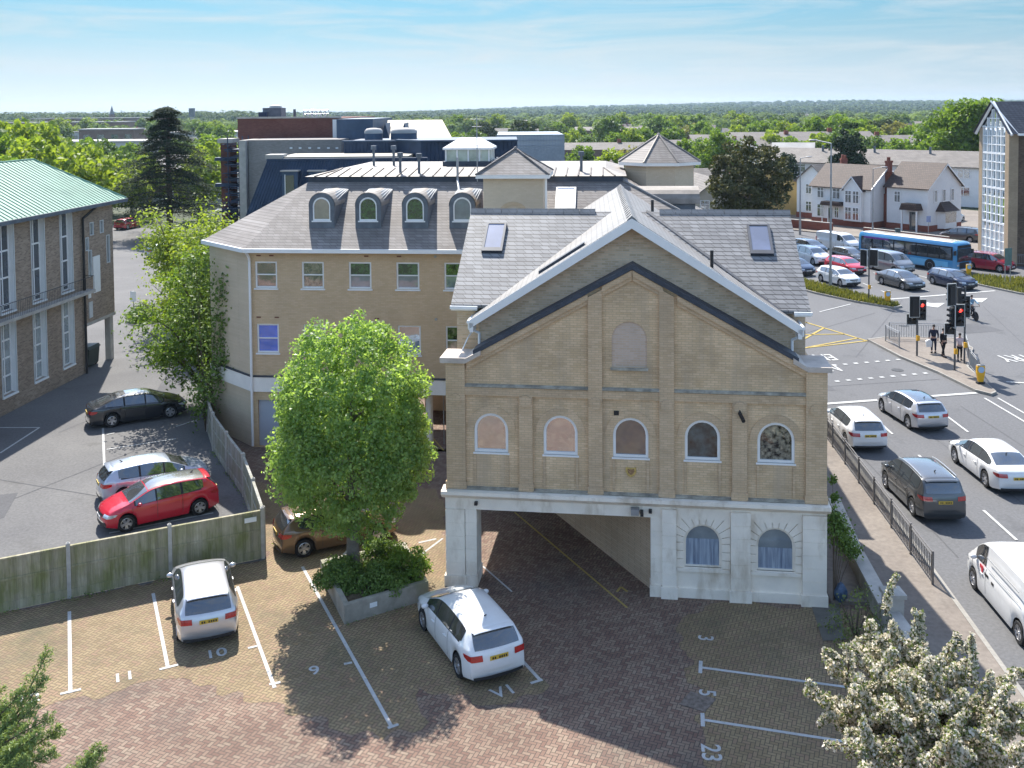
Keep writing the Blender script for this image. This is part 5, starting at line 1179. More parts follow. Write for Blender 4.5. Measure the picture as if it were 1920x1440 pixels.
def car(kind, paint, name, label, cat, loc, heading, group=None, roof=None, tint=None, wheels=True, lamps='rear', scale=1.0, plate=True):
    T = TYPES[kind]; s = Shape(T)
    rz = math.atan2(heading[1], heading[0])
    root = thing(name, label, cat, (loc[0], loc[1], loc[2] if len(loc) > 2 else 0.0), rz, group)
    root.scale = (scale,)*3
    def put(nm, mb, m, parent=None, smooth=None):
        mb.v = [s.warp(*v) for v in mb.v]; return mb.build(nm, m, parent or root, smooth=smooth)
    R_ = T['r']+0.065
    xs = set(np.linspace(-s.L/2, s.L/2, 44).round(4))
    for c in (s.xf, s.xr): xs |= set((c+R_*np.cos(np.linspace(0, PI, 13))).round(4))
    xs |= {round(x, 4) for x, z in s.top[::2]}
    xs = sorted(x for x in xs if abs(x) <= s.L/2)
    xs = [x for i, x in enumerate(xs) if i == 0 or x-xs[i-1] > 0.006]
    body = MB(); secs = [s.section(x) for x in xs]; n = len(secs[0])
    ring = lambda x, sec: [(x, y, z) for y, z in sec]+[(x, -y, z) for y, z in sec[-2::-1]]
    patch(body, [ring(x, sec) for x, sec in zip(xs, secs)])
    m_ = 2*n-1
    body.f.append(tuple(range(m_))); body.f.append(tuple(range((len(xs)-1)*m_+m_-1, (len(xs)-1)*m_-1, -1)))
    b = put('body', body, paint, smooth=38)
    ub = MB().box(-s.L/2+.12, s.L/2-.2, -s.hw+.27, s.hw-.27, .17, .62); ub.box(s.xr+.5, s.xf-.5, -s.hw+.08, s.hw-.08, .17, .4)
    put('underbody', ub, m_trim)
    if roof is not None:
        g = MB(); x0, x1 = T['rw'][1]+.12 if T['rw'] else -1, T['ws'][0]-.04
        patch(g, [[(x, s.params(x)[5]*q*.9, s.topz(x, q*.9)+.006) for q in np.linspace(-1, 1, 9)] for x in np.linspace(x0, x1, 12)]); put('roof_panel', g, roof, smooth=40)
    # glass
    x0, x1 = T['ws']; g = MB()
    patch(g, [[(x, s.params(x)[5]*q*.93, s.topz(x, q*.93)+.008) for q in np.linspace(-1, 1, 9)] for x in np.linspace(x0, x1, 9)]); put('windscreen', g, m_cglass, smooth=40)
    if T['rw']:
        x0, x1 = T['rw']; g = MB()
        patch(g, [[(x-.006, s.params(x)[5]*q*.9, s.topz(x, q*.9)+.008) for q in np.linspace(-1, 1, 9)] for x in np.linspace(x0, x1, 9)]); put('rear_window', g, m_cglass, smooth=40)
    elif kind == 'van' and lamps == 'rear':
        g = MB(); patch(g, [[(s.xend(z, False)-.01, y, z) for y in (-.02, .02)] for z in np.linspace(.6, 1.8, 6)]); put('door_gap', g, m_trim)
    for sg in (1, -1):
        for i, (x0, x1, k0) in enumerate(T['panes']):
            def kr(x):
                zt, zb, t, *_ = s.params(x); return t
            g = MB(); gr = []
            for x in np.linspace(x0, x1, 9):
                e = 0.0
                if i == 0 and len(T['panes']) > 1: e = max(0, 1-(x-x0)/(x1-x0)*1.7)*0.22
                gr.append([(p[0], sg*p[1], p[2]) for p in (s.side(x, k, .007) for k in np.linspace(.06+e*.6, .95, 5))])
            patch(g, gr); put('side_window', g, m_cglass, smooth=40)
        if len(T['panes']) > 1:
            xa, xb = T['panes'][0][0]-.03, T['panes'][-1][1]+.05; g = MB()
            patch(g, [[(p[0], sg*p[1], p[2]) for p in (s.side(x, k, .004) for k in np.linspace(.03, .97, 5))] for x in np.linspace(xa+.12, xb, 22)]); put('window_surround', g, m_trim, smooth=40)
        # shut lines, sill trim, handles, mirror
        g = MB()
        for x in ([T['panes'][1][0]-.04, T['panes'][-1][0]-.04, T['panes'][-1][1]+.12] if len(T['panes']) > 1 else [.55, 1.55]):
            zt, zb, t, wb, ws, wt = s.params(x)
            pr = [(y, z) for y, z in s.section(x)[:6] if z > .24]
            g = MB(); patch(g, [[(x+d, sg*(y+.004), z) for y, z in pr] for d in (-.008, .008)]); put('door_seam', g, m_trim)
        g = MB()
        for x in ((T['panes'][1][0]+.08, T['panes'][-1][0]+.06) if len(T['panes']) > 1 else (.72,)):
            sec = s.section(x); y, z = sec[3]
            g.box(x, x+.17, min(sg*(y-.01), sg*(y+.03)), max(sg*(y-.01), sg*(y+.03)), z-.0, z+.03)
        put('door_handle', g, paint)
        xm = T['panes'][-1][1]-.12; p = s.side(xm, .04, 0)
        g = MB(M=Matrix.Translation((p[0], sg*(p[1]+.11), p[2]+.05)) @ Matrix.Diagonal((.075, .11, .075, 1))); g.sphere((0, 0, 0), 1, 10, 8)
        put('mirror', g, paint, smooth=60)
        # wheel-arch lips and lamps
        zt_ = .98 if kind in ('tall', 'mpv', 'van') else .84
        def lamp(front):
            if front: z0, z1 = (.70, .84) if kind in ('tall', 'mpv', 'van') else (.60, .72)
            else: z0, z1 = (zt_-.1, zt_+.05) if kind != 'van' else (.85, 1.3)
            g = MB(); gr = []
            for z in np.linspace(z0, z1, 4):
                xe = s.xend(z, front); sgn = 1 if front else -1; row = []
                inner = (.62 if front else .6) if kind != 'van' else .84
                for q in np.linspace(inner, 1.0, 5):
                    zz = z + (0.0 if q < .9 else .02*(q-.9))
                    row.append((xe+sgn*.012, sg*q*s.half(xe)*.985, zz))
                for dx in (.12, .3 if front or kind not in ('van',) else .12):
                    x = xe-sgn*dx; sec = s.section(x); y = max(p_[0] for p_ in sec)
                    row.append((x, sg*(y+.006), z0+(z-z0)*(1 if dx < .2 else .55)+(.05 if dx > .2 else .0)))
                gr.append(row)
            patch(g, gr); put('headlight' if front else 'tail_light', g, m_head if front else m_tail, smooth=50)
        lamp(True); lamp(False)
    if kind in ('hatch', 'tall'):
        g = MB(); x1 = T['rw'][1]
        patch(g, [[(x1-dx, s.params(x1+.05)[5]*q*.88, s.topz(x1+.05, q*.88)+dz) for q in np.linspace(-1, 1, 9)] for dx, dz in ((-.06, .004), (.12, .0), (.14, -.02), (.1, -.05))]); put('spoiler', g, paint, smooth=60)
    # bumper trim, plates, grille
    if plate:
        for front in (False, True):
            z = (.52 if front else (.78 if kind in ('hatch',) else .84)) if kind != 'van' else (.5 if front else 1.0)
            if kind == 'saloon' and not front: z = .72
            xe = s.xend(z, front); sgn = 1 if front else -1
            pm = m_plate_w if front else m_plate_y
            g = MB().box(min(xe, xe+sgn*.02), max(xe, xe+sgn*.02), -.26, .26, z-.055, z+.055); pl_ = put('number_plate', g, pm)
            g = MB(); x_ = xe+sgn*.023
            for j in range(7):
                if j == 4: continue
                y0 = -.22+j*.064; g.add([(x_, y0, z-.03), (x_, y0+.04, z-.03), (x_, y0+.04, z+.03), (x_, y0, z+.03)], [(0,1,2,3)])
            put('plate_marks', g, m_platetext, pl_)
    for front in (False, True):
        sgn = 1 if front else -1; g = MB(); gr = []
        for z in ((.26, .34) if not (front) else (.28, .42)):
            xe = sgn*(s.L/2); gr.append([(xe+sgn*.008, s.half(xe)*q*.93, z) for q in np.linspace(-1, 1, 9)])
        patch(g, gr); put('bumper_trim', g, m_trim)
    g = MB(); xe = s.xend(.62, True); patch(g, [[(s.xend(z, True)+.01, y, z) for y in np.linspace(-.42, .42, 5)] for z in (.60, .68)]); put('grille', g, m_trim)
    if T.get('rails'):
        for sg in (1, -1):
            g = MB(); g.path([(x, sg*s.params(x)[5]*.95, s.topz(x, .95)+.05) for x in np.linspace(-1.6, .5, 8)], .02, 6); put('roof_rail', g, m_alu)
    ant = MB().tube((-1.2, 0, s.topz(-1.2, 0)), (-1.3, 0, s.topz(-1.2, 0)+.07), .02, 6); put('aerial', ant, m_trim)
    tm, rm_, dk = wheel_meshes(T['r'])
    for cx_ in (s.xf, s.xr):
        for sg in (1, -1):
            w = bpy.data.objects.new('wheel', None); link(w, root); w.location = (cx_, sg*(s.hw-.125), T['r']); w.empty_display_size = .2
            if sg > 0: w.rotation_euler = (0, 0, PI)
            for nm, d in (('tyre', tm), ('rim', rm_), ('brake_disc', dk)): link(bpy.data.objects.new(nm, d), w)
    return root
pw = paintmat('white', (0.74, 0.74, 0.74)); ps = paintmat('silver', (0.58, 0.58, 0.6), 0.55, 0.3); pr_ = paintmat('red', (0.52, 0.012, 0.03)); pb = paintmat('black', (0.016, 0.018, 0.022))
pgrey = paintmat('grey', (0.085, 0.088, 0.092), 0.35); pnavy = paintmat('navy', (0.02, 0.035, 0.075), 0.2); pbrown = paintmat('bronze', (0.17, 0.105, 0.06), 0.4); psb = paintmat('pale_silver_blue', (0.45, 0.50, 0.58), 0.4); pcherry = paintmat('cherry', (0.30, 0.012, 0.03)); pblue = paintmat('blue_grey', (0.06, 0.085, 0.13), 0.3); pmet = paintmat('mid_grey', (0.27, 0.28, 0.29), 0.5)
def cpos(rear, heading, half):
    h = Vector(heading).normalized(); return (rear[0]+h.x*half, rear[1]+h.y*half)
NEAR = 'cars parked in the two car parks'; ROADN = 'cars waiting at the near stop line'; ROADF = 'traffic waiting at the far lights'
car('hatch', ps, 'parked_car', 'silver hatchback parked nose to the wooden fence in the bay marked 10', 'car', cpos((-8.82, 27.72), (-.36, .93), 2.165), (-.36, .93), NEAR)
car('hatch', pw, 'parked_car', 'white hatchback parked beside the brick planter in front of the passage', 'car', cpos((-0.45, 25.75), (-.43, .903), 2.2), (-.43, .903), NEAR, scale=1.02)
car('hatch', pbrown, 'parked_car', 'bronze brown car half hidden behind the columnar tree', 'car', (-6.45, 34.75), (.905, .425), NEAR)
car('hatch', pr_, 'parked_car', 'bright red hatchback with a black glass roof parked along the wooden fence', 'car', (-13.6, 37.05), (-.84, -.54), NEAR, roof=m_cglass)
car('hatch', psb, 'parked_car', 'pale silver-blue hatchback parked on the far side of the red hatchback', 'car', (-14.7, 39.6), (.855, .52), NEAR)
car('saloon', pb, 'parked_car', 'black fastback saloon parked under the leafy tree by the brick hall', 'car', (-19.0, 49.1), (.87, .49), NEAR, roof=m_cglass)
car('hatch', psb, 'parked_car', 'silver car parked far off beyond the brick hall behind the young trees', 'car', (-37.2, 105.2), (.8, .6), NEAR)
car('hatch', pr_, 'parked_car', 'small red car far beyond the brick hall near the cedar', 'car', (-51.2, 131.0), (.25, .97), NEAR)
# waiting at the near stop line, seen from behind
car('hatch', pw, 'waiting_car', 'white hatchback in the kerbside lane beside the railing at the stop line', 'car', (15.8, 45.3), (.0, 1), ROADN)
car('hatch', ps, 'waiting_car', 'silver hatchback with a dark roof at the head of the middle lane', 'car', (19.5, 47.9), (-.10, 1), ROADN, roof=m_cglass)
car('tall', pgrey, 'waiting_car', 'dark grey tall estate car with roof rails in the kerbside lane behind the white hatchback', 'car', (15.8, 37.8), (-.0, 1), ROADN)
car('saloon', pw, 'waiting_car', 'white saloon car in the middle lane near the right edge', 'car', (19.85, 40.5), (.0, 1), ROADN)
v = car('van', pw, 'panel_van', 'white panel van driving up the kerbside lane at the right edge', 'van', (15.4, 29.2), (.07, 1), ROADN)
lg_ = MB()
for z, a, b, m in ((1.12, .25, .6, 0), (0.98, -.1, .3, 1), (1.15, -2.0, -1.7, 0), (0.95, -2.05, -1.6, 1)): pass
dm = MB().box(.72, .95, .955, .972, 1.0, 1.12).box(.75, .85, .955, .972, .9, .98); dm.build('door_emblem', mat('emblem_red', (.55, .03, .05), .5), v)
MB().box(.35, .6, .96, .975, .92, 1.0).box(-.05, .1, .96, .975, .86, .94).build('door_lettering', m_trim, v)
MB().box(-1.75, .45, .95, .968, 1.52, 1.545).box(-1.75, .45, .965, .98, 1.22, 1.235).build('side_rib', m_grey, v)
# far queue, facing the camera
F = lambda *a, **k: car(*a, group=ROADF, **k)
F('hatch', pw, 'waiting_car', 'white electric hatchback nearest the grass verge in the far queue', 'car', (28.3, 85.3), (.33, -.94))
F('saloon', pgrey, 'waiting_car', 'dark grey saloon at the head of the far queue beside the white electric car', 'car', (33.0, 83.6), (.28, -.96))
F('hatch', pnavy, 'waiting_car', 'navy blue hatchback at the head of the far queue below the bus', 'car', (37.4, 83.5), (.3, -.95), scale=1.03)
F('hatch', pr_, 'waiting_car', 'red hatchback behind the white electric car in the far queue', 'car', (30.9, 91.2), (.33, -.94))
F('mpv', pmet, 'people_carrier', 'grey people carrier between the dark saloon and the blue bus', 'van', (35.2, 91.6), (.36, -.93))
F('tall', pcherry, 'waiting_car', 'cherry red tall car right of the bus front by the road signs', 'car', (44.6, 91.8), (.62, -.78), scale=1.0)
F('van', pw, 'panel_van', 'white van behind the tall lamp post left of the blue bus', 'van', (35.0, 105.6), (.5, -.87))
F('tall', pw, 'waiting_car', 'white tall car at the left end of the far queue beside the slate roof edge', 'car', (29.5, 96.9), (.33, -.94))
F('hatch', pblue, 'waiting_car', 'blue-grey car behind the white tall car in the far queue', 'car', (31.3, 103.6), (.35, -.93))
F('hatch', pnavy, 'waiting_car', 'navy car mostly hidden by the slate roof edge in the far queue', 'car', (26.2, 91.0), (.33, -.94))
F('hatch', pgrey, 'waiting_car', 'dark car behind the red hatchback left of the people carrier', 'car', (33.4, 97.3), (.36, -.93))
F('tall', pgrey, 'waiting_car', 'dark tall car on the side road between the bus and the glazed tower', 'car', (50.8, 111.5), (-.75, .66))
F('hatch', pw, 'waiting_car', 'white car parked by the white flats left of the glazed tower', 'car', (58.2, 130.0), (.75, .66))
# single-deck bus
m_busb = paintmat('bus_blue', (0.055, 0.27, 0.52)); m_buslb = paintmat('bus_light', (0.16, 0.45, 0.68)); m_buscream = paintmat('bus_cream', (0.72, 0.66, 0.55)); m_purple = mat('bus_panel_purple', (0.22, 0.05, 0.30), 0.4)
hb_ = Vector((.53, -.848)); front = Vector((41.5, 90.2)); bc = front - hb_*5.5 + Vector((.848, .53))*0.1
bus = thing('bus', 'blue single-deck bus with a cream roof in the far queue', 'bus', (bc.x, bc.y, 0), math.atan2(hb_.y, hb_.x), ROADF)
def P(name, mb, m, parent=None, **k): return mb.build(name, m, parent or bus, **k)
L2, W2 = 5.4, 1.24
bo = MB(); rows = []
for x, w, zt in ((-5.4, 1.12, 2.72), (-5.3, 1.2, 2.82), (-5.0, 1.24, 2.86), (5.0, 1.24, 2.86), (5.25, 1.2, 2.8), (5.42, 1.1, 2.62)):
    zl = .32
    rows.append([(x, -w*.97, zl), (x, -w, .6), (x, -w, 2.1), (x, -w*.97, zt-.25), (x, -w*.86, zt-.06), (x, -w*.5, zt), (x, w*.5, zt), (x, w*.86, zt-.06), (x, w*.97, zt-.25), (x, w, 2.1), (x, w, .6), (x, w*.97, zl)])
patch(bo, rows); bo.f.append(tuple(range(12))); bo.f.append(tuple(range(71, 59, -1)))
P('body', bo, m_busb, smooth=35)
rf_ = MB(); patch(rf_, [[(x, w*q, z+.012) for q, z in ((-.9, 2.80), (-.5, 2.865), (.5, 2.865), (.9, 2.80))] for x, w in ((-5.0, 1.2), (-2, 1.2), (2, 1.2), (4.9, 1.2))]); P('roof', rf_, m_buscream)
for sg in (-1, 1):
    bk = MB().box(-5.0, 5.1, min(sg*1.242, sg*1.252), max(sg*1.242, sg*1.252), 1.18, 2.45); P('window_band', bk, m_trim)
    for i in range(8):
        a = -4.85+i*1.24; w = P('side_window', MB().box(a, a+1.1, min(sg*1.252, sg*1.258), max(sg*1.252, sg*1.258), 1.25, 2.3), m_cglass)
    P('lower_panel', MB().box(.6, 4.6, min(sg*1.242, sg*1.25), max(sg*1.242, sg*1.25), .4, 1.0), m_buslb)
    P('purple_panel', MB().box(-4.7, -1.8, min(sg*1.253, sg*1.262), max(sg*1.253, sg*1.262), 2.3, 2.46).box(-3.5, -2.6, min(sg*1.253, sg*1.262), max(sg*1.253, sg*1.262), .98, 1.16), m_purple)
    P('dark_panel', MB().box(-1.9, .5, min(sg*1.242, sg*1.25), max(sg*1.242, sg*1.25), .45, 1.0), m_busb)
    P('mirror', MB().box(5.3, 5.45, min(sg*1.2, sg*1.45), max(sg*1.2, sg*1.45), 1.7, 2.1), m_trim)
    P('headlight', MB().box(5.36, 5.44, min(sg*.75, sg*1.05), max(sg*.75, sg*1.05), .65, .82), m_head)
P('windscreen', MB().box(5.38, 5.45, -1.05, 1.05, 1.05, 2.25), m_cglass); P('destination_display', MB().box(5.36, 5.44, -1.0, 1.0, 2.28, 2.55), m_trim); P('front_panel', MB().box(5.4, 5.46, -.7, .7, .42, .98), m_trim)
P('rear_window', MB().box(-5.46, -5.39, -.95, .95, 1.5, 2.4), m_cglass); P('door', MB().box(3.7, 4.9, 1.253, 1.27, .4, 2.4), m_cglass)
tm, rm_, dk = wheel_meshes(0.46)
for x in (2.75, -3.2):
    for sg in (1, -1):
        P('wheel_arch', MB().lathe([(.56, -.012), (.56, .012)], 20, (x, sg*1.243, .5), 'y'), m_trim)
        w = bpy.data.objects.new('wheel', None); link(w, bus); w.location = (x, sg*1.16, .46)
        if sg > 0: w.rotation_euler = (0, 0, PI)
        for nm, d in (('tyre', tm), ('rim', rm_)): link(bpy.data.objects.new(nm, d), w)
# ---------------------------------------------------------------- fences, planter, railings, signals, people
def wood(name, c1, c2, moss):
    m, N, L, b = nodes(name); setp(b, Roughness=0.9, Specular_IOR_Level=0.2)
    tc = N.new('ShaderNodeTexCoord'); s_ = N.new('ShaderNodeSeparateXYZ'); L.new(tc.outputs['Object'], s_.inputs[0])
    wn = N.new('ShaderNodeTexWhiteNoise'); wn.noise_dimensions = '1D'
    L.new(mth(N, L, 'FLOOR', mth(N, L, 'MULTIPLY', s_.outputs[0], 7.7)), wn.inputs['W'])
    o = ramp(N, L, wn.outputs[0], [(0, c1), (1, c2)])
    st = ramp(N, L, noise(N, L, 1.4, 6, stretch=(1, 1, 0.5)), [(0.42, (0,)*3), (0.66, (0.85,)*3)])
    o = mixrgb(N, L, st, o, moss)
    g = ramp(N, L, noise(N, L, 3, 5, stretch=(9, 9, 0.6)), [(0.3, (0.75,)*3), (0.7, (1.1,)*3)])
    L.new(mixrgb(N, L, 1.0, o, g, 'MULTIPLY'), b.inputs['Base Color'])
    return m
m_wood = wood('fence_wood', (0.30, 0.27, 0.19), (0.44, 0.395, 0.285), (0.2, 0.21, 0.075))
m_wood2 = wood('fence_wood_grey', (0.29, 0.285, 0.26), (0.4, 0.39, 0.35), (0.28, 0.27, 0.19))
m_post = mat('concrete_post', (0.42, 0.40, 0.36), 0.85, 0, 0.15, 3)
def fence(name, label, posts, h, m, side=-1, rails=2, mirror_panel=False):
    a = Vector(posts[0])
    t = thing(name, label, 'fence', (a.x, a.y, 0))
    for p in posts:
        q = MB().box(-.06, .06, -.07, .07, 0, h+.03); q.add([(-.06,-.07,h+.03),(.06,-.07,h+.03),(.06,.07,h+.03),(-.06,.07,h+.03),(0,0,h+.09)], [(0,1,4),(1,2,4),(2,3,4),(3,0,4)])
        o = q.build('post', m_post, t); o.location = (p[0]-a.x, p[1]-a.y, 0)
        d = Vector(posts[-1])-a; o.rotation_euler = (0, 0, math.atan2(d.y, d.x))
    rnd = random.Random(3)
    for p, q in zip(posts, posts[1:]):
        p, q = Vector(p), Vector(q); d = q-p; L_ = d.length
        b = MB(); n = int(L_/.13)
        for i in range(n):
            x0 = .05+(L_-.1)*i/n; x1 = x0+(L_-.1)/n+.012; zz = h-.09+rnd.uniform(-.01, .01)
            b.add([(x0, -.012, .3), (x1, -.028, .3), (x1, -.028, zz), (x0, -.012, zz), (x0, 0, .3), (x1, -.012, .3), (x1, -.012, zz), (x0, 0, zz)], [(0,1,2,3), (7,6,5,4), (3,2,6,7), (0,3,7,4), (1,5,6,2)])
        o = b.build('panel', m, t); o.location = (p.x-a.x, p.y-a.y, 0); o.rotation_euler = (0, 0, math.atan2(d.y, d.x))
        c = MB().box(.04, L_-.04, -.06, .04, h-.1, h-.04); c.box(.04, L_-.04, -.045, -.028, .98, 1.05); c.box(.04, L_-.04, .0, .06, .6, .7); c.box(.04, L_-.04, .0, .06, h-.35, h-.25)
        c.build('rail', m, o)
        g = MB().box(.04, L_-.04, -.045, .03, .02, .3); g.build('gravel_board', m, o)
    return t
fence('wooden_fence', 'mossy closeboard fence with concrete posts between the paved bays and the asphalt car park', [(-25.4, 25.0), (-22.6, 26.45), (-19.8, 27.9), (-17.0, 29.3), (-14.2, 30.74), (-11.45, 32.1), (-8.72, 33.42)], 1.74, m_wood)
fence('wooden_fence', 'greyer timber fence running back from the corner towards the leafy tree', [(-8.72, 33.55), (-9.75, 36.2), (-10.85, 38.9), (-12.3, 41.6), (-13.7, 44.3), (-14.8, 47.0), (-15.7, 49.7)][::-1], 1.72, m_wood2)
tag(MB().box(-.2, .2, -.01, .01, -.08, .08).build('fence_sign', m_upvc), 'small white sign on the corner end of the mossy fence', 'sign')
o = bpy.data.objects['fence_sign']; o.location = (-9.05, 33.16, 1.45); o.rotation_euler = (0, 0, R(25))
# planter
m_plant = mat('planter_concrete', (0.33, 0.30, 0.25), 0.9, 0, 0.25, 1.5, bmp=0.2, stain=((0.2, 0.2, 0.13), 0.8))
pq = [(-5.15, 28.95), (-2.75, 30.45), (-3.8, 33.3), (-6.45, 32.0)]
pt = thing('planter', 'raised concrete planter holding the columnar tree and shrubs', 'planter', (-4.5, 31, 0))
pw_ = MB(); c = Vector((-4.5, 31.0))
for a, b in zip(pq, pq[1:]+pq[:1]):
    i_ = [c+(Vector(p)-c)*.88 for p in (a, b)]
    pw_.prismz([tuple(Vector(p)-c) for p in (a, b, tuple(i_[1]), tuple(i_[0]))], 0, .58)
pw_.build('wall', m_plant, pt)
MB().prismz([tuple((Vector(p)-c)*.9) for p in pq], .1, .46).build('soil', m_soil, pt)
d = (Vector(pq[1])-Vector(pq[0])).normalized()
o = MB().box(-.12, .12, -.012, .0, .28, .42).build('plate', m_upvc, pt); q = Vector(pq[0])-c+d*.95; o.location = (q.x, q.y, 0); o.rotation_euler = (0, 0, math.atan2(d.y, d.x))
# railings
m_galv = mat('galvanised_steel', (0.36, 0.36, 0.36), 0.5, 0.5, 0.12, 4)
m_dkgalv = mat('weathered_steel', (0.17, 0.16, 0.155), 0.55, 0.4, 0.15, 4)
def railing(name, label, pts, m, step=.15, h=1.06, group=None, z0=.11):
    a = Vector(pts[0]); t = thing(name, label, 'railing', (a.x, a.y, z0), 0, group)
    for p in pts:
        p = Vector(p)-a; MB().box(p.x-.03, p.x+.03, p.y-.03, p.y+.03, 0, h+.03).build('post', m, t)
    for p, q in zip(pts, pts[1:]):
        p, q = Vector(p)-a, Vector(q)-a; d = q-p; n = max(2, int(d.length/step)); b = MB()
        P3 = lambda w, z: (w.x, w.y, z)
        b.tube(P3(p, h-.02), P3(q, h-.02), .022, 6); b.tube(P3(p, .14), P3(q, .14), .02, 6); b.tube(P3(p, h-.14), P3(q, h-.14), .016, 6)
        for i in range(1, n): w = p+d*(i/n); b.tube(P3(w, .14), P3(w, h-.14 if i % 1 == 0 else h), .015, 5, cap=False)
        b.build('bars', m, t)
    return t
railing('pedestrian_railing', 'long weathered steel railing along the kerb beside the gabled building', [(13.32+(14.62-13.32)*i/8, 30.9+(48.0-30.9)*i/8) for i in range(9)], m_dkgalv)
railing('pedestrian_railing', 'short steel railing at the near left corner of the traffic island', [(24.2, 63.6), (24.35, 61.7)], m_galv, z0=.12)
railing('pedestrian_railing', 'steel railing along the back edge of the traffic island behind the people', [(24.7, 64.3), (26.4, 64.1), (28.2, 63.8)], m_galv, z0=.12)
railing('pedestrian_railing', 'steel railing down the right edge of the traffic island to the yellow bollard', [(28.4, 61.5), (27.5, 59.2), (26.6, 56.9), (26.0, 54.6)], m_galv, z0=.12)
railing('pedestrian_railing', 'far railing beside the cherry red car below the glazed tower', [(44.5, 96.5), (47.5, 94.3), (51, 91.8), (54.5, 89.5)], m_galv)
# traffic lights
m_lensoff = mat('signal_lens', (0.03, 0.025, 0.02), 0.2, 0, 0); m_pole = mat('grey_pole', (0.10, 0.105, 0.11), 0.5, 0.3, 0.1)
def lit(name, col, s_):
    m, N, L, b = nodes(name); setp(b, Base_Color=c4(col), Emission_Color=c4(col), Emission_Strength=s_, Roughness=.3); return m
m_redlit = lit('red_lamp', (0.9, 0.03, 0.02), 2.5)
m_border = mat('signal_border', (0.55, 0.55, 0.52), 0.6, 0, 0)
def head(t, x, z, face, dx=0.0, red=False, board=True, n=3):
    """signal head; face = direction in radians the lenses look, in the pole's frame"""
    h = .32*n
    M_ = Matrix.Translation((x, dx, z)) @ Matrix.Rotation(face+PI/2, 4, 'Z')
    b = MB(M=M_).box(-.16, .16, -.02, .2, 0, h)
    if board: b.box(-.3, .3, .1, .13, -.16, h+.16)
    o = b.build('signal_head', m_black, t)
    if board:
        e = MB(M=M_)
        for x0, x1, z0, z1 in ((-.32, .32, -.18, -.145), (-.32, .32, h+.145, h+.18), (-.32, -.295, -.145, h+.145), (.295, .32, -.145, h+.145)): e.box(x0, x1, .095, .135, z0, z1)
        e.build('border', m_border, o)
    for i in range(n):
        c = MB(M=M_).lathe([(.105, -.035), (.105, -.021)], 14, (0, 0, .16+.32*i), 'y'); c.build('lens', m_redlit if red and i == n-1 else m_lensoff, o)
        v_ = MB(M=M_); v_.add([(.12*math.cos(a), y, .16+.32*i+.12*math.sin(a)) for y in (-.02, -.2) for a in np.linspace(-.3, PI+.3, 11)], [(j, j+1, j+12, j+11) for j in range(10)]); v_.build('visor', m_black, o)
def signal(name, label, loc, h, heads, group='traffic lights'):
    t = thing(name, label, 'traffic light', (loc[0], loc[1], .1), 0, group)
    MB().tube((0, 0, 0), (0, 0, h), .057, 10).build('pole', m_pole, t)
    for hd in heads: head(t, *hd[:3], **(hd[3] if len(hd) > 3 else {}))
    MB().box(-.09, .09, -.2, -.06, 1.0, 1.3).build('push_button_box', mat('signal_yellow', (.7, .36, .02), .5), t)
    return t
CAMF = -PI/2
signal('traffic_light', 'single signal pole with a red lamp at the left side of the traffic island', (24.65, 59.72), 3.6, [(.28, 2.35, CAMF, dict(red=True, board=True)), (-.22, 2.6, PI*.5, dict()), (-.3, 2.1, CAMF, dict(n=1, board=True))])
signal('traffic_light', 'tallest signal pole with a lit red lamp near the tip of the traffic island', (25.46, 56.39), 5.0, [(.28, 2.7, CAMF, dict(red=True)), (-.25, 2.7, PI, dict()), (-.3, 3.95, PI*.6, dict()), (-.25, 2.25, CAMF, dict(n=1))])
signal('traffic_light', 'signal pole behind the tallest one with dark lamps, nearest the right railing', (26.71, 57.89), 4.6, [(.05, 2.9, CAMF, dict()), (-.3, 3.6, 0.0, dict(board=False))])
signal('traffic_light', 'far signal pole on the grass verge tip in front of the queue', (27.93, 76.93), 4.3, [(-.35, 2.95, .6, dict()), (.4, 2.95, 1.0, dict())])
# keep-left bollards
def bollard(label, loc):
    t = thing('bollard', label, 'bollard', (loc[0], loc[1], .11), 0, 'yellow traffic bollards')
    MB().box(-.2, .2, -.12, .12, 0, .12).build('base', m_trim, t)
    MB().prism([(-.13, .12), (.13, .12), (.22, .6), (.22, 1.0), (-.22, 1.0), (-.22, .6)], -.1, .1).build('body', mat('bollard_yellow', (.75, .40, .02), .5, 0, .08), t, bevel=.03)
    MB().lathe([(.17, -.115), (.17, -.1)], 20, (0, 0, .8), 'y').build('sign_disc', mat('sign_pale_blue', (.35, .5, .68), .4), t)
    MB().box(-.2, .2, -.08, .08, 1.0, 1.06).build('cap', m_conc, t)
bollard('yellow bollard with a pale disc on the near tip of the traffic island', (25.62, 53.6)); bollard('yellow bollard at the tip of the left grass verge', (28.9, 75.6)); bollard('yellow bollard on the right verge beside the navy hatchback', (40.9, 88.0))
# lamp posts and signs
def lamp_post(label, loc, h, arm=(1.4, .3), r=.11):
    t = thing('street_lamp', label, 'street lamp', (loc[0], loc[1], 0), 0, 'street lamps')
    MB().tube((0, 0, 0), (0, 0, 1.6), r*1.35, 10).tube((0, 0, 1.6), (0, 0, h), r, 10, r*.55).build('pole', m_galv, t)
    MB().tube((0, 0, h), (arm[0], arm[1], h+.25), r*.45, 8).build('arm', m_galv, t)
    MB(M=Matrix.Translation((arm[0]*1.2, arm[1]*1.2, h+.25)) @ Matrix.Diagonal((.4, .16, .08, 1))).sphere((0, 0, 0), 1, 12, 8).build('lantern', m_galv, t)
lamp_post('tallest street lamp, on the left grass verge in front of the white electric car', (26.79, 82.74), 12.3, (-.9, 1.2))
lamp_post('street lamp on the far pavement left of the white van', (34.64, 118.4), 9.2, (.5, -1.2)); lamp_post('street lamp in front of the red chimney of the white house', (41.6, 113.5), 8.2, (.7, -1.0), .08)
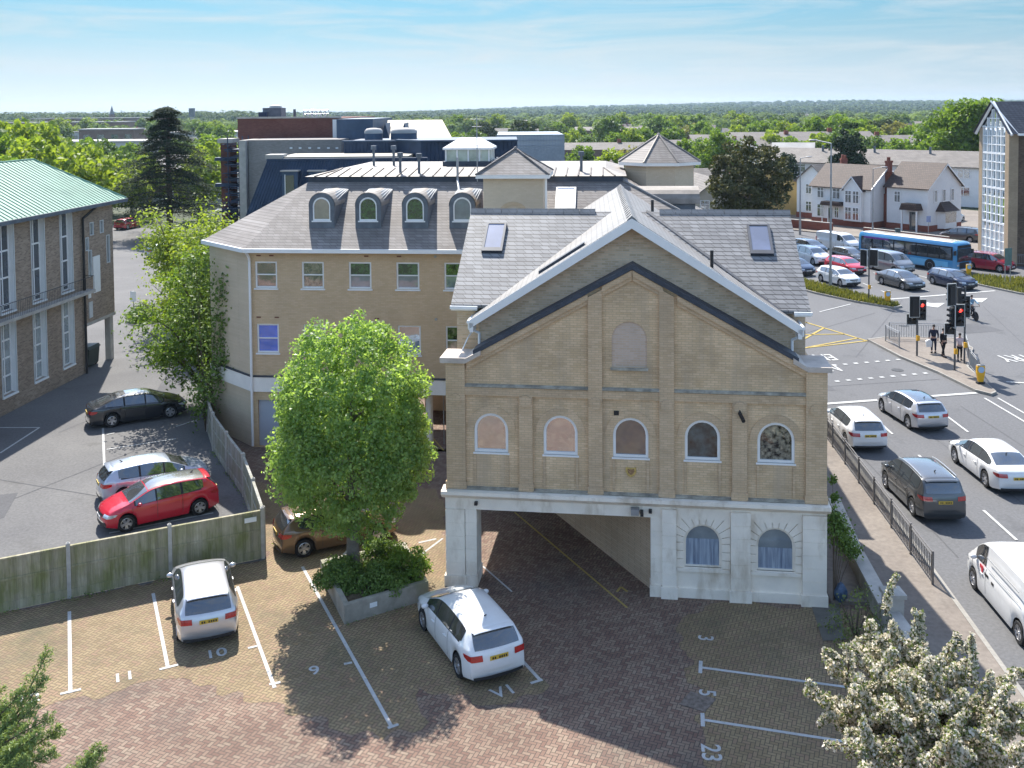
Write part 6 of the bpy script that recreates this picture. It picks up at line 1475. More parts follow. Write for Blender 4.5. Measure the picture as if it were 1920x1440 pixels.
def sign(name, label, loc, h, w, hh, m, posts=1, rz=0):
    t = thing(name, label, 'sign', (loc[0], loc[1], 0), rz)
    for i in range(posts): x = 0 if posts == 1 else (-w/2+.1+(w-.2)*i); MB().tube((x, .03, 0), (x, .03, h), .04, 8).build('post', m_galv, t)
    MB().box(-w/2, w/2, -.03, -.01, h-hh, h).build('panel', m, t)
sign('road_sign', 'grey-green back of a two-post road sign by the cherry red car', (42.3, 83.8), 3.2, .75, 1.5, mat('sign_back', (.10, .17, .16), .5), 2, .3)
sign('road_sign', 'blue and white sign on a thin post before the slit-window house', (47.2, 111.5), 2.9, .5, .7, mat('sign_blue', (.25, .33, .55), .5), 1)
sign('notice_sign', 'pale upright sign on the lane edge by the dark shrub beyond the hall', (-29.6, 76.3), 1.5, .45, .8, m_upvc, 1)
tag(MB().box(-.25, .25, -.2, .2, 0, 1.3).box(-.28, .28, -.22, .22, 1.3, 1.36).build('utility_cabinet', mat('cabinet_green', (.06, .1, .11), .5)), 'dark green roadside cabinet in front of the white house chimney', 'cabinet').location = (43.9, 112.0, .1)
# low walls
def wall(name, label, pts, w, h, m, cap=None, zb=0):
    a = Vector(pts[0]); t = thing(name, label, 'wall', (a.x, a.y, zb)); b, c = MB(), MB()
    for p, q in zip(pts, pts[1:]):
        p, q = Vector(p)-a, Vector(q)-a; d = (q-p).normalized(); n = Vector((-d.y, d.x))*w/2
        b.prismz([tuple(p-n), tuple(q-n), tuple(q+n), tuple(p+n)], 0, h)
        n = n*1.15; c.prismz([tuple(p-n), tuple(q-n), tuple(q+n), tuple(p+n)], h+.002, h+.07)
    b.build('wall_body', m, t); c.build('coping', cap or m_conc, t)
    return t
wall('boundary_wall', 'low concrete boundary wall between the car park and the pavement, right of the white stone base', [(12.0, 36.5), (11.35, 32.4), (10.95, 28.6)], .38, .62, m_plant)
wall('boundary_wall', 'low wall running towards the flowering hawthorn', [(10.95, 28.0), (10.85, 22), (10.8, 12)], .3, .7, m_plant)
tag(MB().box(-.24, .24, -.24, .24, 0, 1.15).prismz([(-.3, -.3), (.3, -.3), (.3, .3), (-.3, .3)], 1.15, 1.27).add([(-.3,-.3,1.27),(.3,-.3,1.27),(.3,.3,1.27),(-.3,.3,1.27),(0,0,1.4)], [(0,1,4),(1,2,4),(2,3,4),(3,0,4)]).build('stone_pier', m_conc), 'square stone gate pier rising behind the flowering hawthorn', 'pier').location = (11.0, 28.2, 0)
wall('car_park_wall', 'pale low wall with an open car deck behind, beside the lane beyond the hall', [(-24.5, 82), (-24.2, 74), (-22.5, 70)], .4, 1.3, m_conc)
wall('garden_wall', 'brown garden wall under the hedge in front of the white houses', [hp(-30, -7.9), hp(-9.5, -6.6), hp(-1, -6.2)], .3, 1.1, m_chim)
wall('garden_wall', 'brick garden wall by the road before the slit-window house', [hp(3, -5.5), hp(14, -5.8)], .3, .9, m_chim)
struct('cellar_hatch', sheet([G(1520,1133), G(1572,1130), G(1586,1200), G(1543,1203)], .02), mat('hatch_dark', (.13, .12, .1), .8))
bgm = MB(); rnd = random.Random(8); bgm.sphere((0, 0, .3), .3, 12, 8, 1.0); bgm.v = [(x*(1+.25*math.sin(9*z+5*y)), y*(1+.25*math.sin(11*x+7*z)), z*1.1+.07*math.sin(17*x+13*y)) for x, y, z in bgm.v]
tag(bgm.build('refuse_bag', mat('bag_blue', (.07, .11, .18), .5, 0, .3, 9), smooth=60), 'crumpled blue plastic bag against the corner of the white stone base', 'bag').location = (10.05, 29.9, .1)
bpy.data.objects['refuse_bag'].scale = (.62, .55, .85)
# people at the crossing
m_skin = mat('skin', (.42, .25, .18), .6, 0, .05); m_hair = mat('dark_hair', (.02, .015, .012), .7, 0, .1)
def skinmesh(name, pts, edges, m, parent):
    me = bpy.data.meshes.new(name); me.from_pydata([p[:3] for p in pts], edges, [])
    o = bpy.data.objects.new(name, me); COL.objects.link(o)
    sk = o.modifiers.new('s', 'SKIN'); sub = o.modifiers.new('u', 'SUBSURF'); sub.levels = sub.render_levels = 1
    for v, p in zip(me.skin_vertices[0].data, pts): v.radius = (p[3], p[4] if len(p) > 4 else p[3])
    me.skin_vertices[0].data[0].use_root = True
    dg = bpy.context.evaluated_depsgraph_get(); nm = bpy.data.meshes.new_from_object(o.evaluated_get(dg))
    bpy.data.objects.remove(o); bpy.data.meshes.remove(me)
    nm.name = name; nm.materials.clear(); nm.materials.append(m); nm.shade_smooth()
    return link(bpy.data.objects.new(name, nm), parent)
def person(label, loc, rz, top, trousers, stride=.12, arms=((.05, 0), (-.05, 0)), h=1.72, ride=False):
    t = thing('person', label, 'person', (loc[0], loc[1], loc[2]), rz); t.scale = (h/1.75,)*3
    fz = .05
    if ride: kn = [((.1, .28, .72), (.1, .1, .3)), ((-.1, .15, .55), (-.1, .05, .14))]; hip = .95
    else: kn = [((.1, stride*.6, .5), (.1, stride, fz)), ((-.1, -stride*.3, .5), (-.1, -stride, fz))]; hip = .93
    # body: one continuous skinned surface (y is forward)
    P_ = [(0, 0, hip, .13, .10), (0, .0, 1.15, .125, .09), (0, .02, 1.38, .15, .10), (0, .02, 1.5, .06, .06), (0, .03, 1.56, .055, .06), (0, .05, 1.64, .075, .09), (0, .05, 1.72, .06, .075)]
    E_ = [(0, 1), (1, 2), (2, 3), (3, 4), (4, 5), (5, 6)]
    for sx, (k, a) in ((1, kn[0]), (-1, kn[1])):
        n = len(P_); P_ += [(sx*.09, 0, hip-.06, .09), (k[0], k[1], k[2], .06), (a[0], a[1], a[2]+.04, .042), (a[0], a[1]+.13, a[2], .035)]; E_ += [(0, n), (n, n+1), (n+1, n+2), (n+2, n+3)]
    for sx, (fy, lift) in ((1, arms[0]), (-1, arms[1])):
        n = len(P_); ey = fy*1.5; P_ += [(sx*.19, .02, 1.42, .055), (sx*.25, fy, 1.16+lift*.4, .042), (sx*.25, ey+.08+lift*.5, .92+lift, .032), (sx*.25, ey+.1+lift*.6, .84+lift, .03, .018)]; E_ += [(2, n), (n, n+1), (n+1, n+2), (n+2, n+3)]
        m = len(P_); b = P_[n+3]
        for q in range(4): P_ += [(b[0]-.02+.014*q, b[1]+.012, b[2]-.075+.006*abs(q-1), .008)]; E_ += [(n+3, m+q)]
        P_ += [(b[0]-sx*.035, b[1]+.03, b[2]-.03, .009)]; E_ += [(n+3, m+4)]
    skinmesh('body', P_, E_, m_skin, t)
    skinmesh('jacket', [(0, 0, hip+.02, .155, .125), (0, .0, 1.15, .15, .115), (0, .02, 1.36, .17, .12), (0, .02, 1.47, .09, .08)]+[(s_*.2, .02, 1.42, .07) for s_ in (1, -1)]+[(.25, arms[0][0], 1.16+arms[0][1]*.4, .058), (-.25, arms[1][0], 1.16+arms[1][1]*.4, .058), (.25, arms[0][0]*1.5+.07+arms[0][1]*.45, .95+arms[0][1], .045), (-.25, arms[1][0]*1.5+.07+arms[1][1]*.45, .95+arms[1][1], .045)],
             [(0, 1), (1, 2), (2, 3), (2, 4), (2, 5), (4, 6), (5, 7), (6, 8), (7, 9)], top, t)
    skinmesh('trousers', [(0, 0, hip, .145, .12)]+[v for sx, (k, a) in ((1, kn[0]), (-1, kn[1])) for v in ((sx*.09, 0, hip-.08, .1), (k[0], k[1], k[2], .072), (a[0], a[1], a[2]+.07, .055))], [(0, 1), (1, 2), (2, 3), (0, 4), (4, 5), (5, 6)], trousers, t)
    sh = MB()
    for k, a in kn: sh.box(a[0]-.05, a[0]+.05, a[1]-.07, a[1]+.2, a[2]-.05, a[2]+.05)
    sh.build('shoes', m_trim, t, bevel=.02)
    hr = MB(M=Matrix.Translation((0, .03, 1.69)) @ Matrix.Diagonal((.088, .105, .1, 1))); hr.sphere((0, -.15, .12), 1, 14, 10); hr.build('hair', m_hair, t, smooth=60)
    fc = MB()
    for sx in (-1, 1): fc.sphere((sx*.03, .125, 1.665), .009, 6, 4)
    fc.build('eyes', m_trim, t)
    MB().add([(-.014, .13, 1.625), (.014, .13, 1.625), (0, .155, 1.63), (0, .135, 1.67)], [(0,1,2), (1,3,2), (3,0,2)]).build('nose', m_skin, t); MB().box(-.022, .022, .118, .128, 1.595, 1.602).build('mouth', mat('lips', (.3, .12, .1), .6), t)
    return t
m_cblack = mat('black_cloth', (.012, .012, .015), .9, 0, .2, 6); m_cnavy = mat('navy_cloth', (.02, .025, .05), .9, 0, .2, 6); m_cpink = mat('pale_pink_cloth', (.62, .50, .52), .9, 0, .1, 6); m_cblue = mat('blue_cloth', (.18, .30, .40), .9, 0, .1, 6)
person('person in dark coat standing with a white bag by the island railing', (26.0, 60.5, .12), R(150), m_cnavy, m_cnavy, .05)
person('person all in black standing behind the tallest signal pole', (26.15, 59.5, .12), R(200), m_cblack, m_cblack, .18)
person('person in a pale pink top and dark trousers walking beside the signal poles', (26.75, 58.6, .12), R(160), m_cpink, m_cblack, .14, h=1.62)
bgw = MB(); bgw.v = []; bgw.prism([(-.16, 0), (.16, 0), (.2, .36), (.06, .46), (-.06, .46), (-.2, .36)], -.07, .07)
tag(bgw.build('carrier_bag', m_upvc, bevel=.03), 'white carrier bag held by the person in the dark coat', 'bag').location = (25.66, 60.42, .5)
cy = thing('bicycle', 'bicycle ridden across the junction behind the signal poles', 'bicycle', (32.94, 70.3, 0), R(185))
for y in (-.52, .52): MB().lathe([(.33, -.02), (.35, 0), (.33, .02), (.31, .0)], 22, (0, y, .35), 'x').build('wheel', m_tyre, cy)
MB().path([(0, -.52, .35), (0, -.15, .9), (0, .36, .88), (0, .52, .35)], .02).path([(0, -.15, .9), (0, .05, .32), (0, .36, .88)], .02).path([(0, -.52, .35), (0, .05, .32)], .015).build('frame', m_pole, cy)
MB().tube((-.28, .4, 1.03), (.28, .4, 1.03), .015).tube((0, .36, .88), (0, .4, 1.03), .015).build('handlebar', m_trim, cy); MB().box(-.07, .07, -.28, .0, .93, .98).build('saddle', m_trim, cy); MB().box(-.2, .2, -.75, -.35, .6, .95).build('rear_bag', m_cblack, cy)
person('cyclist in a blue top riding across the junction behind the signal poles', (32.94, 70.4, .04), R(185), m_cblue, m_cblack, ride=True, arms=((.25, .25), (.25, .25)))
# ---------------------------------------------------------------- trees and plants
def fast_mesh(name, verts, quads, m):
    me = bpy.data.meshes.new(name); nv, nf = len(verts), len(quads)
    me.vertices.add(nv); me.vertices.foreach_set('co', np.asarray(verts, np.float32).ravel())
    me.loops.add(nf*4); me.loops.foreach_set('vertex_index', np.asarray(quads, np.int32).ravel())
    me.polygons.add(nf); me.polygons.foreach_set('loop_start', np.arange(0, nf*4, 4, dtype=np.int32)); me.polygons.foreach_set('loop_total', np.full(nf, 4, np.int32))
    me.update(calc_edges=True); me.materials.append(m)
    return me
def leaf_quads(c, size, rng, out=None, bias=0.6, aspect=0.55, jit=0.35, droop=0.0):
    """one kite-shaped leaf per point, facing more or less along out"""
    n = len(c); nr = rng.normal(size=(n, 3))
    nr /= np.linalg.norm(nr, axis=1, keepdims=True)+1e-9
    if out is not None: nr = nr*(1-bias)+out*bias
    nr[:, 2] += 0.25; nr /= np.linalg.norm(nr, axis=1, keepdims=True)+1e-9
    t = rng.normal(size=(n, 3)); t[:, 2] -= droop; t -= nr*np.sum(t*nr, axis=1, keepdims=True); t /= np.linalg.norm(t, axis=1, keepdims=True)+1e-9
    b = np.cross(nr, t); s = size*(1+jit*rng.uniform(-1, 1, size=(n, 1)))
    v = np.stack([c-t*s*.5, c+b*s*aspect*.5+nr*s*.06, c+t*s*.5, c-b*s*aspect*.5+nr*s*.06], axis=1).reshape(-1, 3)
    return v, np.arange(n*4).reshape(-1, 4)
def clumps(rng, shape, n_cl, n_leaf, r_cl, shell=0.75):
    """clump centres on/inside a crown; leaves on the outer side of each clump. shape(dir)->radius"""
    d = rng.normal(size=(n_cl, 3)); d /= np.linalg.norm(d, axis=1, keepdims=True)
    rad = np.array([shape(x) for x in d])*(shell+(1-shell)*rng.uniform(0, 1, n_cl)**.5*1.0)*(1+.07*rng.normal(size=n_cl))
    inner = rng.uniform(0, 1, n_cl) < .25; rad[inner] *= rng.uniform(.4, .9, inner.sum())
    cc = d*rad[:, None]
    k = rng.integers(0, n_cl, n_leaf); e = rng.normal(size=(n_leaf, 3)); e /= np.linalg.norm(e, axis=1, keepdims=True)
    rc = r_cl*(.7+.6*rng.uniform(0, 1, n_cl))
    rr = rc[k]*rng.uniform(.35, 1, n_leaf)**.6
    p = cc[k]+e*rr[:, None]*np.array([1, 1, .8])
    o = e*.6+d[k]*.6; o /= np.linalg.norm(o, axis=1, keepdims=True)+1e-9
    return p, o
def trunk_mb(h, r, limbs, rng, lean=(0, 0), spread=1.5, zsplit=.5):
    mb = MB(); pts = [(lean[0]*t+.05*rng.normal()*t, lean[1]*t+.05*rng.normal()*t, h*t) for t in (0, .25, .5, .75, 1.0)]; pts[0] = (0, 0, -.1)
    mb.path(pts, [r*1.25, r, r*.8, r*.5, r*.15], 8)
    for i in range(limbs):
        t = zsplit+(1-zsplit)*i/limbs*.9; a = i*2.4+rng.uniform(-.4, .4); z = h*t; L_ = spread*(1.1-t*.7)
        x0, y0 = lean[0]*t, lean[1]*t
        p1 = (x0+math.cos(a)*L_*.5, y0+math.sin(a)*L_*.5, z+L_*.35); p2 = (x0+math.cos(a)*L_, y0+math.sin(a)*L_, z+L_*.62)
        mb.path([(x0, y0, z), p1, p2], [r*.45*(1.1-t*.5), r*.28, r*.08], 6)
    return mb
m_bark = mat('bark', (.12, .09, .065), .95, 0, .3, 4, bmp=.3); m_barkg = mat('bark_grey', (.17, .145, .12), .95, 0, .25, 4, bmp=.3)
L_col = leaf('leaf_columnar', (.15, .255, .085), (.32, .45, .165), .55, 1.1, .42)
L_mid = leaf('leaf_mid', (0.0768, 0.143, 0.0256), (0.184, 0.276, 0.0512), .42, .7)
L_lime = leaf('leaf_lime', (0.123, 0.195, 0.0256), (0.266, 0.338, 0.0563), .45, .5)
L_dark = leaf('leaf_dark', (.03, .05, .018), (.075, .105, .035), .2, .6, .7)
L_yew = leaf('leaf_yew', (0.048, 0.054, 0.0216), (0.12, 0.118, 0.0456), .15, .8, .7)
L_fir = leaf('leaf_fir', (.010, .024, .014), (.035, .062, .026), .1, .8, .85)
L_cyp = leaf('leaf_cypress', (0.141, 0.205, 0.0704), (0.333, 0.422, 0.154), .25, 1.5)
L_bush = leaf('leaf_bush', (0.0576, 0.102, 0.0256), (0.179, 0.269, 0.064), .25, 1.5)
L_olive = leaf('leaf_olive', (0.154, 0.166, 0.0512), (0.32, 0.307, 0.109), .3, .5)
L_bloom = leaf('hawthorn_blossom', (.64, .57, .45), (.82, .77, .66), .35, 1.5, .7, (1.05, 1.0, .9))
L_haw = leaf('hawthorn_leaf', (.08, .11, .03), (.2, .24, .08), .25, 1.5)
L_grass = leaf('verge_grass', (0.072, 0.096, 0.02), (0.208, 0.2, 0.056), .3, .6, .6)
def tree(name, label, cat, loc, crown, m, trunk=None, group=None, rz=0):
    t = thing(name, label, cat, loc, rz, group)
    if trunk: trunk.build('trunk', m_barkg, t, smooth=50)
    v, q = crown; link(bpy.data.objects.new('crown', fast_mesh('crown', v, q, m)), t)
    return t
rng = np.random.default_rng(5)
# the clipped-looking columnar tree in the planter
def colshape(d):
    z = d[2]; e = 2.7 if z > 0 else 2.25; return ((math.hypot(d[0], d[1])/2.28)**e+(abs(z)/(3.3 if z > 0 else 3.4))**e)**(-1/e)
p, o = clumps(rng, colshape, 760, 76000, .36, .86)
hole = rng.uniform(0, 1, len(p)) < 1.0
p[:, 2] += 4.75; p[:, :2] *= (1+.05*np.sin(p[:, 2:3]*2.2))*np.clip(.86+.045*(8.2-p[:, 2:3]), .86, 1.0)
sel = p[:, 2] > 1.4; p, o = p[sel], o[sel]
tree('columnar_tree', 'dense egg-shaped green tree standing in the concrete planter', 'tree', (-5.3, 31.55, .35), leaf_quads(p, .118, rng, o, .35, .6), L_col, trunk_mb(6, .2, 12, rng, spread=1.8, zsplit=.33))
def shrub(label, loc, r, h, m, n=2600, size=.09, name='shrub', cat='shrub', group=None):
    p, o = clumps(rng, lambda d: 1/math.sqrt((d[0]**2+d[1]**2)/r**2+d[2]**2/h**2), 60, n, r*.28, .7)
    p[:, 2] = np.abs(p[:, 2])+.02
    t = thing(name, label, cat, loc, 0, group); v, q = leaf_quads(p, size, rng, o, .4, .55)
    st = MB()
    for i in range(7): a = i*.9; st.path([(0, 0, -.05), (math.cos(a)*r*.5, math.sin(a)*r*.5, h*.6)], [.025, .01], 5)
    st.build('stems', m_bark, t); link(bpy.data.objects.new('foliage', fast_mesh('foliage', v, q, m)), t)
    return t
shrub('dark shrub under the columnar tree at the left of the planter', (-5.55, 30.75, .42), .85, .6, L_bush, 5200)
shrub('sprawling shrub in the front middle of the planter', (-4.3, 30.5, .42), .9, .48, L_bush, 5200)
shrub('brighter shrub at the right end of the planter', (-3.55, 31.2, .42), .85, .8, L_mid, 4800)
shrub('low dark shrub at the back of the planter', (-4.5, 32.3, .42), .8, .6, L_bush, 3200)
# leafy tree by the fence: several loose sprays
def spray_tree(base, tips, r0, size, n_per, m, name, label, rng, spread=.55, trunk_r=.13, sub=7):
    t = thing(name, label, 'tree', base); mb = MB(); C_, O_ = [], []
    for tip in tips:
        tip = np.array(tip); z0 = rng.uniform(.05, .3)*tip[2]; st = np.array([tip[0]*.12, tip[1]*.12, z0]); md = (st+tip)/2+np.array([0, 0, .12*np.linalg.norm(tip-st)])
        mb.path([tuple(st), tuple(md), tuple(tip)], [trunk_r*.45, trunk_r*.25, .012], 5)
        for s_ in range(sub):
            f = .35+.65*(s_+rng.uniform())/sub; c = (1-f)**2*st+2*f*(1-f)*md+f*f*tip+rng.normal(size=3)*spread*.55
            k = int(n_per*(.6+.8*rng.uniform())); e = rng.normal(size=(k, 3))*np.array([1, 1, .62])*spread*(.45+.4*rng.uniform())
            C_.append(c+e); O_.append(e/(np.linalg.norm(e, axis=1, keepdims=True)+1e-9)*.6+np.array([0, 0, .7]))
    mb.path([(0, 0, -.1), (.05, 0, 1.5), (0, .1, 3), (.1, .1, 4.6)], [trunk_r*1.3, trunk_r, trunk_r*.75, trunk_r*.4], 8)
    mb.build('trunk', m_bark, t, smooth=50); p = np.concatenate(C_); o = np.concatenate(O_); p[:, 2] = np.maximum(p[:, 2], .15)
    v, q = leaf_quads(p, size, rng, o, .4, .6); link(bpy.data.objects.new('crown', fast_mesh('crown', v, q, m)), t)
    return t
tips = []
for i in range(30):
    z = rng.uniform(.25, 1); a = rng.uniform(0, 2*PI); r = 3.1*math.sin(min(1, (1.04-z)*1.5)*PI/2)*rng.uniform(.45, 1.0)
    tips.append((r*math.cos(a)*1.2-.8, r*math.sin(a), 1.2+z*7.2))
spray_tree((-15.75, 51.3, 0), tips, 1, .19, 92, L_mid, 'leafy_tree', 'loose-crowned light green tree beside the black saloon and the beige building', rng, .75, .16, 6)
tips = [(rng.normal()*1.2, rng.normal()*1.0, rng.uniform(5.5, 8.8)) for i in range(12)]+[(rng.normal()*1.7, rng.normal(), rng.uniform(3, 6)) for i in range(8)]
spray_tree((-20.3, 63.5, 0), [(a*.9, b, c*1.02) for a, b, c in tips], 1, .23, 60, L_lime, 'young_tree', 'yellow-green young tree rising behind the loose-crowned one by the lane', rng, .8, .13, 6)
tips = [(rng.normal()*1.6, rng.normal()*1.3, rng.uniform(4.5, 9.0)) for i in range(20)]
spray_tree((-24.2, 72, 0), tips, 1, .26, 62, L_lime, 'young_tree', 'lime green young tree highest above the car deck wall below the cedar', rng, .95, .15, 6)
shrub('clipped dark bush at the lane edge beyond the hall', (-27.3, 72.5, 0), 1.3, 1.1, L_bush, 2600, .14)
shrub('rounded bush against the car deck wall by the lane', (-25.6, 74.5, 0), 1.6, 1.2, L_bush, 3000, .14)
shrub('weeds and yellow-green plants in the corner behind the mossy fence', (-10.1, 34.6, 0), .55, .5, L_lime, 700, .1)
shrub('straggling weeds by the fence corner beside the bronze car', (-8.0, 34.3, 0), .5, .3, L_lime, 420, .1)
# climber on the corner of the beige building
def climber(label, base, spots, m, n=240, size=.12):
    t = thing('climbing_plant', label, 'climbing plant', base); C_ = []; mb = MB()
    for (x, y, z, r) in spots:
        C_.append(np.array([x, y, z])+rng.normal(size=(int(n*r*2), 3))*np.array([r*.55, r*.3, r*.6])); mb.path([(0, 0, 0), (x*.5, y*.5, z*.6), (x, y, z)], [.02, .015, .006], 5)
    mb.build('stems', m_bark, t); p = np.concatenate(C_); p[:, 2] = np.maximum(p[:, 2], .03); v, q = leaf_quads(p, size, rng, None, 0, .6); link(bpy.data.objects.new('foliage', fast_mesh('foliage', v, q, m)), t)
climber('dark climber hanging on the chamfered corner of the beige building', (-14.9, 47.0, 0), [(rng.uniform(-.6, 1.2), rng.uniform(-.7, .1), z, .7) for z in np.linspace(1.2, 8.2, 12)], L_bush, 190, .17)
climber('ivy shoot on the right-hand corner of the white stone base', (9.85, 29.95, 0), [(.0, -.05, 2.72, .26), (.12, .0, 2.45, .3), (.2, .2, 2.2, .32), (.4, .5, 1.9, .3), (.6, .8, 1.6, .28), (.8, 1.1, 1.3, .26), (1.05, 1.4, 1.0, .24), (.05, .1, 3.3, .13), (.05, .3, 3.8, .1)], L_bush, 520, .11)
# flowering hawthorn
ht = thing('flowering_hawthorn', 'hawthorn bush covered in cream blossom at the bottom right corner', 'bush', (9.6, 20.3, 0))
HC = np.array([9.6, 20.3, 0]); mb = MB(); FC, LC, LO = [], [], []
def hbranch(p0, p1, n_f, r, sag=.25):
    p0, p1 = np.array(p0, float)-HC, np.array(p1, float)-HC; md = (p0+p1)/2+np.array([0, 0, sag])+rng.normal(size=3)*.12
    t = rng.uniform(0, 1, n_f)**.85; c = ((1-t)**2)[:, None]*p0+(2*t*(1-t))[:, None]*md+(t*t)[:, None]*p1
    e = rng.normal(size=(n_f, 3)); e /= np.linalg.norm(e, axis=1, keepdims=True)
    w = (r*(1-.55*t)+.03)[:, None]; f = c+e*w*rng.uniform(.5, 1, (n_f, 1)); FC.append(f)
    k = n_f*7//10; LC.append(c[:k]+e[:k]*w[:k]*rng.uniform(.2, 1.1, (k, 1))); mb.path([tuple(p0), tuple(md*.5+(p0+p1)*.25), tuple(p1)], [.03, .02, .006], 5)
def hp3(px, py, Y): return tuple(at(px, py, Y))
core = (9.2, 20.6, 1.0)
for px, py, Y in ((1535,1300,20.2),(1560,1340,19.6),(1555,1250,20.6),(1600,1215,21.2),(1590,1375,19.0),(1640,1195,21.4),(1680,1190,21.0),(1625,1165,22.2),(1720,1205,20.8),(1770,1235,20.6),(1800,1255,20.2),(1760,1270,19.8),(1700,1260,19.8),(1640,1260,19.8),(1600,1290,19.4),(1660,1310,19.0),(1720,1320,19.0),(1800,1310,19.2),(1850,1290,19.8),(1880,1305,19.4),(1915,1320,19.2),(1920,1360,18.8),(1860,1350,18.8),(1780,1370,18.4),(1700,1390,18.2),(1640,1400,18.2),(1730,1430,17.8),(1800,1420,17.8),(1880,1410,18),(1920,1430,18),(1620,1440,17.9),(1680,1350,18.6),(1830,1380,18.4),(1575,1320,19.8),(1745,1345,18.7),(1900,1270,20.2)):
    a = hp3(px, py, Y); hbranch(core, a, 520, .2)
    for q in range(5):
        b = np.array(a)*(.55+.1*q)+np.array(core)*(.45-.1*q); e = b+rng.normal(size=3)*np.array([.42, .4, .36])+np.array([0, -.1, .15]); hbranch(tuple(b), tuple(e), 250, .13, .1)
for a, b in (((1660,1150,21.6),(1682,1078,21.8)), ((1715,1215,20.8),(1730,1150,21.0)), ((1722,1205,20.9),(1712,1145,21.0)), ((1775,1225,20.5),(1795,1190,20.6)), ((1800,1215,20.4),(1812,1220,20.4)), ((1820,1275,20.0),(1820,1188,20.2)), ((1855,1310,19.8),(1857,1262,20.0)), ((1575,1245,20.5),(1545,1220,20.7)), ((1540,1305,20),(1512,1296,20.2)), ((1560,1345,19.6),(1535,1358,19.6)), ((1620,1410,18.4),(1615,1405,18.2))):
    hbranch(hp3(*a), hp3(*b), 300, .095, .06)
mb.path([(0, 0, 0), (-.3, .3, .6), tuple(np.array(core)-HC)], [.16, .12, .08], 8)
mb.build('trunk', m_bark, ht, smooth=50)
f = np.concatenate(FC); l = np.concatenate(LC)
v, q = leaf_quads(f, .068, rng, None, 0, .9); link(bpy.data.objects.new('blossom', fast_mesh('blossom', v, q, L_bloom)), ht)
v, q = leaf_quads(l, .085, rng, None, 0, .6); link(bpy.data.objects.new('foliage', fast_mesh('foliage', v, q, L_haw)), ht)
shrub('grey-leaved thin shrub between the white stone base and the hawthorn', (9.85, 28.0, .0), .8, 1.6, L_haw, 900, .09)
shrub('small silvery shrub behind the hawthorn beside the gate pier', (10.25, 26.2, .0), .8, 1.3, L_bloom, 700, .075)
# cypress sprays, bottom left corner
ct = thing('cypress', 'feathery cypress branches reaching in at the bottom left corner', 'conifer', (-9.6, 16.2, 0)); CC = np.array([-9.6, 16.2, 0]); mb = MB(); C_, O_ = [], []
cz = .0
for (px, py, Y), (qx, qy, Y2) in (((-20,1440,17),(92,1218,17.4)), ((-20,1420,17),(84,1270,17.2)), ((-60,1440,16.8),(70,1320,17.0)), ((0,1440,16.8),(112,1368,17)), ((-60,1400,16.9),(40,1300,17.2)), ((-80,1440,16.5),(95,1345,16.8)), ((120,1500,16.3),(188,1405,16.6)), ((-40,1460,16.4),(60,1390,16.6)), ((-40,1480,16.2),(100,1410,16.4)), ((-70,1460,16.6),(20,1350,16.9)), ((-90,1380,17),(10,1330,17.3)), ((-60,1500,16),(50,1425,16.2)), ((130,1520,16.2),(168,1420,16.4)), ((-100,1440,16.5),(0,1290,17.1)), ((-120,1500,16),(-10,1400,16.6)), ((-30,1500,16),(30,1405,16.4)), ((-80,1480,16.1),(75,1375,16.5))):
    a, b = np.array(at(px, py, Y)), np.array(at(qx, qy, Y2)); mb.path([tuple(a-CC), tuple(b-CC)], [.03, .006], 5)
    for s_ in range(26):
        t = (s_+rng.uniform())/26; c = a+(b-a)*t; L_ = .5*(1-t*.75)
        for sg in (-1, 1):
            side = np.cross(b-a, [.2, -.9, .3]); side /= np.linalg.norm(side); d = side*sg*.75+(b-a)/np.linalg.norm(b-a)*.8+rng.normal(size=3)*.18; d /= np.linalg.norm(d)
            k = np.linspace(0.02, 1, 26)[:, None]; C_.append(c+d*k*L_*rng.uniform(.6, 1.1)+rng.normal(size=(26, 3))*.016)
mb.path([(0, 0, 0), (.1, .1, 2), (.3, .3, 4.4)], [.16, .12, .05], 8)
mb.build('trunk', m_bark, ct); p = np.concatenate(C_)-CC; v, q = leaf_quads(p, .08, rng, None, 0, .2, droop=.4); link(bpy.data.objects.new('foliage', fast_mesh('foliage', v, q, L_cyp)), ct)
# verge grass
def grass(pts, n, h, zz=.12):
    c = np.array(pts); lo, hi = c.min(0), c.max(0); P_ = rng.uniform(lo, hi, (n*3, 2)); k = len(pts); ins = np.zeros(len(P_), bool)
    for i in range(k):
        a, b = c[i], c[(i+1) % k]; cr_ = ((a[1] > P_[:, 1]) != (b[1] > P_[:, 1])) & (P_[:, 0] < (b[0]-a[0])*(P_[:, 1]-a[1])/(b[1]-a[1]+1e-9)+a[0]); ins ^= cr_
    P_ = P_[ins][:n]; m = len(P_); a = rng.uniform(0, 2*PI, m); hh = h*rng.uniform(.4, 1.2, m); w = .05
    dx, dy = np.cos(a)*w, np.sin(a)*w; lx, ly = rng.normal(size=m)*.06, rng.normal(size=m)*.06; z0 = np.full(m, zz)
    v = np.stack([np.c_[P_[:, 0]-dx, P_[:, 1]-dy, z0], np.c_[P_[:, 0]+dx, P_[:, 1]+dy, z0], np.c_[P_[:, 0]+lx+dx*.3, P_[:, 1]+ly+dy*.3, z0+hh], np.c_[P_[:, 0]+lx-dx*.3, P_[:, 1]+ly-dy*.3, z0+hh]], 1).reshape(-1, 3)
    tag(link(bpy.data.objects.new('grass', fast_mesh('grass', v, np.arange(m*4).reshape(-1, 4), L_grass))), 'rough dry-tipped grass on the road verges', 'grass', kind='stuff')
grass(ISL2, 5000, .3); grass(ISL3, 9000, .3)
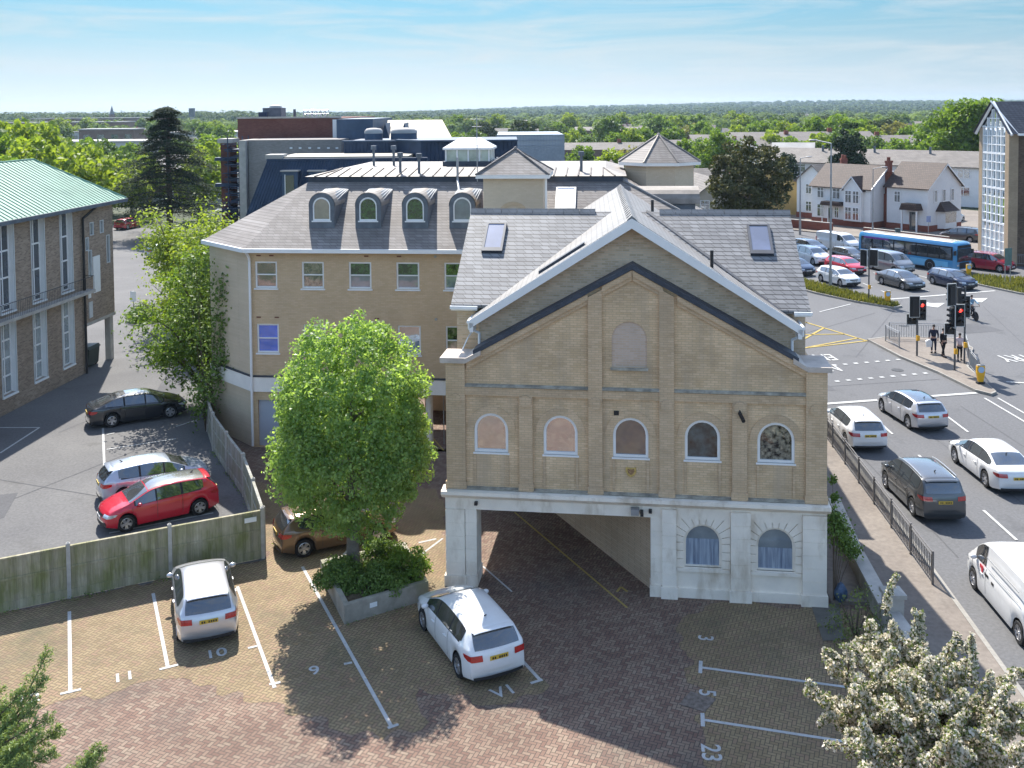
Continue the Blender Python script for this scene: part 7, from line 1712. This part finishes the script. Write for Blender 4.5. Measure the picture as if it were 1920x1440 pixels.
def weeds(line, n, h, w=.09):
    L_, v = [], []
    for a, b in zip(line, line[1:]):
        t = rng.uniform(0, 1, (n, 1)); L_.append(np.array(a)*(1-t)+np.array(b)*t)
    P_ = np.concatenate(L_); P_ = P_[np.sin(P_[:, 0]*3.1)+np.sin(P_[:, 1]*4.3+1) > -.3]; P_ = np.c_[P_+rng.normal(size=P_.shape)*w, np.abs(rng.normal(size=len(P_)))*h]
    v, q = leaf_quads(P_, .07, rng, None, 0, .5); return v, q
wv, wq = weeds([(-19.8, 27.75), (-17, 29.15), (-14.2, 30.58), (-11.45, 31.95), (-8.8, 33.2)], 150, .05); w2, q2 = weeds([(-5.2, 28.9), (-2.75, 30.4)], 60, .04); w3, q3 = weeds([(-9.8, 36.2), (-10.9, 38.9), (-12.4, 41.6), (-13.8, 44.3)], 130, .1)
wq = np.concatenate([wq, q2+len(wv), q3+len(wv)+len(w2)]); wv = np.concatenate([wv, w2, w3])
tag(link(bpy.data.objects.new('weeds', fast_mesh('weeds', wv, wq, L_bush))), 'low weeds growing along the fence and planter edges', 'weeds', kind='stuff')
# hedge of the white houses
for i, a in enumerate(np.linspace(-27, -11, 5)):
    q = hp(a, -6.9); shrub(('leafy garden hedge clump %s' % ('left of the tall lamp', 'behind the van lane', 'before the ochre house', 'before the grey-roofed white house', 'at the corner of the double-fronted house')[i]), (q[0], q[1], .1), 2.2, 1.9, L_mid if i % 2 else L_bush, 1500, .28)
# big single trees
def blob(rx, ry, rz, n_cl, n_leaf, r_cl, size, seed, shell=.7):
    g = np.random.default_rng(seed)
    w = g.normal(size=(5, 3)); 
    def shp(d): return (1+.16*sum(math.sin(3*float(d@w[i])+i) for i in range(5))/2.2)/math.sqrt(d[0]**2/rx**2+d[1]**2/ry**2+d[2]**2/rz**2)
    p, o = clumps(g, shp, n_cl, n_leaf, r_cl, shell); p = p[p[:, 2] > -rz*.8]; o = o[:len(p)]
    return leaf_quads(p, size, g, o, .5, .7)
def lift(c, dz): c[0][:, 2] += dz; return c
tree('yew_tree', 'dark olive round-headed tree between the grey house and the ochre wall', 'tree', (25.6, 106, 0), lift(blob(3.9, 3.7, 4.0, 200, 15000, .75, .36, 3), 7.0), L_yew, trunk_mb(6, .4, 8, rng, spread=3))
tree('maple_tree', 'big bright green round tree left of the glazed tower', 'tree', (81, 176, 0), lift(blob(7.2, 6.5, 6.6, 260, 18000, 1.5, .6, 6), 9.6), L_mid, trunk_mb(10, .5, 8, rng, spread=4))
tree('fir_tree', 'dark pointed conifer in front of the long flats roof', 'tree', (53.8, 158, 0), lift(blob(2.6, 2.6, 5.6, 160, 9000, .7, .4, 8, .6), 6.4), L_fir, trunk_mb(9, .3, 4, rng))
tree('fir_tree', 'smaller dark conifer between the ochre wall and the white houses', 'tree', (44.2, 160, 0), lift(blob(1.9, 1.9, 4.2, 120, 6000, .6, .36, 9, .6), 4.9), L_fir, trunk_mb(6, .3, 4, rng))
tree('chestnut_tree', 'dark green rounded tree behind the cone-roofed turret', 'tree', (41.5, 198, 0), lift(blob(4.4, 4, 3.6, 160, 9000, 1.0, .5, 12), 6.2), L_mid, trunk_mb(6, .35, 5, rng))
tree('hazel_tree', 'olive yellow bushy tree left of the cone-roofed turret', 'tree', (22.0, 168, 0), lift(blob(6.2, 5, 3.4, 200, 9000, 1.2, .5, 14), 4.5), L_olive, trunk_mb(5, .3, 5, rng))
tree('garden_tree', 'small bright tree between the white-gabled house and the grey flats', 'tree', (15.2, 150, 0), lift(blob(3.4, 3, 2.4, 120, 5000, .8, .42, 15), 6.4), L_lime, trunk_mb(5, .3, 5, rng))
# cedar: tiers of drooping boughs
cd = thing('cedar_tree', 'tall dark cedar with drooping tiered boughs left of the theatre block', 'tree', (-42.6, 122, 0)); mb = MB(); C_, O_ = [], []
H_ = 16.2
mb.path([(0, 0, -.1), (.1, 0, 5), (.0, 0, 10), (.2, 0, 14.5), (.1, 0, H_)], [.42, .36, .28, .14, .04], 9)
for i in range(66):
    z = 3.0+(H_-3.2)*(i/65)**.95; a = i*2.399; R_ = (8.8*(1-(z/H_))**.8+.8)*rng.uniform(.6, 1.12)
    if z > H_-2.2: R_ = rng.uniform(1.2, 2.2)
    d = np.array([math.cos(a), math.sin(a)]); n = 26; up = rng.uniform(.02, .14)
    pts = [(d[0]*R_*t, d[1]*R_*t, z+R_*(up*t*2-.40*t*t)) for t in np.linspace(0, 1, 5)]; mb.path(pts, [.09, .07, .05, .03, .012], 5)
    for t in np.linspace(.22, 1, n):
        c = np.array([d[0]*R_*t, d[1]*R_*t, z+R_*(up*t*2-.40*t*t)]); k = 23; w = R_*.16*(1.15-t*.6)+.14
        e = rng.normal(size=(k, 3))*np.array([w, w, .07]); e[:, 2] -= np.abs(e[:, 0])*.12; C_.append(c+e); O_.append(np.tile([0, 0, 1.0], (k, 1)))
mb.build('trunk', m_bark, cd, smooth=50); p = np.concatenate(C_); v, q = leaf_quads(p, .36, rng, np.concatenate(O_), .55, .3, droop=.3); link(bpy.data.objects.new('crown', fast_mesh('crown', v, q, L_fir)), cd)
# belt of broadleaf trees: four crowns copied about
protos = []
for i, (m, sd) in enumerate(((L_mid, 21), (L_lime, 22), (L_bush, 23), (L_dark, 24), (L_olive, 25))):
    v, q = lift(blob(4.2, 4.0, 3.9, 120, 3400, 1.05, .75, sd, .65), 6.0); tk = trunk_mb(6.5, .3, 6, rng, spread=2.6)
    protos.append((fast_mesh('crown', v, q, m), tk))
tkm = trunk_mb(6.5, .3, 6, rng, spread=2.6).build('trunk', m_barkg); tkd = tkm.data; bpy.data.objects.remove(tkm)
KINDN = (('broadleaf_tree', 'mid-green broadleaf tree'), ('lime_tree', 'bright yellow-green tree'), ('ash_tree', 'deeper green bushy tree'), ('dark_tree', 'dark green crowned tree'), ('olive_tree', 'dull olive green tree'))
DIRN = ('behind the hall roof', 'left of the cedar', 'beyond the theatre block', 'behind the two turrets', 'above the dark yew', 'behind the white houses', 'left of the glazed tower')
def belt(x, y, s, k, zs=1.0, zoff=0.0):
    px = 960+FPX*x/y; d = DIRN[max(0, min(6, int(px/1920*7)))]
    dist = 'near' if y < 230 else ('mid-distance' if y < 420 else 'distant')
    t = thing(KINDN[k][0], f'{KINDN[k][1]} in the {dist} tree belt {d}', 'tree', (x, y, zoff), rng.uniform(0, 6.28), f'{KINDN[k][1]}s, {dist}, {d}')
    t.scale = (s, s, s*zs)
    link(bpy.data.objects.new('crown', protos[k][0]), t)
    if y < 260: link(bpy.data.objects.new('trunk', tkd), t)
def near_belt(pts):
    for px, py_top, Y, k, s in pts:
        w = at(px, py_top, Y); s2 = max(.5, w.z/10.0); belt(w.x, Y, s2, k, 1.0)
near_belt([(20,242,150,1,1),(75,245,158,1,1),(-20,250,140,0,1),(130,262,165,0,1),(165,285,145,1,1),(60,275,130,1,1),(110,285,128,1,1),(205,300,150,1,1),(230,285,190,2,1),(250,270,210,0,1),(190,265,215,2,1),(270,300,150,1,1),(335,262,200,2,1),(385,255,220,0,1),(400,275,165,1,1),(372,300,140,1,1),(425,262,230,2,1),(150,300,120,1,1),(15,300,120,0,1),(310,330,175,0,1),(245,325,140,1,1)])
near_belt([(860,250,260,0,1),(890,245,300,2,1),(850,262,240,1,1),(1010,262,300,0,1),(1075,250,290,1,1),(1100,255,270,2,1),(1120,262,240,3,1),(1090,275,215,0,1),(1150,250,280,0,1),(1185,245,300,1,1),(1210,240,310,0,1),(1260,240,290,0,1),(1330,240,320,0,1),(1310,252,270,4,1),(1300,232,360,4,1),(1380,240,300,1,1),(1405,235,340,0,1),(1430,228,320,0,1),(1360,262,230,0,1),(1470,232,300,1,1),(1500,238,270,0,1),(1540,222,270,0,1),(1570,218,280,0,1),(1600,225,290,0,1),(1590,245,240,2,1),(1630,240,280,1,1),(1660,222,330,3,1),(1685,228,300,4,1),(1710,238,260,0,1),(1730,232,300,0,1),(1400,262,230,2,1),(1450,250,250,1,1),(1640,258,230,2,1),(1680,262,215,0,1),(1480,258,235,0,1),(1530,256,235,1,1),(1560,250,245,0,1),(1840,235,260,1,1),(1820,225,330,0,1),(1290,262,235,0,1),(1330,268,210,1,1)])
for i in range(120):
    Y = rng.uniform(330, 620); px = rng.uniform(-60, 1980); s = rng.uniform(.75, 1.25)
    if 430 < px < 830: continue
    belt((px-960)/FPX*Y, Y, s, int(rng.choice(5, p=(.3, .22, .25, .15, .08))))
# distant woodland as one mass
def far_mass(name, label, n, y0, y1, size, nq, m, hill=0, seed=1, hr=(6, 9), px=(-150, 2070)):
    g = np.random.default_rng(seed); u = g.uniform(0, 1, n); Y = 1/(1/y0+(1/y1-1/y0)*u); X_ = (g.uniform(*px, n)-960)/FPX*Y
    hh = g.uniform(*hr, n); z = terrain_z(X_, Y)
    d = g.normal(size=(n, nq, 3)); d /= np.linalg.norm(d, axis=2, keepdims=True); d[:, :, 2] = np.abs(d[:, :, 2])*1.2-.35
    c = np.stack([X_, Y, z+hh*.45], 1)[:, None, :]+d*np.stack([hh*.62, hh*.62, hh*.55], 1)[:, None, :]*g.uniform(.75, 1.08, (n, nq, 1))
    o = d.reshape(-1, 3); v, q = leaf_quads(c.reshape(-1, 3), size, g, o/(np.linalg.norm(o, axis=1, keepdims=True)+1e-9), .75, .85)
    tag(link(bpy.data.objects.new(name, fast_mesh(name, v, q, m))), label, 'woodland', kind='stuff')
def terrain_z(x, y):
    x, y = np.asarray(x, float), np.asarray(y, float)
    t = np.clip((y-1300)/2600, 0, 1); r = np.clip((x/y+.15)/.5, 0, 1)
    return t*t*(3-2*t)*(3+24*r+4*np.sin(x/420)+2*np.sin(x/150+1))
L_far = leaf('far_wood', (0.0384, 0.0704, 0.0256), (0.109, 0.16, 0.0512), .15, .01, .95); L_far2 = leaf('far_wood_light', (0.0896, 0.147, 0.0384), (0.205, 0.275, 0.0704), .25, .008, .95)
far_mass('woodland', 'mid-distance treetops beyond the rooftops', 700, 520, 1500, 2.0, 130, L_far2, seed=31, hr=(7, 12))
far_mass('woodland', 'mixed darker treetops beyond the rooftops', 900, 600, 1900, 2.4, 110, L_far, seed=32, hr=(7, 13))
far_mass('woodland', 'far wooded slopes along the horizon', 4200, 1700, 4600, 5.0, 46, L_far, seed=33, hr=(9, 15))
far_mass('woodland', 'tree line along the horizon at the left', 380, 900, 1500, 2.6, 110, L_far, seed=34, hr=(12, 19), px=(-150, 480))
nx, ny = 90, 60
xs = np.linspace(-3600, 3600, nx); ys = np.linspace(1200, 5200, ny); gx, gy = np.meshgrid(xs, ys); gz = terrain_z(gx, gy)-.5
idx = np.arange(nx*ny).reshape(ny, nx); q = np.stack([idx[:-1, :-1], idx[:-1, 1:], idx[1:, 1:], idx[1:, :-1]], -1).reshape(-1, 4)
tag(link(bpy.data.objects.new('hills', fast_mesh('hills', np.stack([gx, gy, gz], -1).reshape(-1, 3), q, m_terrain))), kind='structure')
# ---------------------------------------------------------------- far roofs and landmarks
m_brownroof = mat('far_roof', (0.16, 0.132, 0.116), .85, 0, .25, .1); m_whitewall = mat('far_white', (0.528, 0.512, 0.488), .8, 0, .08, .1); m_brickwall = mat('far_brick', (0.208, 0.136, 0.104), .85, 0, .15, .1)
def simple_house(L_, D_, ze, zr, wm, rm):
    w = MB().prismx([(-D_/2, 0), (D_/2, 0), (D_/2, ze), (0, zr-.1), (-D_/2, ze)], -L_/2, L_/2); r = MB(); k = (zr-ze)/(D_/2)
    for s in (-1, 1): r.add([(-L_/2-.3, s*(D_/2+.3), ze-.3*k), (L_/2+.3, s*(D_/2+.3), ze-.3*k), (L_/2+.3, 0, zr), (-L_/2-.3, 0, zr)], [(0,1,2,3)])
    c = MB().box(L_*.2, L_*.2+.9, -.4, .4, zr-1, zr+1.1); wins_ = []
    for i in range(max(2, int(L_/4))):
        x = -L_/2+1.5+i*4
        for z in (.9, 3.5): wins_.append(('window', MB().box(x, x+1.6, -D_/2-.05, -D_/2, z, z+1.3), m_hwin))
    return [(nm, mb_.build(nm, mm)) for nm, mb_, mm in [('wall', w, wm), ('roof', r, rm), ('chimney', c, m_chim)]+wins_]
HPROT = []
for L_, D_, ze, zr, wm, rm in ((18, 8, 5.2, 8.2, m_brickwall, m_brownroof), (24, 8, 5.0, 7.8, m_whitewall, m_gtile), (10, 8, 5.2, 8.6, m_whitewall, m_brownroof), (30, 10, 8.2, 10.2, m_brickwall, m_gtile)):
    ps = simple_house(L_, D_, ze, zr, wm, rm); HPROT.append([(n, o.data) for n, o in ps])
    for n, o in ps: bpy.data.objects.remove(o)
HLAB = ('brown brick terrace with dark chimneys', 'pale terrace with a grey roof', 'white cottage with a brown roof', 'long low-roofed brick flats')
def far_house(k, x, y, rz, sc_=1, zs=.72):
    px = 960+FPX*x/y; d = DIRN[max(0, min(6, int(px/1920*7)))]; dist = 'middle' if y < 420 else ('farther' if y < 750 else 'farthest')
    t = thing('terraced_house', f'{HLAB[k]} among the {dist} rooftops {d}', 'house', (x, y, float(terrain_z(x, y))), rz, f'{HLAB[k]}s, {dist} rooftops, {d}'); t.scale = (sc_, sc_, sc_*zs)
    for n, me in HPROT[k]:
        if n != 'window' or y < 420: link(bpy.data.objects.new(n, me), t)
for i in range(90):
    Y = 1/(1/420+(1/1250-1/420)*rng.uniform()); px = rng.uniform(840, 1780) if i % 3 else rng.uniform(-20, 440)
    far_house(int(rng.choice(4, p=(.4, .25, .25, .1))), (px-960)/FPX*Y, Y, rng.uniform(-.5, .5))
for k, px, Y, rz, s in ((3, 1110, 235, -.05, 1.0), (3, 1330, 250, .05, 1.0), (3, 1420, 255, -.03, 1.15), (3, 1500, 262, -.05, 1.2), (1, 1240, 240, .1, 1), (3, 1590, 250, -.1, 1.1), (2, 1750, 240, .4, 1.1), (0, 1680, 255, .2, 1.0), (1, 1320, 165, .2, .8)):
    far_house(k, (px-960)/FPX*Y, Y, rz, s)
def shed(label, px, py, Y, w, d, h, m, name='industrial_shed'):
    x = (px-960)/FPX*Y; t = thing(name, label, 'building', (x, Y, 0))
    MB().box(-w/2, w/2, 0, d, 0, h).build('wall', m, t); MB().box(-w/2-.4, w/2+.4, -.4, d+.4, h, h+.5).build('roof', m_pale, t)
    for i in range(int(w/6)): MB().box(-w/2+2+i*6, -w/2+5+i*6, -.06, 0, h*.45, h*.75).build('window', m_hwin, t)
shed('long white-roofed shed left of the cedar', 130, 0, 330, 62, 20, 5.5, m_whitewall); shed('white industrial roof farther left of the cedar', 215, 0, 480, 70, 25, 6, m_whitewall); shed('white shed right of the cedar', 395, 0, 420, 45, 25, 6.5, m_whitewall)
shed('dark brick flats block left of the cedar', 200, 0, 430, 24, 12, 8, m_brickwall, 'flats'); shed('long grey-brown flats on the left skyline', 120, 0, 560, 70, 14, 10, m_brickwall, 'flats'); shed('pale flats behind the long skyline block at the left', 190, 0, 700, 100, 14, 11.5, m_brickwall, 'flats')
tw = thing('church_spire', 'thin dark church spire on the left skyline', 'church', at(210, 215, 900).x*Vector((1, 0, 0)) + Vector((0, 900, 0)))
MB().box(-2, 2, -2, 2, 0, 14).build('tower', m_brickwall, tw); MB().lathe([(2.2, 14), (.1, 22)], 8).build('spire', m_dormer, tw); MB().box(-6, 6, 2, 26, 0, 9).build('nave', m_brickwall, tw)
tw = thing('water_tower', 'square-topped concrete tower on the skyline right of the cedar', 'tower', Vector((at(360, 215, 700).x, 700, 0)))
MB().box(-1.1, 1.1, -1.1, 1.1, 0, 12).build('shaft', m_pale, tw); MB().box(-1.7, 1.7, -1.7, 1.7, 12, 18.2).build('tank', m_dormer, tw)
# ---------------------------------------------------------------- air
m, N, L, b = nodes('haze_air'); N.remove(b)
pv_ = N.new('ShaderNodeVolumePrincipled'); pv_.inputs['Color'].default_value = (.62, .80, 1.0, 1); pv_.inputs['Density'].default_value = 0.00009; pv_.inputs['Anisotropy'].default_value = .35
L.new(pv_.outputs[0], N['Material Output'].inputs['Volume'])
tag(MB().box(-5200, 5200, -250, 5400, -1.2, 62).build('haze', m), 'thin blue air between the car park and the horizon', 'haze', kind='stuff')
